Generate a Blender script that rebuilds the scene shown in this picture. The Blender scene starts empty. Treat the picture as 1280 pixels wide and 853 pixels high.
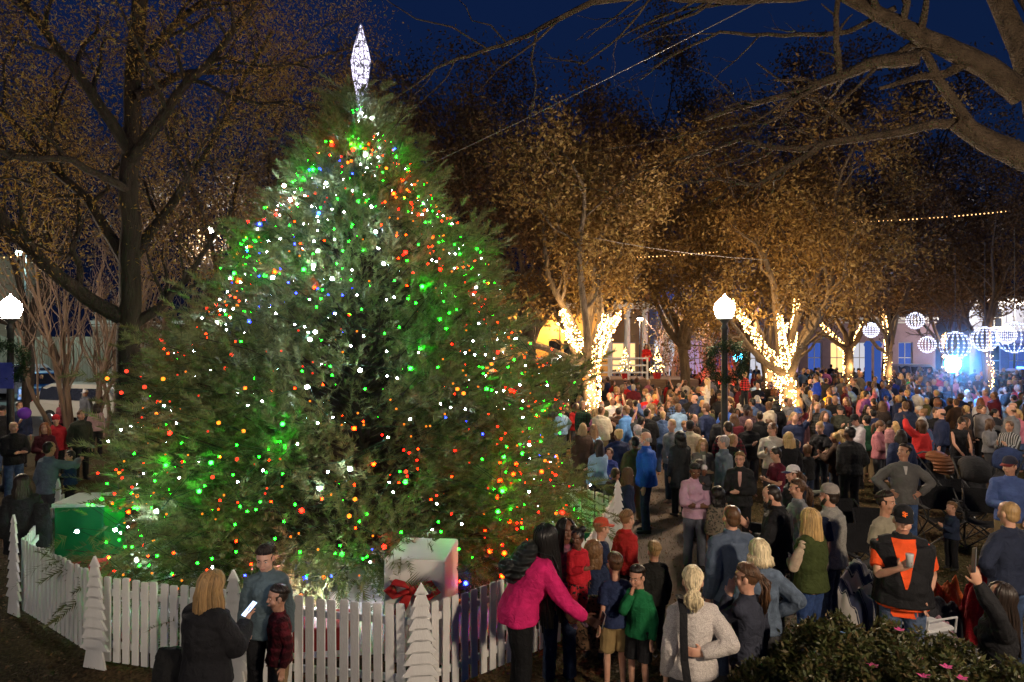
import bpy, math, random
import numpy as np
from mathutils import Vector, Matrix, noise as mnoise
R = math.radians
SC = bpy.context.scene
COL = SC.collection
# ------------------------------------------------------------------ camera, sky, exposure
FPX, CX, CY, CAMH = 850.0, 640.0, 426.5, 3.5          # photo is 1280 wide; camera 3.5 m above the square
cam_d = bpy.data.cameras.new('camera'); cam = bpy.data.objects.new('camera', cam_d); COL.objects.link(cam)
cam.location = (0, 0, CAMH); cam.rotation_euler = (R(90), 0, 0)
cam_d.sensor_width = 36; cam_d.lens = 36 * FPX / 1280; cam_d.clip_end = 2000; cam_d.clip_start = 0.1
SC.camera = cam
w = bpy.data.worlds.new('World'); SC.world = w; w.use_nodes = True
nt = w.node_tree; bg = nt.nodes['Background']
sky = nt.nodes.new('ShaderNodeTexSky'); sky.sky_type = 'NISHITA'; sky.sun_disc = False
sky.sun_elevation = R(-3.5); sky.sun_rotation = R(150); sky.air_density = 1.0; sky.dust_density = 1.0; sky.ozone_density = 3.0
mixn = nt.nodes.new('ShaderNodeMix'); mixn.data_type = 'RGBA'; mixn.blend_type = 'MULTIPLY'; mixn.inputs[0].default_value = 1
nt.links.new(sky.outputs[0], mixn.inputs[6]); mixn.inputs[7].default_value = (0.14, 0.66, 0.9, 1)
addn = nt.nodes.new('ShaderNodeMix'); addn.data_type = 'RGBA'; addn.blend_type = 'ADD'; addn.inputs[0].default_value = 1; addn.inputs[7].default_value = (.0022, .0042, .014, 1)
nt.links.new(mixn.outputs[2], addn.inputs[6]); nt.links.new(addn.outputs[2], bg.inputs[0]); bg.inputs[1].default_value = 1.1
SC.render.engine = 'CYCLES'
SC.view_settings.view_transform = 'Standard'; SC.view_settings.look = 'None'
SC.view_settings.exposure = 0.0; SC.view_settings.gamma = 1.0; SC.view_settings.use_curve_mapping = False
cy = SC.cycles
cy.use_denoising = True; cy.denoiser = 'OPENIMAGEDENOISE'; cy.use_light_tree = True
cy.max_bounces = 5; cy.diffuse_bounces = 2; cy.glossy_bounces = 2; cy.transmission_bounces = 3; cy.transparent_max_bounces = 6
cy.sample_clamp_indirect = 4.0; cy.caustics_reflective = False; cy.caustics_refractive = False
cy.use_adaptive_sampling = True; cy.adaptive_threshold = 0.02
SC.render.use_persistent_data = False

def W(px, py, d):                                      # a pixel of the 1280 photo at depth d -> point
    return Vector(((px - CX) / FPX * d, d, CAMH - (py - CY) / FPX * d))

# ------------------------------------------------------------------ lamps' own light (positions are those of the lamp posts)
def point(name, loc, power, col, rad=0.12, parent=None):
    l = bpy.data.lights.new(name, 'POINT'); l.energy = power; l.color = col; l.shadow_soft_size = rad
    o = bpy.data.objects.new(name, l); COL.objects.link(o); o.location = loc
    if parent: o.parent = parent
    return o

# ------------------------------------------------------------------ scene helpers
def tag(o, label=None, cat=None, group=None, kind=None):
    if label: o['label'] = label
    if cat: o['category'] = cat
    if group: o['group'] = group
    if kind: o['kind'] = kind
    return o
def empty(name, loc=(0, 0, 0), rz=0, label=None, cat=None, group=None):
    o = bpy.data.objects.new(name, None); COL.objects.link(o); o.location = loc; o.rotation_euler = (0, 0, rz)
    o.empty_display_size = .1
    return tag(o, label, cat, group)
def link(name, me, mat=None, parent=None):
    o = bpy.data.objects.new(name, me); COL.objects.link(o)
    if mat is not None and not me.materials: me.materials.append(mat)
    if parent: o.parent = parent
    return o
def np_mesh(name, V, F, smooth=False):                 # V (n,3), F (m,k) all faces the same size
    V = np.asarray(V, np.float32); F = np.asarray(F, np.int32)
    me = bpy.data.meshes.new(name); k = F.shape[1]
    me.vertices.add(len(V)); me.vertices.foreach_set('co', V.ravel())
    me.loops.add(F.size); me.loops.foreach_set('vertex_index', F.ravel())
    me.polygons.add(len(F)); me.polygons.foreach_set('loop_start', np.arange(0, F.size, k, dtype=np.int32))
    me.update(calc_edges=True)
    if smooth: me.shade_smooth()
    return me
class MB:                                              # collects shapes, links them as one mesh
    def __init__(s): s.v = []; s.f = []; s.mi = []; s.m = 0
    def add(s, V, F):
        n = len(s.v); s.v += [tuple(p) for p in V]; s.f += [tuple(i + n for i in f) for f in F]; s.mi += [s.m] * len(F)
    def box(s, c, d, rz=0, bev=0, rx=0):
        M = Matrix.Translation(c) @ Matrix.Rotation(rz, 4, 'Z') @ Matrix.Rotation(rx, 4, 'X')
        x, y, z = d[0] / 2, d[1] / 2, d[2] / 2
        if bev:
            b = min(bev, x * .9, y * .9, z * .9); V = []; F = []
            for lx, ly, zz in ((x - b, y - b, -z), (x, y, -z + b), (x, y, z - b), (x - b, y - b, z)):
                bb = b
                for px_, py_ in ((lx, ly - bb), (lx - bb, ly), (-lx + bb, ly), (-lx, ly - bb), (-lx, -ly + bb), (-lx + bb, -ly), (lx - bb, -ly), (lx, -ly + bb)):
                    V.append(M @ Vector((px_, py_, zz)))
            for r in range(3):
                for i in range(8): F.append((r * 8 + i, r * 8 + (i + 1) % 8, r * 8 + 8 + (i + 1) % 8, r * 8 + 8 + i))
            F.append(tuple(range(7, -1, -1))); F.append(tuple(range(24, 32)))
            F = [tuple(reversed(f)) for f in F[:-2]] + [tuple(range(8)), tuple(range(31, 23, -1))]
            F = [tuple(reversed(f)) for f in F]
            s.add(V, F); return
        V = [M @ Vector((a * x, b * y, cc * z)) for a in (-1, 1) for b in (-1, 1) for cc in (-1, 1)]
        s.add(V, [(0, 1, 3, 2), (4, 6, 7, 5), (0, 4, 5, 1), (2, 3, 7, 6), (0, 2, 6, 4), (1, 5, 7, 3)])
    def tube(s, P, Rr, lat=None, n=8, cap=True, closed=False):
        V, F = tube_geo(P, Rr, lat, n, cap); s.add(V, F)
    def ell(s, c, r, M=None, n=10, m=7):
        V = []; F = []; M = M or Matrix.Identity(3); c = Vector(c)
        for j in range(1, m):
            t = math.pi * j / m
            for i in range(n):
                a = 2 * math.pi * i / n
                V.append(c + M @ Vector((r[0] * math.sin(t) * math.cos(a), r[1] * math.sin(t) * math.sin(a), r[2] * math.cos(t))))
        V.append(c + M @ Vector((0, 0, r[2]))); V.append(c - M @ Vector((0, 0, r[2])))
        a, b = len(V) - 2, len(V) - 1
        for i in range(n):
            k = (i + 1) % n
            F.append((a, i, k)); F.append((b, (m - 2) * n + k, (m - 2) * n + i))
            for j in range(m - 2): F.append((j * n + i, (j + 1) * n + i, (j + 1) * n + k, j * n + k))
        s.add(V, F)
    def lathe(s, prof, c=(0, 0, 0), n=12):             # prof: (r, z) bottom to top
        V = []; F = []; c = Vector(c)
        for r, z in prof:
            for i in range(n):
                a = 2 * math.pi * i / n; V.append(c + Vector((r * math.cos(a), r * math.sin(a), z)))
        for j in range(len(prof) - 1):
            for i in range(n):
                k = (i + 1) % n; F.append((j * n + i, j * n + k, (j + 1) * n + k, (j + 1) * n + i))
        F.append(tuple(range(n - 1, -1, -1))); F.append(tuple((len(prof) - 1) * n + i for i in range(n)))
        s.add(V, F)
    def prism(s, pts, y0, y1, M=None):                 # outline in x,z extruded along y
        n = len(pts); V = [Vector((x, y0, z)) for x, z in pts] + [Vector((x, y1, z)) for x, z in pts]
        if M: V = [M @ v for v in V]
        s.add(V, [tuple(range(n)), tuple(range(2 * n - 1, n - 1, -1))] + [(i, (i + 1) % n + 0, (i + 1) % n + n, i + n)[::-1] for i in range(n)])
    def mesh(s, name, smooth=False):
        me = bpy.data.meshes.new(name); me.from_pydata(s.v, [], s.f)
        if s.m: me.polygons.foreach_set('material_index', s.mi)
        me.update()
        if smooth: me.shade_smooth()
        return me
    def build(s, name, mat, parent=None, smooth=False, loc=None):
        me = s.mesh(name, smooth)
        for m in (mat if isinstance(mat, (list, tuple)) else [mat]): me.materials.append(m)
        o = link(name, me, None, parent)
        if loc: o.location = loc
        return o
def tube_geo(P, Rr, lat=None, n=8, cap=True):
    P = [Vector(p) for p in P]; k = len(P); V = []; F = []
    if not isinstance(Rr, (list, tuple)): Rr = [Rr] * k
    prev = None
    for i, p in enumerate(P):
        t = (P[min(i + 1, k - 1)] - P[max(i - 1, 0)])
        t = t.normalized() if t.length > 1e-9 else Vector((0, 0, 1))
        if lat is not None: a = Vector(lat)
        elif prev is not None: a = prev
        else: a = Vector((1, 0, 0)) if abs(t.x) < .8 else Vector((0, 1, 0))
        a = (a - t * a.dot(t)); a = a.normalized() if a.length > 1e-6 else t.orthogonal().normalized()
        prev = a; b = t.cross(a); r = Rr[i]; ra, rb = r if isinstance(r, (tuple, list)) else (r, r)
        for j in range(n):
            q = 2 * math.pi * j / n; V.append(p + a * (ra * math.cos(q)) + b * (rb * math.sin(q)))
    for i in range(k - 1):
        for j in range(n):
            m = (j + 1) % n; F.append((i * n + j, i * n + m, (i + 1) * n + m, (i + 1) * n + j))
    if cap: F.append(tuple(range(n - 1, -1, -1))); F.append(tuple((k - 1) * n + j for j in range(n)))
    return V, F

# ------------------------------------------------------------------ materials
MC = {}
def nodes(name):
    m = bpy.data.materials.new(name); m.use_nodes = True; t = m.node_tree
    return m, t, t.nodes['Principled BSDF']
def N(t, typ, **kw):
    n = t.nodes.new(typ)
    for k, v in kw.items():
        if k[0] == 'i' and k[1:].isdigit(): n.inputs[int(k[1:])].default_value = v
        else: setattr(n, k, v)
    return n
def coords(t, scale=(1, 1, 1), kind='Object'):
    c = N(t, 'ShaderNodeTexCoord'); mp = N(t, 'ShaderNodeMapping'); mp.inputs['Scale'].default_value = scale
    t.links.new(c.outputs[kind], mp.inputs[0]); return mp.outputs[0]
def c4(c, k=1): return (c[0] * k, c[1] * k, c[2] * k, 1)
def surf(name, col, col2=None, scale=4.0, rough=.8, spec=.3, bump=.2, bscale=None, stretch=(1, 1, 1), metal=0, detail=5, bd=.02):
    key = ('surf', name)
    if key in MC: return MC[key]
    m, t, b = nodes(name); co = coords(t, stretch)
    n1 = N(t, 'ShaderNodeTexNoise'); n1.inputs['Scale'].default_value = scale; n1.inputs['Detail'].default_value = detail
    t.links.new(co, n1.inputs[0])
    rp = N(t, 'ShaderNodeValToRGB'); rp.color_ramp.elements[0].position = .3; rp.color_ramp.elements[1].position = .7
    rp.color_ramp.elements[0].color = c4(col); rp.color_ramp.elements[1].color = c4(col2 or col, 1 if col2 else 1.25)
    t.links.new(n1.outputs[0], rp.inputs[0]); t.links.new(rp.outputs[0], b.inputs['Base Color'])
    b.inputs['Roughness'].default_value = rough; b.inputs['Specular IOR Level'].default_value = spec; b.inputs['Metallic'].default_value = metal
    if bump:
        n2 = N(t, 'ShaderNodeTexNoise'); n2.inputs['Scale'].default_value = bscale or scale * 6; n2.inputs['Detail'].default_value = 4
        t.links.new(co, n2.inputs[0]); bp = N(t, 'ShaderNodeBump'); bp.inputs['Strength'].default_value = bump; bp.inputs['Distance'].default_value = bd
        t.links.new(n2.outputs[0], bp.inputs['Height']); t.links.new(bp.outputs[0], b.inputs['Normal'])
    MC[key] = m; return m
def emit(name, col, strength=1.0, sample=True):
    key = ('emit', name)
    if key in MC: return MC[key]
    m = bpy.data.materials.new(name); m.use_nodes = True; t = m.node_tree; t.nodes.clear()
    e = N(t, 'ShaderNodeEmission'); e.inputs[0].default_value = c4(col); e.inputs[1].default_value = strength
    o = N(t, 'ShaderNodeOutputMaterial'); t.links.new(e.outputs[0], o.inputs[0])
    if not sample: m.cycles.emission_sampling = 'NONE'
    MC[key] = m; return m
def cloth(col, pat='plain', col2=None):
    key = ('cloth', tuple(col), pat, col2)
    if key in MC: return MC[key]
    m, t, b = nodes('fabric'); co = coords(t)
    b.inputs['Roughness'].default_value = .85 if pat != 'puffer' else .45
    b.inputs['Specular IOR Level'].default_value = .2; b.inputs['Sheen Weight'].default_value = 0
    n1 = N(t, 'ShaderNodeTexNoise'); n1.inputs['Scale'].default_value = {'denim': 14, 'heather': 160}.get(pat, 7); n1.inputs['Detail'].default_value = 6
    t.links.new(co, n1.inputs[0])
    mr = N(t, 'ShaderNodeMapRange'); t.links.new(n1.outputs[0], mr.inputs[0])
    mr.inputs[1].default_value = .3; mr.inputs[2].default_value = .7
    lo, hi = {'denim': (.65, 1.4), 'heather': (.6, 1.5)}.get(pat, (.82, 1.18)); mr.inputs[3].default_value = lo; mr.inputs[4].default_value = hi
    mx = N(t, 'ShaderNodeMix', data_type='RGBA', blend_type='MULTIPLY'); mx.inputs[0].default_value = 1
    mx.inputs[6].default_value = c4(col); t.links.new(mr.outputs[0], mx.inputs[7])
    out = mx.outputs[2]
    if pat in ('plaid', 'stripe', 'vstripe', 'floral', 'spots'):
        c2 = c4(col2 or (.02, .02, .02)); fac = None
        if pat == 'plaid':
            fs = []
            for ax in ('X', 'Z'):
                wv = N(t, 'ShaderNodeTexWave', wave_type='BANDS', bands_direction=ax); wv.inputs['Scale'].default_value = 4.2; t.links.new(co, wv.inputs[0]); fs.append(wv.outputs['Fac'])
            mm = N(t, 'ShaderNodeMath', operation='ADD'); t.links.new(fs[0], mm.inputs[0]); t.links.new(fs[1], mm.inputs[1])
            r2 = N(t, 'ShaderNodeMapRange'); r2.inputs[1].default_value = .7; r2.inputs[2].default_value = 1.3; t.links.new(mm.outputs[0], r2.inputs[0]); fac = r2.outputs[0]
        elif pat in ('stripe', 'vstripe'):
            wv = N(t, 'ShaderNodeTexWave', wave_type='BANDS', bands_direction='Z' if pat == 'stripe' else 'X'); wv.inputs['Scale'].default_value = 7
            wv.inputs['Distortion'].default_value = 1.0; t.links.new(co, wv.inputs[0])
            r2 = N(t, 'ShaderNodeMapRange'); r2.inputs[1].default_value = .45; r2.inputs[2].default_value = .55; t.links.new(wv.outputs['Fac'], r2.inputs[0]); fac = r2.outputs[0]
        else:
            vo = N(t, 'ShaderNodeTexNoise'); vo.inputs['Scale'].default_value = 11 if pat == 'floral' else 30; vo.inputs['Detail'].default_value = 1; t.links.new(co, vo.inputs[0])
            r2 = N(t, 'ShaderNodeMapRange'); r2.inputs[1].default_value = .55; r2.inputs[2].default_value = .6; t.links.new(vo.outputs[0], r2.inputs[0]); fac = r2.outputs[0]
        m3 = N(t, 'ShaderNodeMix', data_type='RGBA'); t.links.new(fac, m3.inputs[0]); t.links.new(out, m3.inputs[6]); m3.inputs[7].default_value = c2; out = m3.outputs[2]
    t.links.new(out, b.inputs['Base Color'])
    bp = N(t, 'ShaderNodeBump'); bp.inputs['Distance'].default_value = .02
    if pat == 'puffer':
        wv = N(t, 'ShaderNodeTexWave', wave_type='BANDS', bands_direction='Z', wave_profile='SIN'); wv.inputs['Scale'].default_value = 4.5; wv.inputs['Distortion'].default_value = .6
        t.links.new(co, wv.inputs[0]); t.links.new(wv.outputs['Fac'], bp.inputs['Height']); bp.inputs['Strength'].default_value = .9; bp.inputs['Distance'].default_value = .03
    else:
        n2 = N(t, 'ShaderNodeTexNoise'); n2.inputs['Scale'].default_value = 14; n2.inputs['Detail'].default_value = 5; n2.inputs['Distortion'].default_value = 1.2
        t.links.new(co, n2.inputs[0]); t.links.new(n2.outputs[0], bp.inputs['Height']); bp.inputs['Strength'].default_value = .9
    t.links.new(bp.outputs[0], b.inputs['Normal'])
    MC[key] = m; return m
def skin_mat(col):
    key = ('skin', tuple(col))
    if key in MC: return MC[key]
    m, t, b = nodes('skin'); co = coords(t)
    n1 = N(t, 'ShaderNodeTexNoise'); n1.inputs['Scale'].default_value = 12; n1.inputs['Detail'].default_value = 3; t.links.new(co, n1.inputs[0])
    rp = N(t, 'ShaderNodeValToRGB'); rp.color_ramp.elements[0].position = .35; rp.color_ramp.elements[1].position = .7
    rp.color_ramp.elements[0].color = (col[0] * .9, col[1] * .78, col[2] * .75, 1); rp.color_ramp.elements[1].color = c4(col, 1.08)
    t.links.new(n1.outputs[0], rp.inputs[0]); t.links.new(rp.outputs[0], b.inputs['Base Color'])
    b.inputs['Roughness'].default_value = .5; b.inputs['Specular IOR Level'].default_value = .35
    MC[key] = m; return m
def hair_mat(col):
    key = ('hair', tuple(col))
    if key in MC: return MC[key]
    m, t, b = nodes('hair'); co = coords(t, (60, 60, 5))
    n1 = N(t, 'ShaderNodeTexNoise'); n1.inputs['Scale'].default_value = 1.2; n1.inputs['Detail'].default_value = 3; t.links.new(co, n1.inputs[0])
    g = N(t, 'ShaderNodeNewGeometry')
    ad = N(t, 'ShaderNodeMath', operation='MULTIPLY_ADD'); t.links.new(g.outputs['Random Per Island'], ad.inputs[0]); ad.inputs[1].default_value = .35; t.links.new(n1.outputs[0], ad.inputs[2])
    rp = N(t, 'ShaderNodeValToRGB'); rp.color_ramp.elements[0].position = .38; rp.color_ramp.elements[1].position = .85
    rp.color_ramp.elements[0].color = c4(col, .5); rp.color_ramp.elements[1].color = c4(col, 1.35)
    t.links.new(ad.outputs[0], rp.inputs[0]); t.links.new(rp.outputs[0], b.inputs['Base Color'])
    b.inputs['Roughness'].default_value = .42; b.inputs['Specular IOR Level'].default_value = .35
    bp = N(t, 'ShaderNodeBump'); bp.inputs['Strength'].default_value = .5; bp.inputs['Distance'].default_value = .01
    t.links.new(n1.outputs[0], bp.inputs['Height']); t.links.new(bp.outputs[0], b.inputs['Normal'])
    MC[key] = m; return m
def leaf_mat(name, cols, trans=.3, rough=.6):
    key = ('leaf', name)
    if key in MC: return MC[key]
    m, t, b = nodes(name); g = N(t, 'ShaderNodeNewGeometry'); rp = N(t, 'ShaderNodeValToRGB')
    cr = rp.color_ramp
    while len(cr.elements) < len(cols): cr.elements.new(.5)
    for i, c in enumerate(cols): cr.elements[i].position = i / max(1, len(cols) - 1); cr.elements[i].color = c4(c)
    n1 = N(t, 'ShaderNodeTexNoise'); n1.inputs['Scale'].default_value = .7; n1.inputs['Detail'].default_value = 3; t.links.new(coords(t), n1.inputs[0])
    ad = N(t, 'ShaderNodeMath', operation='MULTIPLY_ADD'); t.links.new(n1.outputs[0], ad.inputs[0]); ad.inputs[1].default_value = .9
    md = N(t, 'ShaderNodeMath', operation='MULTIPLY_ADD'); t.links.new(g.outputs['Random Per Island'], md.inputs[0]); md.inputs[1].default_value = .6; md.inputs[2].default_value = -.25
    t.links.new(md.outputs[0], ad.inputs[2]); t.links.new(ad.outputs[0], rp.inputs[0]); t.links.new(rp.outputs[0], b.inputs['Base Color'])
    b.inputs['Roughness'].default_value = rough; b.inputs['Specular IOR Level'].default_value = .25
    tr = N(t, 'ShaderNodeBsdfTranslucent'); t.links.new(rp.outputs[0], tr.inputs[0])
    ms = N(t, 'ShaderNodeMixShader'); ms.inputs[0].default_value = trans
    o = [n for n in t.nodes if n.type == 'OUTPUT_MATERIAL'][0]
    t.links.new(b.outputs[0], ms.inputs[1]); t.links.new(tr.outputs[0], ms.inputs[2]); t.links.new(ms.outputs[0], o.inputs[0])
    MC[key] = m; return m
# remesh queue: rough unions become one smooth skin, all evaluated together
RQ = []
TEXS = {}
def dtex(scale):
    if scale not in TEXS:
        tx = bpy.data.textures.new('folds', 'CLOUDS'); tx.noise_scale = scale; tx.noise_depth = 2; TEXS[scale] = tx
    return TEXS[scale]
def remesh(o, vox, smooth=3, disp=0, dscale=.1):
    m = o.modifiers.new('r', 'REMESH'); m.mode = 'VOXEL'; m.voxel_size = vox; m.use_smooth_shade = True
    if smooth: s = o.modifiers.new('s', 'SMOOTH'); s.iterations = smooth; s.factor = .5
    if disp:
        d = o.modifiers.new('d', 'DISPLACE'); d.texture = dtex(dscale); d.strength = disp; d.mid_level = .3; d.texture_coords = 'LOCAL'
    RQ.append(o); return o
def flush():
    if not RQ: return
    bpy.context.view_layer.update(); dg = bpy.context.evaluated_depsgraph_get()
    new = [bpy.data.meshes.new_from_object(o.evaluated_get(dg)) for o in RQ]
    for o, me in zip(RQ, new):
        mats = list(o.data.materials); old = o.data; o.modifiers.clear(); o.data = me; me.name = old.name
        me.materials.clear()
        for mm in mats: me.materials.append(mm)
        me.shade_smooth(); bpy.data.meshes.remove(old)
    RQ.clear()
# ------------------------------------------------------------------ people
SK = {'l': (.52, .30, .21), 'm': (.42, .23, .15), 't': (.30, .16, .095), 'd': (.13, .062, .036), 'k': (.085, .042, .026)}
HC = {'blond': (.42, .27, .11), 'plat': (.55, .45, .28), 'brown': (.07, .034, .016), 'dark': (.018, .011, .008), 'black': (.006, .005, .005), 'grey': (.32, .30, .28), 'red': (.19, .06, .02), 'white': (.6, .58, .54), 'lbrown': (.16, .085, .038), 'dblond': (.26, .16, .07)}
ARM = {  # wrist relative to the shoulder (x outwards, y forwards, z up; metres of a 1.75 m adult), elbow pole, hand direction
    'down': ((.06, .03, -.52), (.2, -1, 0), (0, .1, -1)), 'pocket': ((.0, .07, -.44), (.6, -1, 0), (-.2, .5, -1)),
    'hips': ((.03, .05, -.36), (1, -.4, .1), (-.9, .5, -.2)), 'phone': ((-.09, .34, -.17), (.35, -.2, -1), (-.2, .5, .8)),
    'chest': ((-.14, .24, -.22), (.5, -.2, -1), (-1, .2, .2)), 'crossed': ((-.2, .2, -.2), (.6, .1, -1), (-1, .1, .1)),
    'chin': ((-.13, .17, .06), (.4, .3, -1), (-.2, .1, 1)), 'up': ((.05, .26, .36), (1, -.3, 0), (0, .3, 1)),
    'back': ((-.13, -.17, -.27), (1, -.3, 0), (-1, .0, .35)), 'fwd': ((-.05, .44, -.18), (.4, 0, -1), (-.1, 1, 0)),
    'low': ((-.04, .3, -.38), (.5, -.5, 0), (-.2, 1, -.3)), 'hold': ((-.17, .26, -.27), (.6, 0, -1), (-1, .3, 0)),
    'side': ((.38, .25, -.12), (.3, -.2, -1), (.8, .5, .1)), 'cup': ((-.12, .30, -.12), (.7, -.2, -1), (-.6, .3, .7)),
    'reach': ((-.12, .50, .02), (.4, 0, -1), (-.2, 1, .1)), 'lap': ((-.08, .30, -.36), (.6, -.2, -.3), (-.5, .8, -.1)),
    'selfie2': ((.04, .50, -.20), (.3, 0, -1), (-.05, 1, .25)), 'around': ((-.02, .42, .0), (.8, .2, -.3), (-.3, .8, 0)),
    'selfie': ((.02, .52, .10), (.4, 0, -1), (.1, .6, .8)), 'handup': ((.10, .22, .45), (1, -.1, 0), (0, .2, 1)), 'hatreach': ((-.05, .15, .2), (1, .2, 0), (-.6, .1, .6))}
class Sk: pass
def skeleton(h, sex='m', lean=0, hy=0, hp=0, arms=('down', 'down'), sit=0, fat=1.0, step=.0, tw=0, roll=0):
    k = Sk(); s = h / 1.75; k.s = s; k.hs = s * (1 + max(0, 1.7 - h) * .52); k.fat = fat; k.sex = sex
    X = Vector((1, 0, 0)); k.X = X
    pz = (.93 if not sit else .47) * s
    k.pel = Vector((0, 0, pz)); k.sp = []                # spine points with their forward axis
    L = [0, .14, .34, .47, .545]; a = [0, .5, .85, 1, 1]; p = k.pel.copy(); prevl = 0
    for li, ai in zip(L, a):
        th = R(lean * ai); U = Vector((math.sin(R(roll * ai)), math.sin(th), math.cos(th))).normalized(); p = p + U * ((li - prevl) * s); prevl = li
        k.sp.append((p.copy(), U))
    k.U = k.sp[-1][1]; k.F = X.cross(k.U) * -1
    T = Matrix.Rotation(R(tw), 3, k.U); k.TX = T @ X; k.TF = Vector(k.U).cross(k.TX); k.TF = k.TF if k.TF.y > 0 or abs(lean) > 60 else -k.TF
    sw = (.185 if sex == 'm' else .162 if sex == 'f' else .15) * s; k.sw = sw
    sh = k.sp[3][0]; k.sh = {}; k.el = {}; k.wr = {}; k.hd = {}
    for side, nm in ((-1, arms[0]), (1, arms[1])):
        S = sh + k.TX * (side * sw) - k.U * (.028 * s); k.sh[side] = S
        t, pole, hd = ARM[nm]
        t = k.TX * (t[0] * side) + k.TF * t[1] * 1.0 + Vector((0, 0, t[2])) ; t = t * s; pole = (k.TX * (pole[0] * side) + k.TF * pole[1] + Vector((0, 0, pole[2]))).normalized()
        a1, a2 = .29 * s, .25 * s; dd = min(t.length, (a1 + a2) * .985); tn = t.normalized()
        ca = (a1 * a1 + dd * dd - a2 * a2) / (2 * a1 * dd); sa = math.sqrt(max(0, 1 - ca * ca))
        pp = (pole - tn * pole.dot(tn)); pp = pp.normalized() if pp.length > 1e-4 else Vector((0, -1, 0))
        k.el[side] = S + tn * (a1 * ca) + pp * (a1 * sa); k.wr[side] = S + tn * dd
        k.hd[side] = (k.TX * (hd[0] * side) + k.TF * hd[1] + Vector((0, 0, hd[2]))).normalized()
    hb = k.sp[4][0]; th = R(lean * .6 + hp)
    HU0 = Vector((math.sin(R(roll)), math.sin(th), math.cos(th))).normalized()
    k.HU = HU0; Hh = Matrix.Rotation(R(hy), 3, 'Z'); f0 = Vector((0, math.cos(th), -math.sin(th)))
    k.HU = (Hh @ HU0 * .6 + HU0 * .4).normalized(); k.HF = Hh @ f0; k.HF = (k.HF - k.HU * k.HF.dot(k.HU)).normalized(); k.HX = k.HF.cross(k.HU)
    k.neck = hb; k.hc = hb + k.HU * (.135 * k.hs) + k.HF * (.018 * k.hs) + k.U * (.02 * s)
    k.HM = Matrix((k.HX, k.HF, k.HU)).transposed()
    k.hip = {}; k.kn = {}; k.an = {}
    for side in (-1, 1):
        H_ = k.pel + X * (side * .088 * s) - Vector((0, 0, .02 * s)); k.hip[side] = H_
        if sit:
            k.kn[side] = H_ + Vector((side * .05, .42, .02)) * s; k.an[side] = k.kn[side] + Vector((side * .01, -.02 + .05 * side, 0)) * s; k.an[side].z = .08 * s
        else:
            k.an[side] = Vector((side * .115 * s, side * step * s, .08 * s)); m = (H_ + k.an[side]) / 2; k.kn[side] = m + Vector((0, .03 * s, .02 * s))
    k.low = min(k.an[1].z, k.an[-1].z)
    return k
def hpt(k, x, y, z): return k.hc + (k.HX * x + k.HF * y + k.HU * z) * k.hs
def hand(mb, k, side, fine):
    s = k.s; w = k.wr[side]; d = k.hd[side]; e = (w - k.el[side]).normalized(); d = (d + e * .5).normalized()
    lat = Vector((0, 0, 1)); lat = lat - d * lat.dot(d)
    lat = lat.normalized() if lat.length > .3 else (k.TF - d * k.TF.dot(d)).normalized()
    nrm = d.cross(lat) * (1 if side > 0 else -1)          # palm faces inwards
    c = w + d * (.05 * s)
    if not fine:
        mb.tube([w, w + d * .05 * s, w + d * .11 * s, w + d * .165 * s], [(.025 * s, .02 * s), (.04 * s, .018 * s), (.038 * s, .016 * s), (.02 * s, .012 * s)], lat, 8)
        mb.tube([w + d * .03 * s + lat * .02 * s, w + d * .09 * s + lat * .055 * s], [.013 * s, .009 * s], None, 6); return
    mb.tube([w - d * .01 * s, w + d * .03 * s, w + d * .075 * s, w + d * .095 * s], [(.027 * s, .019 * s), (.038 * s, .02 * s), (.043 * s, .017 * s), (.040 * s, .014 * s)], lat, 10)
    pin = nrm
    for i, ln in enumerate((.068, .078, .074, .06)):
        o = lat * ((.031 - i * .021) * s); p0 = w + d * .085 * s + o; curl = .35 + .12 * i
        dd = d.copy(); pts = [p0]; spread = lat * ((.5 - i * .33) * .12)
        for j, fr in enumerate((.42, .32, .26)):
            dd = (dd + pin * curl * (.8 if j else .35) + spread * .5).normalized(); pts.append(pts[-1] + dd * (ln * fr * s * 1.1))
        mb.tube(pts, [.0098 * s, .0095 * s, .0088 * s, .006 * s], None, 7)
    t0 = w + d * .02 * s + lat * .028 * s; mb.tube([t0, t0 + (d * .6 + lat * .7 + pin * .3).normalized() * .04 * s, t0 + (d * .75 + lat * .55 + pin * .4).normalized() * .078 * s], [.0145 * s, .012 * s, .008 * s], None, 7)
def torso_rings(k, g, bottom=None, top=True, flare=0):
    s = k.s; f = k.fat; sx = k.sex
    W_ = [(.158, .112), (.138 if sx == 'f' else .15, .105), (.155 if sx == 'f' else .172, .122), (.16 if sx != 'm' else .178, .098), (.062, .062)]
    P = []; Q = []
    for (p, U), (a, b) in zip(k.sp, W_):
        P.append(p); Q.append((a * s * (f if a > .1 else 1) + g, b * s * (f * 1.05 - .05 if a > .1 else 1) + g))
    return P, Q
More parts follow.
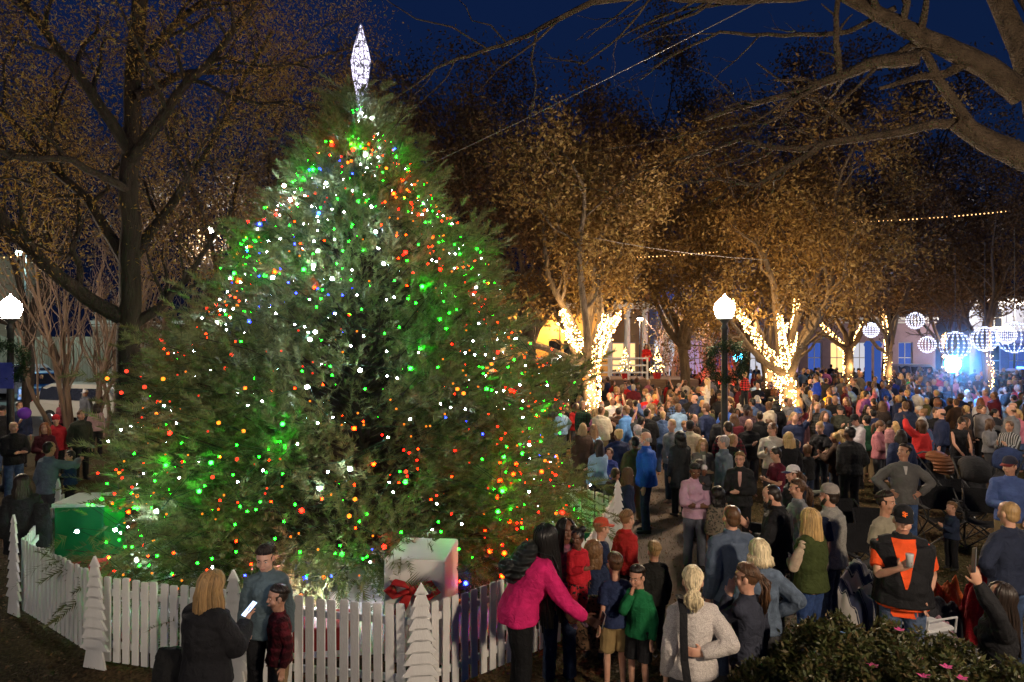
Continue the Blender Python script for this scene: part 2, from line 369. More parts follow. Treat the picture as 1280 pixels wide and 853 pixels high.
def body_mesh(k, fine=False):
    mb = MB(); s = k.s; hs = k.hs
    P, Q = torso_rings(k, -.02 * s)
    mb.tube([P[0] - Vector((0, 0, .06 * s))] + P, [(Q[0][0] * .8, Q[0][1] * .8)] + [(a * .94, b * .94) for a, b in Q], k.X, 14)
    mb.tube([k.sp[3][0] + k.U * -.03 * s, k.neck + k.U * .01 * s, hpt(k, 0, -.012, -.05)], [(.07 * s, .06 * s), .054 * hs, .052 * hs], k.X, 10)
    V = [(-.12, .03, .026, .05), (-.104, .047, .052, .028), (-.065, .062, .076, .006), (-.02, .068, .088, -.002), (.03, .076, .097, -.008), (.07, .071, .09, -.012), (.10, .052, .066, -.014), (.118, .02, .03, -.014)]
    mb.tube([hpt(k, 0, y, u) for u, _, _, y in V], [(a * hs, b * hs) for _, a, b, _ in V], k.HX, 14)
    mb.tube([hpt(k, 0, .080, .018), hpt(k, 0, .090, -.006), hpt(k, 0, .101, -.024), hpt(k, 0, .080, -.034)], [.009 * hs, .011 * hs, .0145 * hs, .012 * hs], k.HX, 7)
    mb.tube([hpt(k, -.028, .070, -.064), hpt(k, 0, .085, -.066), hpt(k, .028, .070, -.064)], [.008 * hs, .012 * hs, .008 * hs], k.HU, 7)
    mb.tube([hpt(k, -.05, .062, .034), hpt(k, 0, .086, .030), hpt(k, .05, .062, .034)], .010 * hs, k.HU, 6)
    for e in (-1, 1):
        mb.ell(hpt(k, e * .077, -.008, -.008), (.011 * hs, .02 * hs, .032 * hs), k.HM)
        mb.ell(hpt(k, e * .034, .052, -.036), (.032 * hs, .030 * hs, .034 * hs), k.HM)
        f = .5 + .5 * k.fat
        mb.tube([k.sh[e] - k.TX * e * .04 * s, k.sh[e], (k.sh[e] + k.el[e]) / 2, k.el[e]], [.035 * s, .04 * s * f, .039 * s * f, .034 * s], None, 9)
        mb.tube([k.el[e], k.el[e].lerp(k.wr[e], .35), k.wr[e]], [.034 * s, .034 * s * f, .025 * s], None, 9)
        hand(mb, k, e, fine)
        mb.tube([k.hip[e] + Vector((0, 0, .05 * s)), k.hip[e].lerp(k.kn[e], .3), k.kn[e]], [.066 * s * f, .062 * s * f, .044 * s], k.X, 10)
        mb.tube([k.kn[e], k.kn[e].lerp(k.an[e], .3), k.an[e] + Vector((0, 0, -.01))], [.044 * s, .048 * s, .034 * s], k.X, 10)
        a = k.an[e]; mb.tube([a + Vector((0, -.06, -.05)) * s, a + Vector((0, .02, -.045)) * s, a + Vector((0, .13, -.06)) * s], [(.03 * s, .03 * s), (.04 * s, .035 * s), (.035 * s, .018 * s)], k.X, 8)
        mb.tube([a, a - Vector((0, 0, .04 * s))], .036 * s, None, 8)
    return mb
def top_mesh(k, sleeve='long', g=.02, hem=.10, collar=None, sleeve_g=None):
    mb = MB(); s = k.s; g = g * (s * .6 + .4); P, Q = torso_rings(k, g)
    d0 = (P[1] - P[0]).normalized(); b = P[0] - Vector((0, 0, hem * s))
    mb.tube([b] + P[:-1] + [k.sp[4][0] - k.U * .035 * s], [(Q[0][0] * 1.03 + .012, Q[0][1] * 1.05 + .016), (Q[0][0] * 1.01 + .008, Q[0][1] * 1.03 + .012)] + Q[1:-1] + [(.072 * s + g * .4, .066 * s + g * .4)], k.X, 18)
    # shoulders
    mb.tube([k.sh[-1], k.sh[-1].lerp(k.sp[4][0], .5) - k.U * .03 * s, k.sp[4][0] - k.U * .07 * s, k.sh[1].lerp(k.sp[4][0], .5) - k.U * .03 * s, k.sh[1]], [.056 * s + g * .7, .06 * s + g * .6, .066 * s + g * .5, .06 * s + g * .6, .056 * s + g * .7], k.TF, 10)
    if k.sex == 'f':
        for e in (-1, 1): mb.ell(k.sp[2][0] + k.TX * e * .07 * s + k.TF * (.085 * s + g * .6) + k.U * .02 * s, (.062 * s, .055 * s, .06 * s), Matrix((k.TX, k.TF, k.U)).transposed())
    if k.fat > 1.15 and k.sex == 'm': mb.ell(k.sp[1][0] + k.F * .05 * s, (.14 * s * k.fat + g, .12 * s * k.fat + g, .17 * s + g))
    sg = g if sleeve_g is None else sleeve_g
    for e in (-1, 1):
        S, E, Wr = k.sh[e], k.el[e], k.wr[e]
        if sleeve == 'none': continue
        mb.ell(S - k.TX * e * .012 * s, [(.054 * s + g * .85)] * 3)
        if sleeve == 'short': mb.tube([S, S.lerp(E, .72)], [.058 * s + sg, .052 * s + sg * 1.3], None, 10); continue
        f = .5 + .5 * k.fat
        mb.tube([S - k.TX * e * .03 * s, S.lerp(E, .5), E], [.058 * s * f + sg * .8, .05 * s * f + sg, .045 * s + sg], None, 10)
        mb.ell(E, [.043 * s + sg] * 3)
        end = Wr if sleeve == 'long' else E.lerp(Wr, .45)
        mb.tube([E, E.lerp(end, .6), end], [.045 * s + sg, .041 * s + sg * .9, .03 * s + sg * .75], None, 10)
    c = k.sp[4][0]
    if collar == 'hood':
        mb.tube([c + k.TX * .09 * s - k.U * .02 * s, c - k.TF * .075 * s - k.U * .01 * s + k.TX * .04 * s, c - k.TF * .095 * s - k.U * .03 * s, c - k.TF * .075 * s - k.U * .01 * s - k.TX * .04 * s, c - k.TX * .09 * s - k.U * .02 * s], [.035 * s, .05 * s, .062 * s, .05 * s, .035 * s], None, 8)
    elif collar:
        mb.tube([c - k.U * .06 * s, c + k.U * (.012 if collar == 'low' else .03) * s], [(.078 * s + g * .4, .074 * s + g * .4), (.068 * s + g * .2, .066 * s + g * .2)], k.X, 12)
    return mb
def trousers_mesh(k, kind='long', g=.016):
    mb = MB(); s = k.s; f = k.fat; P, Q = torso_rings(k, g * .8)
    mb.tube([k.pel - Vector((0, 0, .09 * s)), k.pel, P[0].lerp(P[1], .85)], [(Q[0][0] * .93, Q[0][1] * .93), (Q[0][0] * .97, Q[0][1] * .95), (Q[1][0] * .9, Q[1][1] * .86)], k.X, 14)
    if k.sex == 'f': mb.ell(k.pel + Vector((0, -.035 * s, -.05 * s)), (.14 * s * f, .095 * s * f, .085 * s))
    for e in (-1, 1):
        H_, K, A = k.hip[e], k.kn[e], k.an[e]; f2 = .5 + .5 * f
        slim = .7 if kind == 'slim' else 1
        mb.tube([H_ + Vector((0, 0, .03 * s)), H_.lerp(K, .3), K if kind != 'shorts' else H_.lerp(K, .97)], [.086 * s * f2 + g * .7, .08 * s * f2 + g * .8, (.056 * s + g * slim) * (1.25 if kind == 'shorts' else 1)], k.X, 12)
        if kind != 'shorts': mb.tube([K, K.lerp(A, .4), A + Vector((0, 0, .0 * s))], [.056 * s + g * slim, (.058 * s if slim == 1 else .054 * s) + g * .6 * slim, (.05 * s + g if slim == 1 else .044 * s)], k.X, 12)
    return mb
def skirt_mesh(k, g=.02):
    mb = MB(); s = k.s; mb.tube([k.pel + Vector((0, 0, .12 * s)), k.pel, k.pel - Vector((0, 0, .3 * s)), k.pel - Vector((0, 0, .5 * s))], [(.14 * s, .11 * s), (.18 * s, .15 * s), (.22 * s, .2 * s), (.24 * s, .22 * s)], k.X, 16); return mb
def shoe_mesh(k, e):
    mb = MB(); s = k.s
    if 1:
        a = k.an[e]; mb.tube([a + Vector((0, -.085, -.045)) * s, a + Vector((0, -.03, -.03)) * s, a + Vector((0, .06, -.042)) * s, a + Vector((0, .145, -.058)) * s, a + Vector((0, .17, -.06)) * s], [(.03 * s, .03 * s), (.045 * s, .05 * s), (.048 * s, .036 * s), (.042 * s, .024 * s), (.02 * s, .016 * s)], k.X, 10)
        mb.tube([a + Vector((0, -.01, -.04)) * s, a + Vector((0, -.01, .02)) * s], .05 * s, None, 10)
    return mb
def hair_cap(k, kind):
    mb = MB(); hs = k.hs
    e = {'short': ((0, -.020, .040), (.084, .099, .092)), 'buzz': ((0, -.026, .034), (.080, .094, .089))}.get(kind, ((0, -.024, .04), (.088, .102, .097)))
    mb.ell(hpt(k, *e[0]), [q * hs for q in e[1]], k.HM, 14, 10)
    mb.ell(hpt(k, 0, -.05, -.02), [q * hs for q in (.074, .062, .07)], k.HM, 12, 8)
    if kind == 'bald':
        mb = MB(); mb.tube([hpt(k, -.078, .0, .0), hpt(k, -.062, -.06, -.01), hpt(k, 0, -.1, -.02), hpt(k, .062, -.06, -.01), hpt(k, .078, .0, .0)], [(.02 * hs, .01 * hs), (.04 * hs, .014 * hs), (.045 * hs, .014 * hs), (.04 * hs, .014 * hs), (.02 * hs, .01 * hs)], k.HU, 8)
    if kind in ('long', 'bob', 'curly'):
        L = {'long': .34, 'bob': .15, 'curly': .16}[kind]
        for x in (-.062, -.03, 0, .03, .062):
            y = -.07 + abs(x) * .5; mb.tube([hpt(k, x * .8, y, .05), hpt(k, x * 1.3, y - .02, -.04), hpt(k, x * 1.5, y - .035, -.04 - L * .5) , hpt(k, x * 1.3, y - .05, -.04 - L)], [(.03 * hs, .03 * hs), (.036 * hs, .034 * hs), (.036 * hs, .026 * hs), (.02 * hs, .012 * hs)], k.HX, 8)
        for e_ in (-1, 1): mb.tube([hpt(k, e_ * .062, .03, .07), hpt(k, e_ * .086, .02, 0), hpt(k, e_ * .084, .02, -.08), hpt(k, e_ * .07, .03, -.04 - L * .8)], [.022 * hs, .02 * hs, .022 * hs, .012 * hs], k.HX, 7)
        if kind == 'curly': mb.ell(hpt(k, 0, -.03, .02), [q * hs for q in (.12, .125, .13)], k.HM, 14, 10)
    if kind == 'pony':
        mb.tube([hpt(k, 0, -.1, .02), hpt(k, 0, -.15, .01), hpt(k, 0, -.165, -.07), hpt(k, 0, -.15, -.19), hpt(k, 0, -.14, -.25)], [.016 * hs, .028 * hs, .036 * hs, .026 * hs, .008 * hs], k.HX, 9)
    if kind == 'bun': mb.ell(hpt(k, 0, -.09, .1), [q * hs for q in (.045, .045, .04)], k.HM)
    if kind == 'puffs':
        for e_ in (-1, 1): mb.ell(hpt(k, e_ * .065, -.04, .12), [q * hs for q in (.045, .045, .045)], k.HM)
    return mb
def hair_locks(k, seed, n=170, L=.38, r=.0085, gap=40, tie=None, braid=False, front=.0, th=112):
    """many separate locks flowing from the parting down over the skull"""
    mb = MB(); rnd = random.Random(seed); hs = k.hs
    mb.ell(hpt(k, 0, -.018, .024), [q * hs for q in (.080, .098, .098)], k.HM, 12, 8)
    for i in range(n):
        ph = R(gap) + (2 * math.pi - 2 * R(gap)) * (i + rnd.random() * .8) / n        # angle from the face direction
        sx, cy_ = math.sin(ph), math.cos(ph); j = rnd.random(); rr = 1 + j * .1
        pts = []
        for t in (0, .25, .5, .75, 1):
            th_ = t * R(th * (1 if (L > .03 and not tie) else .66 + .34 * (1 - cy_) / 2)); q = math.sin(th_); pts.append(hpt(k, sx * .086 * q * rr, .002 - .02 * t + cy_ * .104 * q * rr, .022 + .104 * math.cos(th_) * rr))
        Ll = L * (.72 + .34 * rnd.random())
        if L < .03 and not tie: rad = [r * .6, r, r, r * .9, r * .3]
        elif tie:
            T = Vector(tie); o = Vector((rnd.gauss(0, .012), rnd.gauss(0, .012), rnd.gauss(0, .012)))
            base = T + o; pts = pts[:4]; pts.append(hpt(k, *base)); dx = rnd.gauss(0, .014)
            for t in (.3, .65, 1): pts.append(hpt(k, base.x + dx * (1.6 if t < 1 else .6), base.y - .045 + .02 * t + rnd.gauss(0, .008), base.z - Ll * t))
            rad = [r * .7] * 5 + [r, r, r * .35]
        else:
            e = pts[-1]; out = (k.HX * sx + k.HF * cy_) * (.01 * hs); wv = rnd.uniform(-.012, .012)
            sh = k.HX * (sx * .03) + k.HF * (min(cy_, 0) * .02)
            for t in (.3, .65, 1): pts.append(e + out + Vector((0, 0, -Ll * t)) * hs + (sh * t + k.HX * wv * math.sin(t * 5)) * hs + k.HF * (front * t))
            rad = [r * .5, r * .8, r, r, r, r, r * .9, r * .3 if not braid else r * .8]
        mb.tube(pts, [q * hs for q in rad], None, 5)
    return mb
def cap_parts(k, root, col, col2=None, back=False, beanie=False):
    hs = k.hs; mb = MB()
    if beanie:
        mb.ell(hpt(k, 0, -.016, .05), [q * hs for q in (.092, .11, .098)], k.HM, 16, 10)
        o = mb.build('beanie', cloth(col, 'heather'), root, True); return o
    pr = [(.0, .135), (.035, .132), (.065, .115), (.082, .085), (.088, .045), (.088, .03)]
    V = []; F = []; n = 16
    for r, z in pr:
        for i in range(n):
            a = 2 * math.pi * i / n; V.append(hpt(k, r * math.cos(a), -.012 + r * 1.2 * math.sin(a), z + .012))
    for j in range(len(pr) - 1):
        for i in range(n): F.append((j * n + i, (j + 1) * n + i, (j + 1) * n + (i + 1) % n, j * n + (i + 1) % n))
    mb.add(V, F); o = mb.build('cap', cloth(col), root, True)
    b = MB(); sg = -1 if back else 1; V = []
    for a_ in range(-4, 5):
        a = a_ / 4 * R(62); V.append(hpt(k, .086 * math.sin(a), sg * (.100 * math.cos(a)) - .008, .048)); V.append(hpt(k, .083 * math.sin(a), sg * (.06 + .118 * math.cos(a)), .036 - .012 * abs(math.sin(a))))
    b.add(V + [v - k.HU * .006 for v in V], [(2 * i, 2 * i + 1, 2 * i + 3, 2 * i + 2) for i in range(8)] + [(18 + 2 * i + 2, 18 + 2 * i + 3, 18 + 2 * i + 1, 18 + 2 * i) for i in range(8)] + [(2 * i + 1, 18 + 2 * i + 1, 18 + 2 * i + 3, 2 * i + 3) for i in range(8)])
    b.build('brim', cloth(col2 or col), o, True); return o
def face_parts(k, root, hc, eyes=True, glasses=None, beard=None, mouth=(.25, .09, .07)):
    hs = k.hs
    for e in (-1, 1):
        mb = MB(); wm = MB()
        wm.ell(hpt(k, e * .032, .0790, .006), [q * hs for q in (.013, .007, .0055)], k.HM, 8, 6)
        mb.ell(hpt(k, e * .032, .0835, .006), [q * hs for q in (.0065, .004, .0055)], k.HM, 8, 6)
        ew = wm.build('eye', surf('eye_white', (.42, .37, .33), bump=0, rough=.3), root, True)
        mb.build('iris', surf('iris', (.012, .008, .006), bump=0, rough=.2), ew, True)
        bm = MB(); bm.tube([hpt(k, e * .016, .091, .026), hpt(k, e * .034, .088, .033), hpt(k, e * .052, .072, .028)], [.0035 * hs, .0045 * hs, .002 * hs], None, 5)
        bm.build('eyebrow', hair_mat(tuple(q * .6 for q in hc)), root, True)
    lm = MB(); lm.tube([hpt(k, -.024, .080, -.066), hpt(k, 0, .0945, -.066), hpt(k, .024, .080, -.066)], [.003 * hs, .006 * hs, .003 * hs], None, 6)
    lm.build('lips', surf('lips%d' % int(mouth[0] * 100), mouth, bump=0, rough=.4), root, True)
    if glasses: glasses_part(k, root, glasses)
    if beard:
        b = MB(); b.tube([hpt(k, -.072, .01, -.03), hpt(k, -.058, .045, -.075), hpt(k, 0, .075, -.108), hpt(k, .058, .045, -.075), hpt(k, .072, .01, -.03)], [(.02 * hs, .012 * hs), (.03 * hs, .02 * hs), (.026 * hs, .022 * hs), (.03 * hs, .02 * hs), (.02 * hs, .012 * hs)], k.HU, 8)
        b.tube([hpt(k, -.034, .078, -.058), hpt(k, 0, .1, -.047), hpt(k, .034, .078, -.058)], .008 * hs, None, 6)
        b.build('beard', hair_mat(HC[beard]), root, True)
def glasses_part(k, root, g=True, up=0.0):
    b = MB(); hs = k.hs
    for e in (-1, 1):
        c = [hpt(k, e * .033 + .021 * math.cos(a), .097 - .0 * up - .35 * up, .006 + up + .016 * math.sin(a)) for a in [i * math.pi / 5 for i in range(11)]]
        b.tube(c, .0022 * hs, None, 5); b.tube([hpt(k, e * .054, .094 - .35 * up, .01 + up), hpt(k, e * .078, .02 - .35 * up, .004 + up)], .002 * hs, None, 5)
        if up: b.ell(hpt(k, e * .033, .097 - .35 * up, .006 + up), [q * hs for q in (.021, .004, .016)], k.HM)
    b.build('glasses', surf('spectacle_black', (.012, .012, .014), bump=0, rough=.2), root, True)
def phone_thing(loc, rot, label, group=None, lit=True, col=(.03, .03, .035), s=1.0, screen=(.55, .7, 1)):
    r = empty('phone', loc, 0, label, 'phone', group); r.rotation_euler = rot
    b = MB(); b.box((0, 0, 0), (.074 * s, .009, .15 * s), 0, .003); b.build('case', surf('phone_case%d' % int(col[0] * 99), col, bump=0, rough=.3), r)
    b = MB(); b.box((0, -.0052, 0), (.066 * s, .001, .138 * s)); b.build('screen', emit('phone_screen', screen, 2.5) if lit else surf('phone_off', (.01, .01, .012), bump=0, rough=.1), r)
    return r
def dress(name_root, k, vox, skin, top, bottom, hair, hc, shoes=True, fine=False, extra_top=None, smooth=2):
    """body, garments and hair as children of the root; returns the parts"""
    r = name_root; P = {}
    o = body_mesh(k, fine).build('body', skin_mat(SK[skin]), r); remesh(o, vox, 2 if not fine else 3); P['body'] = o
    kind, col = top[0], top[1]; pat = top[2] if len(top) > 2 else 'plain'; c2 = top[3] if len(top) > 3 else None
    a = {'tee': ('short', .014, .06, None), 'shirt': ('long', .016, .08, 'low'), 'sweater': ('long', .022, .07, 'low'), 'hoodie': ('long', .028, .07, 'hood'), 'jacket': ('long', .036, .1, 'high'), 'puffer': ('long', .05, .08, 'high'), 'tank': ('none', .010, .06, None), 'vest': ('none', .045, .07, 'high'), 'polo': ('short', .018, .08, 'low'), 'three': ('three', .018, .08, None), 'coat': ('long', .045, .32, 'high')}[kind]
    o = top_mesh(k, *a[:4]).build({'tee': 't_shirt', 'polo': 'polo_shirt', 'tank': 'tank_top', 'three': 'sweater'}.get(kind, kind), cloth(col, pat, c2), r)
    remesh(o, vox * 1.15, 2, .03 * k.s, .13 * k.s); P['top'] = o
    if kind == 'tank':
        b = MB()
        for e in (-1, 1): b.tube([k.sp[3][0] + k.TX * e * .075 * k.s + k.TF * .1 * k.s, k.sp[4][0] + k.TX * e * .08 * k.s - k.U * .04 * k.s, k.sp[3][0] + k.TX * e * .07 * k.s - k.TF * .1 * k.s], .012, None, 6)
    if extra_top:
        a2 = extra_top; q = {'under_short': ('short', .012, .105, 'low'), 'under_long': ('long', .014, .09, 'low')}[a2[0]]
        o = top_mesh(k, *q).build('shirt', cloth(a2[1], a2[2] if len(a2) > 2 else 'plain'), r); remesh(o, vox * 1.15, 2, .008, .1); P['shirt'] = o
    bk, bc = bottom[0], bottom[1]; bp_ = bottom[2] if len(bottom) > 2 else ('denim' if bc[2] > bc[0] * 1.6 else 'plain')
    if bk == 'skirt': o = skirt_mesh(k).build('skirt', cloth(bc, bp_), r)
    else: o = trousers_mesh(k, bk, .018 if bk != 'slim' else .012).build('shorts' if bk == 'shorts' else 'trousers', cloth(bc, bp_), r)
    remesh(o, vox * 1.2, 2, .016 * k.s, .1 * k.s); P['bottom'] = o
    if shoes:
        for e in (-1, 1): o = shoe_mesh(k, e).build('shoe', cloth(shoes if isinstance(shoes, tuple) else (.03, .03, .03)), r); remesh(o, vox * 1.2, 1); P['shoe%d' % e] = o
    if hair:
        if isinstance(hair, MB): o = hair.build('hair', hair_mat(hc), r, True)
        else:
            o = hair_cap(k, hair).build('hair', hair_mat(hc), r); remesh(o, vox * (1.0 if hair != 'bald' else .8), 1, .014 * k.hs if hair != 'buzz' else .003, .03 * k.hs)
        P['hair'] = o
    return P
rng = np.random.default_rng(7); rnd = random.Random(11)
# ------------------------------------------------------------------ ground and sheets
def ground_mat():
    m, t, b = nodes('turf_and_dirt'); co = coords(t)
    n1 = N(t, 'ShaderNodeTexNoise'); n1.inputs['Scale'].default_value = .35; n1.inputs['Detail'].default_value = 6; t.links.new(co, n1.inputs[0])
    n2 = N(t, 'ShaderNodeTexNoise'); n2.inputs['Scale'].default_value = 26; n2.inputs['Detail'].default_value = 8; t.links.new(co, n2.inputs[0])
    r1 = N(t, 'ShaderNodeValToRGB'); e = r1.color_ramp.elements; e[0].position = .38; e[1].position = .62; e[0].color = (.05, .042, .016, 1); e[1].color = (.11, .075, .045, 1); t.links.new(n1.outputs[0], r1.inputs[0])
    r2 = N(t, 'ShaderNodeValToRGB'); e = r2.color_ramp.elements; e[0].position = .35; e[1].position = .68; e[0].color = (.45, .45, .4, 1); e[1].color = (1.4, 1.35, 1.2, 1); t.links.new(n2.outputs[0], r2.inputs[0])
    mx = N(t, 'ShaderNodeMix', data_type='RGBA', blend_type='MULTIPLY'); mx.inputs[0].default_value = 1; t.links.new(r1.outputs[0], mx.inputs[6]); t.links.new(r2.outputs[0], mx.inputs[7]); t.links.new(mx.outputs[2], b.inputs['Base Color'])
    b.inputs['Roughness'].default_value = .95; b.inputs['Specular IOR Level'].default_value = .1
    bp = N(t, 'ShaderNodeBump'); bp.inputs['Strength'].default_value = 1; bp.inputs['Distance'].default_value = .05; t.links.new(n2.outputs[0], bp.inputs['Height']); t.links.new(bp.outputs[0], b.inputs['Normal'])
    return m
def grid_sheet(name, x0, x1, y0, y1, z, mat, amp=0, nx=60, ny=60):
    xs, ys = np.meshgrid(np.linspace(x0, x1, nx), np.linspace(y0, y1, ny)); zz = np.full_like(xs, z)
    if amp:
        for i in range(ny):
            for j in range(nx): zz[i, j] += amp * mnoise.noise(Vector((xs[i, j] * .6, ys[i, j] * .6, z)))
    V = np.stack([xs.ravel(), ys.ravel(), zz.ravel()], 1); i = np.arange(ny * nx).reshape(ny, nx)
    F = np.stack([i[:-1, :-1].ravel(), i[:-1, 1:].ravel(), i[1:, 1:].ravel(), i[1:, :-1].ravel()], 1)
    return tag(link(name, np_mesh(name, V, F, True), mat), kind='structure')
grid_sheet('ground', -700, 700, -40, 1300, -.01, ground_mat(), 0, 8, 8)
grid_sheet('footpath', 1.9, 4.3, 6.0, 36, .004, surf('packed_dirt_path', (.13, .095, .07), (.2, .15, .115), scale=1.4, rough=.95, bump=.5, bscale=30), .0, 10, 60)
grid_sheet('road', -90, 90, 50, 58, .004, surf('asphalt', (.045, .045, .05), (.06, .06, .065), scale=3, bump=.3), 0, 6, 4)
grid_sheet('pavement', -90, 90, 58.2, 61, .12, surf('concrete', (.25, .24, .22), scale=2, bump=.3), 0, 6, 4)
grid_sheet('car_park', -60, -9, 25, 47.5, .004, surf('asphalt_lot', (.05, .05, .052), (.07, .07, .07), scale=2, bump=.3), 0, 6, 4)
def scatter_leaves(name, n, x0, x1, y0, y1, mat, size=.05, keep=None):
    P = np.stack([rng.uniform(x0, x1, n), rng.uniform(y0, y1, n), rng.uniform(.006, .03, n)], 1)
    if keep is not None: P = P[keep(P)]
    return tag(link(name, quads(P, size, .55, flat=.35), mat), kind='stuff')
def quads(P, size, asp=.5, flat=None, name='leaves', dirs=None, jit=.35):
    """one folded diamond leaf at each point"""
    n = len(P); D = rng.normal(size=(n, 3))
    if flat is not None: D[:, 2] *= flat
    if dirs is not None: D = dirs + D * jit
    D /= np.linalg.norm(D, axis=1)[:, None] + 1e-9
    A = rng.normal(size=(n, 3))
    if flat is not None: A = np.cross(D, np.array([0, 0, 1.]) + rng.normal(size=(n, 3)) * .35)
    else: A = np.cross(D, A)
    A /= np.linalg.norm(A, axis=1)[:, None] + 1e-9
    s = size * rng.uniform(.6, 1.3, n)[:, None]
    V = np.stack([P, P + D * s * .5 + A * s * asp * .5, P + D * s, P + D * s * .5 - A * s * asp * .5], 1).reshape(-1, 3)
    F = np.arange(4 * n).reshape(n, 4); return np_mesh(name, V, F)
LEAFLITTER = leaf_mat('fallen_leaves', [(.05, .025, .01), (.14, .07, .025), (.22, .13, .05)], 0)
tag(scatter_leaves('fallen_leaves', 22000, -9, 9, 3.5, 20, LEAFLITTER, .055), 'brown fallen leaves scattered over the dark turf', 'leaves')
tag(link('grass', quads(np.stack([rng.uniform(-9, 10, 60000), rng.uniform(3.5, 16, 60000), np.zeros(60000)], 1), .05, .12, None, dirs=np.array([0, 0, 1.2]), jit=.4), leaf_mat('grass_blades', [(.03, .035, .012), (.09, .085, .03), (.13, .11, .05)], .2)), 'short worn grass on the square', 'grass', kind='stuff')

# ------------------------------------------------------------------ trees
def curvy(p0, p1, n, amp, sd):
    r = random.Random(sd); p0, p1 = Vector(p0), Vector(p1); L = (p1 - p0).length; out = []
    o = Vector((r.uniform(0, 99), r.uniform(0, 99), r.uniform(0, 99)))
    for i in range(n + 1):
        t = i / n; q = p0.lerp(p1, t); e = math.sin(math.pi * min(1, t * 1.0)) ** .6 if 0 < t < 1 else 0
        q = q + Vector((mnoise.noise(o + q * (2.2 / max(L, .5))), mnoise.noise(o + Vector((9, 3, 5)) + q * (2.2 / max(L, .5))), mnoise.noise(o + Vector((1, 7, 2)) + q * (2.2 / max(L, .5))))) * amp * L * e
        out.append(q)
    return out
def twigs(mb, pts, r0, r1, level, rd, tips, spread=1.0, upw=.25, dens=1.0, n=None, child=None, ratio=.5):
    """a tapered limb that throws side branches; remembers its twig points"""
    k = len(pts); L = sum((pts[i + 1] - pts[i]).length for i in range(k - 1))
    rad = [r0 + (r1 - r0) * (i / (k - 1)) for i in range(k)]
    mb.tube(pts, rad, None, 9 if r0 > .12 else 6 if r0 > .03 else 4 if r0 > .01 else 3, cap=False)
    if level == 0:
        tips += [pts[i].lerp(pts[i + 1], .5) for i in range(k - 1)] + [pts[-1]]; return
    cnt = max(1, int((n or L * 2.2) * dens)) if level > 1 else max(2, int(L * 4 * dens))
    cnt = min(cnt, 9)
    for c in range(cnt):
        t = (.25 + .75 * (c + rd.random()) / cnt) * (k - 1); i = min(int(t), k - 2); p = pts[i].lerp(pts[i + 1], t - i)
        d = (pts[i + 1] - pts[i]).normalized(); rv = Vector((rd.gauss(0, 1), rd.gauss(0, 1), rd.gauss(0, 1) * .7)); sd = (rv - d * rv.dot(d)).normalized()
        nd = (d * .75 + sd * spread * .9 + Vector((0, 0, upw))).normalized(); ln = L * ratio * rd.uniform(.55, 1.1) * (1 - .35 * t / (k - 1))
        rr = max(.004, (r0 + (r1 - r0) * t / (k - 1)) * .55)
        twigs(mb, curvy(p, p + nd * ln, 5 if level > 1 else 4, .16, rd.random() * 1000), rr, rr * .35, level - 1, rd, tips, spread, upw, dens, None, None, ratio)
def leafy_tree(name, base, H, tr, crown_r, fork, seed, leafn, leafs, lmat, bark, label, cat='tree', group=None, nl=7, scatter=.45, dens=1.0, cz=None, trunkpts=None, keep=None, level=3):
    rd = random.Random(seed); b = Vector(base); root = empty(name, b, 0, label, cat, group); mb = MB(); tips = []
    top = Vector((rd.uniform(-.3, .3), rd.uniform(-.3, .3), fork)); tp = curvy((0, 0, -.1), top, 6, .04, seed)
    mb.tube(tp, [tr * 1.35, tr * 1.08] + [tr] * 5, None, 12, cap=False)
    mb.ell(top, (tr * 1.05, tr * 1.05, tr * 1.1))
    for i in range(nl):
        a = 2 * math.pi * (i + rd.uniform(-.3, .3)) / nl; el = rd.uniform(.25, 1.15) if i % 3 else 1.3
        tgt = Vector((math.cos(a) * math.cos(el), math.sin(a) * math.cos(el), math.sin(el) * 1.0)); ln = crown_r / max(math.cos(el), .55) * rd.uniform(.7, .95); ln = min(ln, (H - fork) * 1.0 / max(.3, math.sin(el)))
        twigs(mb, curvy(top, top + tgt * ln, 8, .12, seed * 31 + i), tr * .62, tr * .12, level, rd, tips, 1.0, .3, dens, n=7)
    mb.build('trunk', bark, root, True)
    T = np.array([tuple(t) for t in tips]); idx = rng.integers(0, len(T), leafn)
    P = T[idx] + rng.normal(size=(leafn, 3)) * scatter
    if keep is not None: P = P[keep(P)]
    o = link('crown', quads(P, leafs, .45, None), lmat, root)
    return root, T
BARK = surf('grey_brown_bark', (.07, .05, .035), (.14, .105, .075), scale=3, rough=.95, bump=1, bscale=18, stretch=(2.5, 2.5, .5), bd=.07)
BARKD = surf('dark_bark', (.026, .019, .014), (.06, .044, .032), scale=3, rough=.95, bump=1, bscale=18, stretch=(2.5, 2.5, .5), bd=.07)
OAK = leaf_mat('orange_brown_leaves', [(.045, .022, .009), (.12, .066, .02), (.22, .138, .045), (.30, .22, .08)], .35)
OAK2 = leaf_mat('rust_leaves', [(.045, .025, .015), (.115, .066, .03), (.18, .115, .05)], .35)
GOLD = leaf_mat('golden_leaves', [(.12, .06, .012), (.26, .15, .03), (.38, .26, .07)], .35)

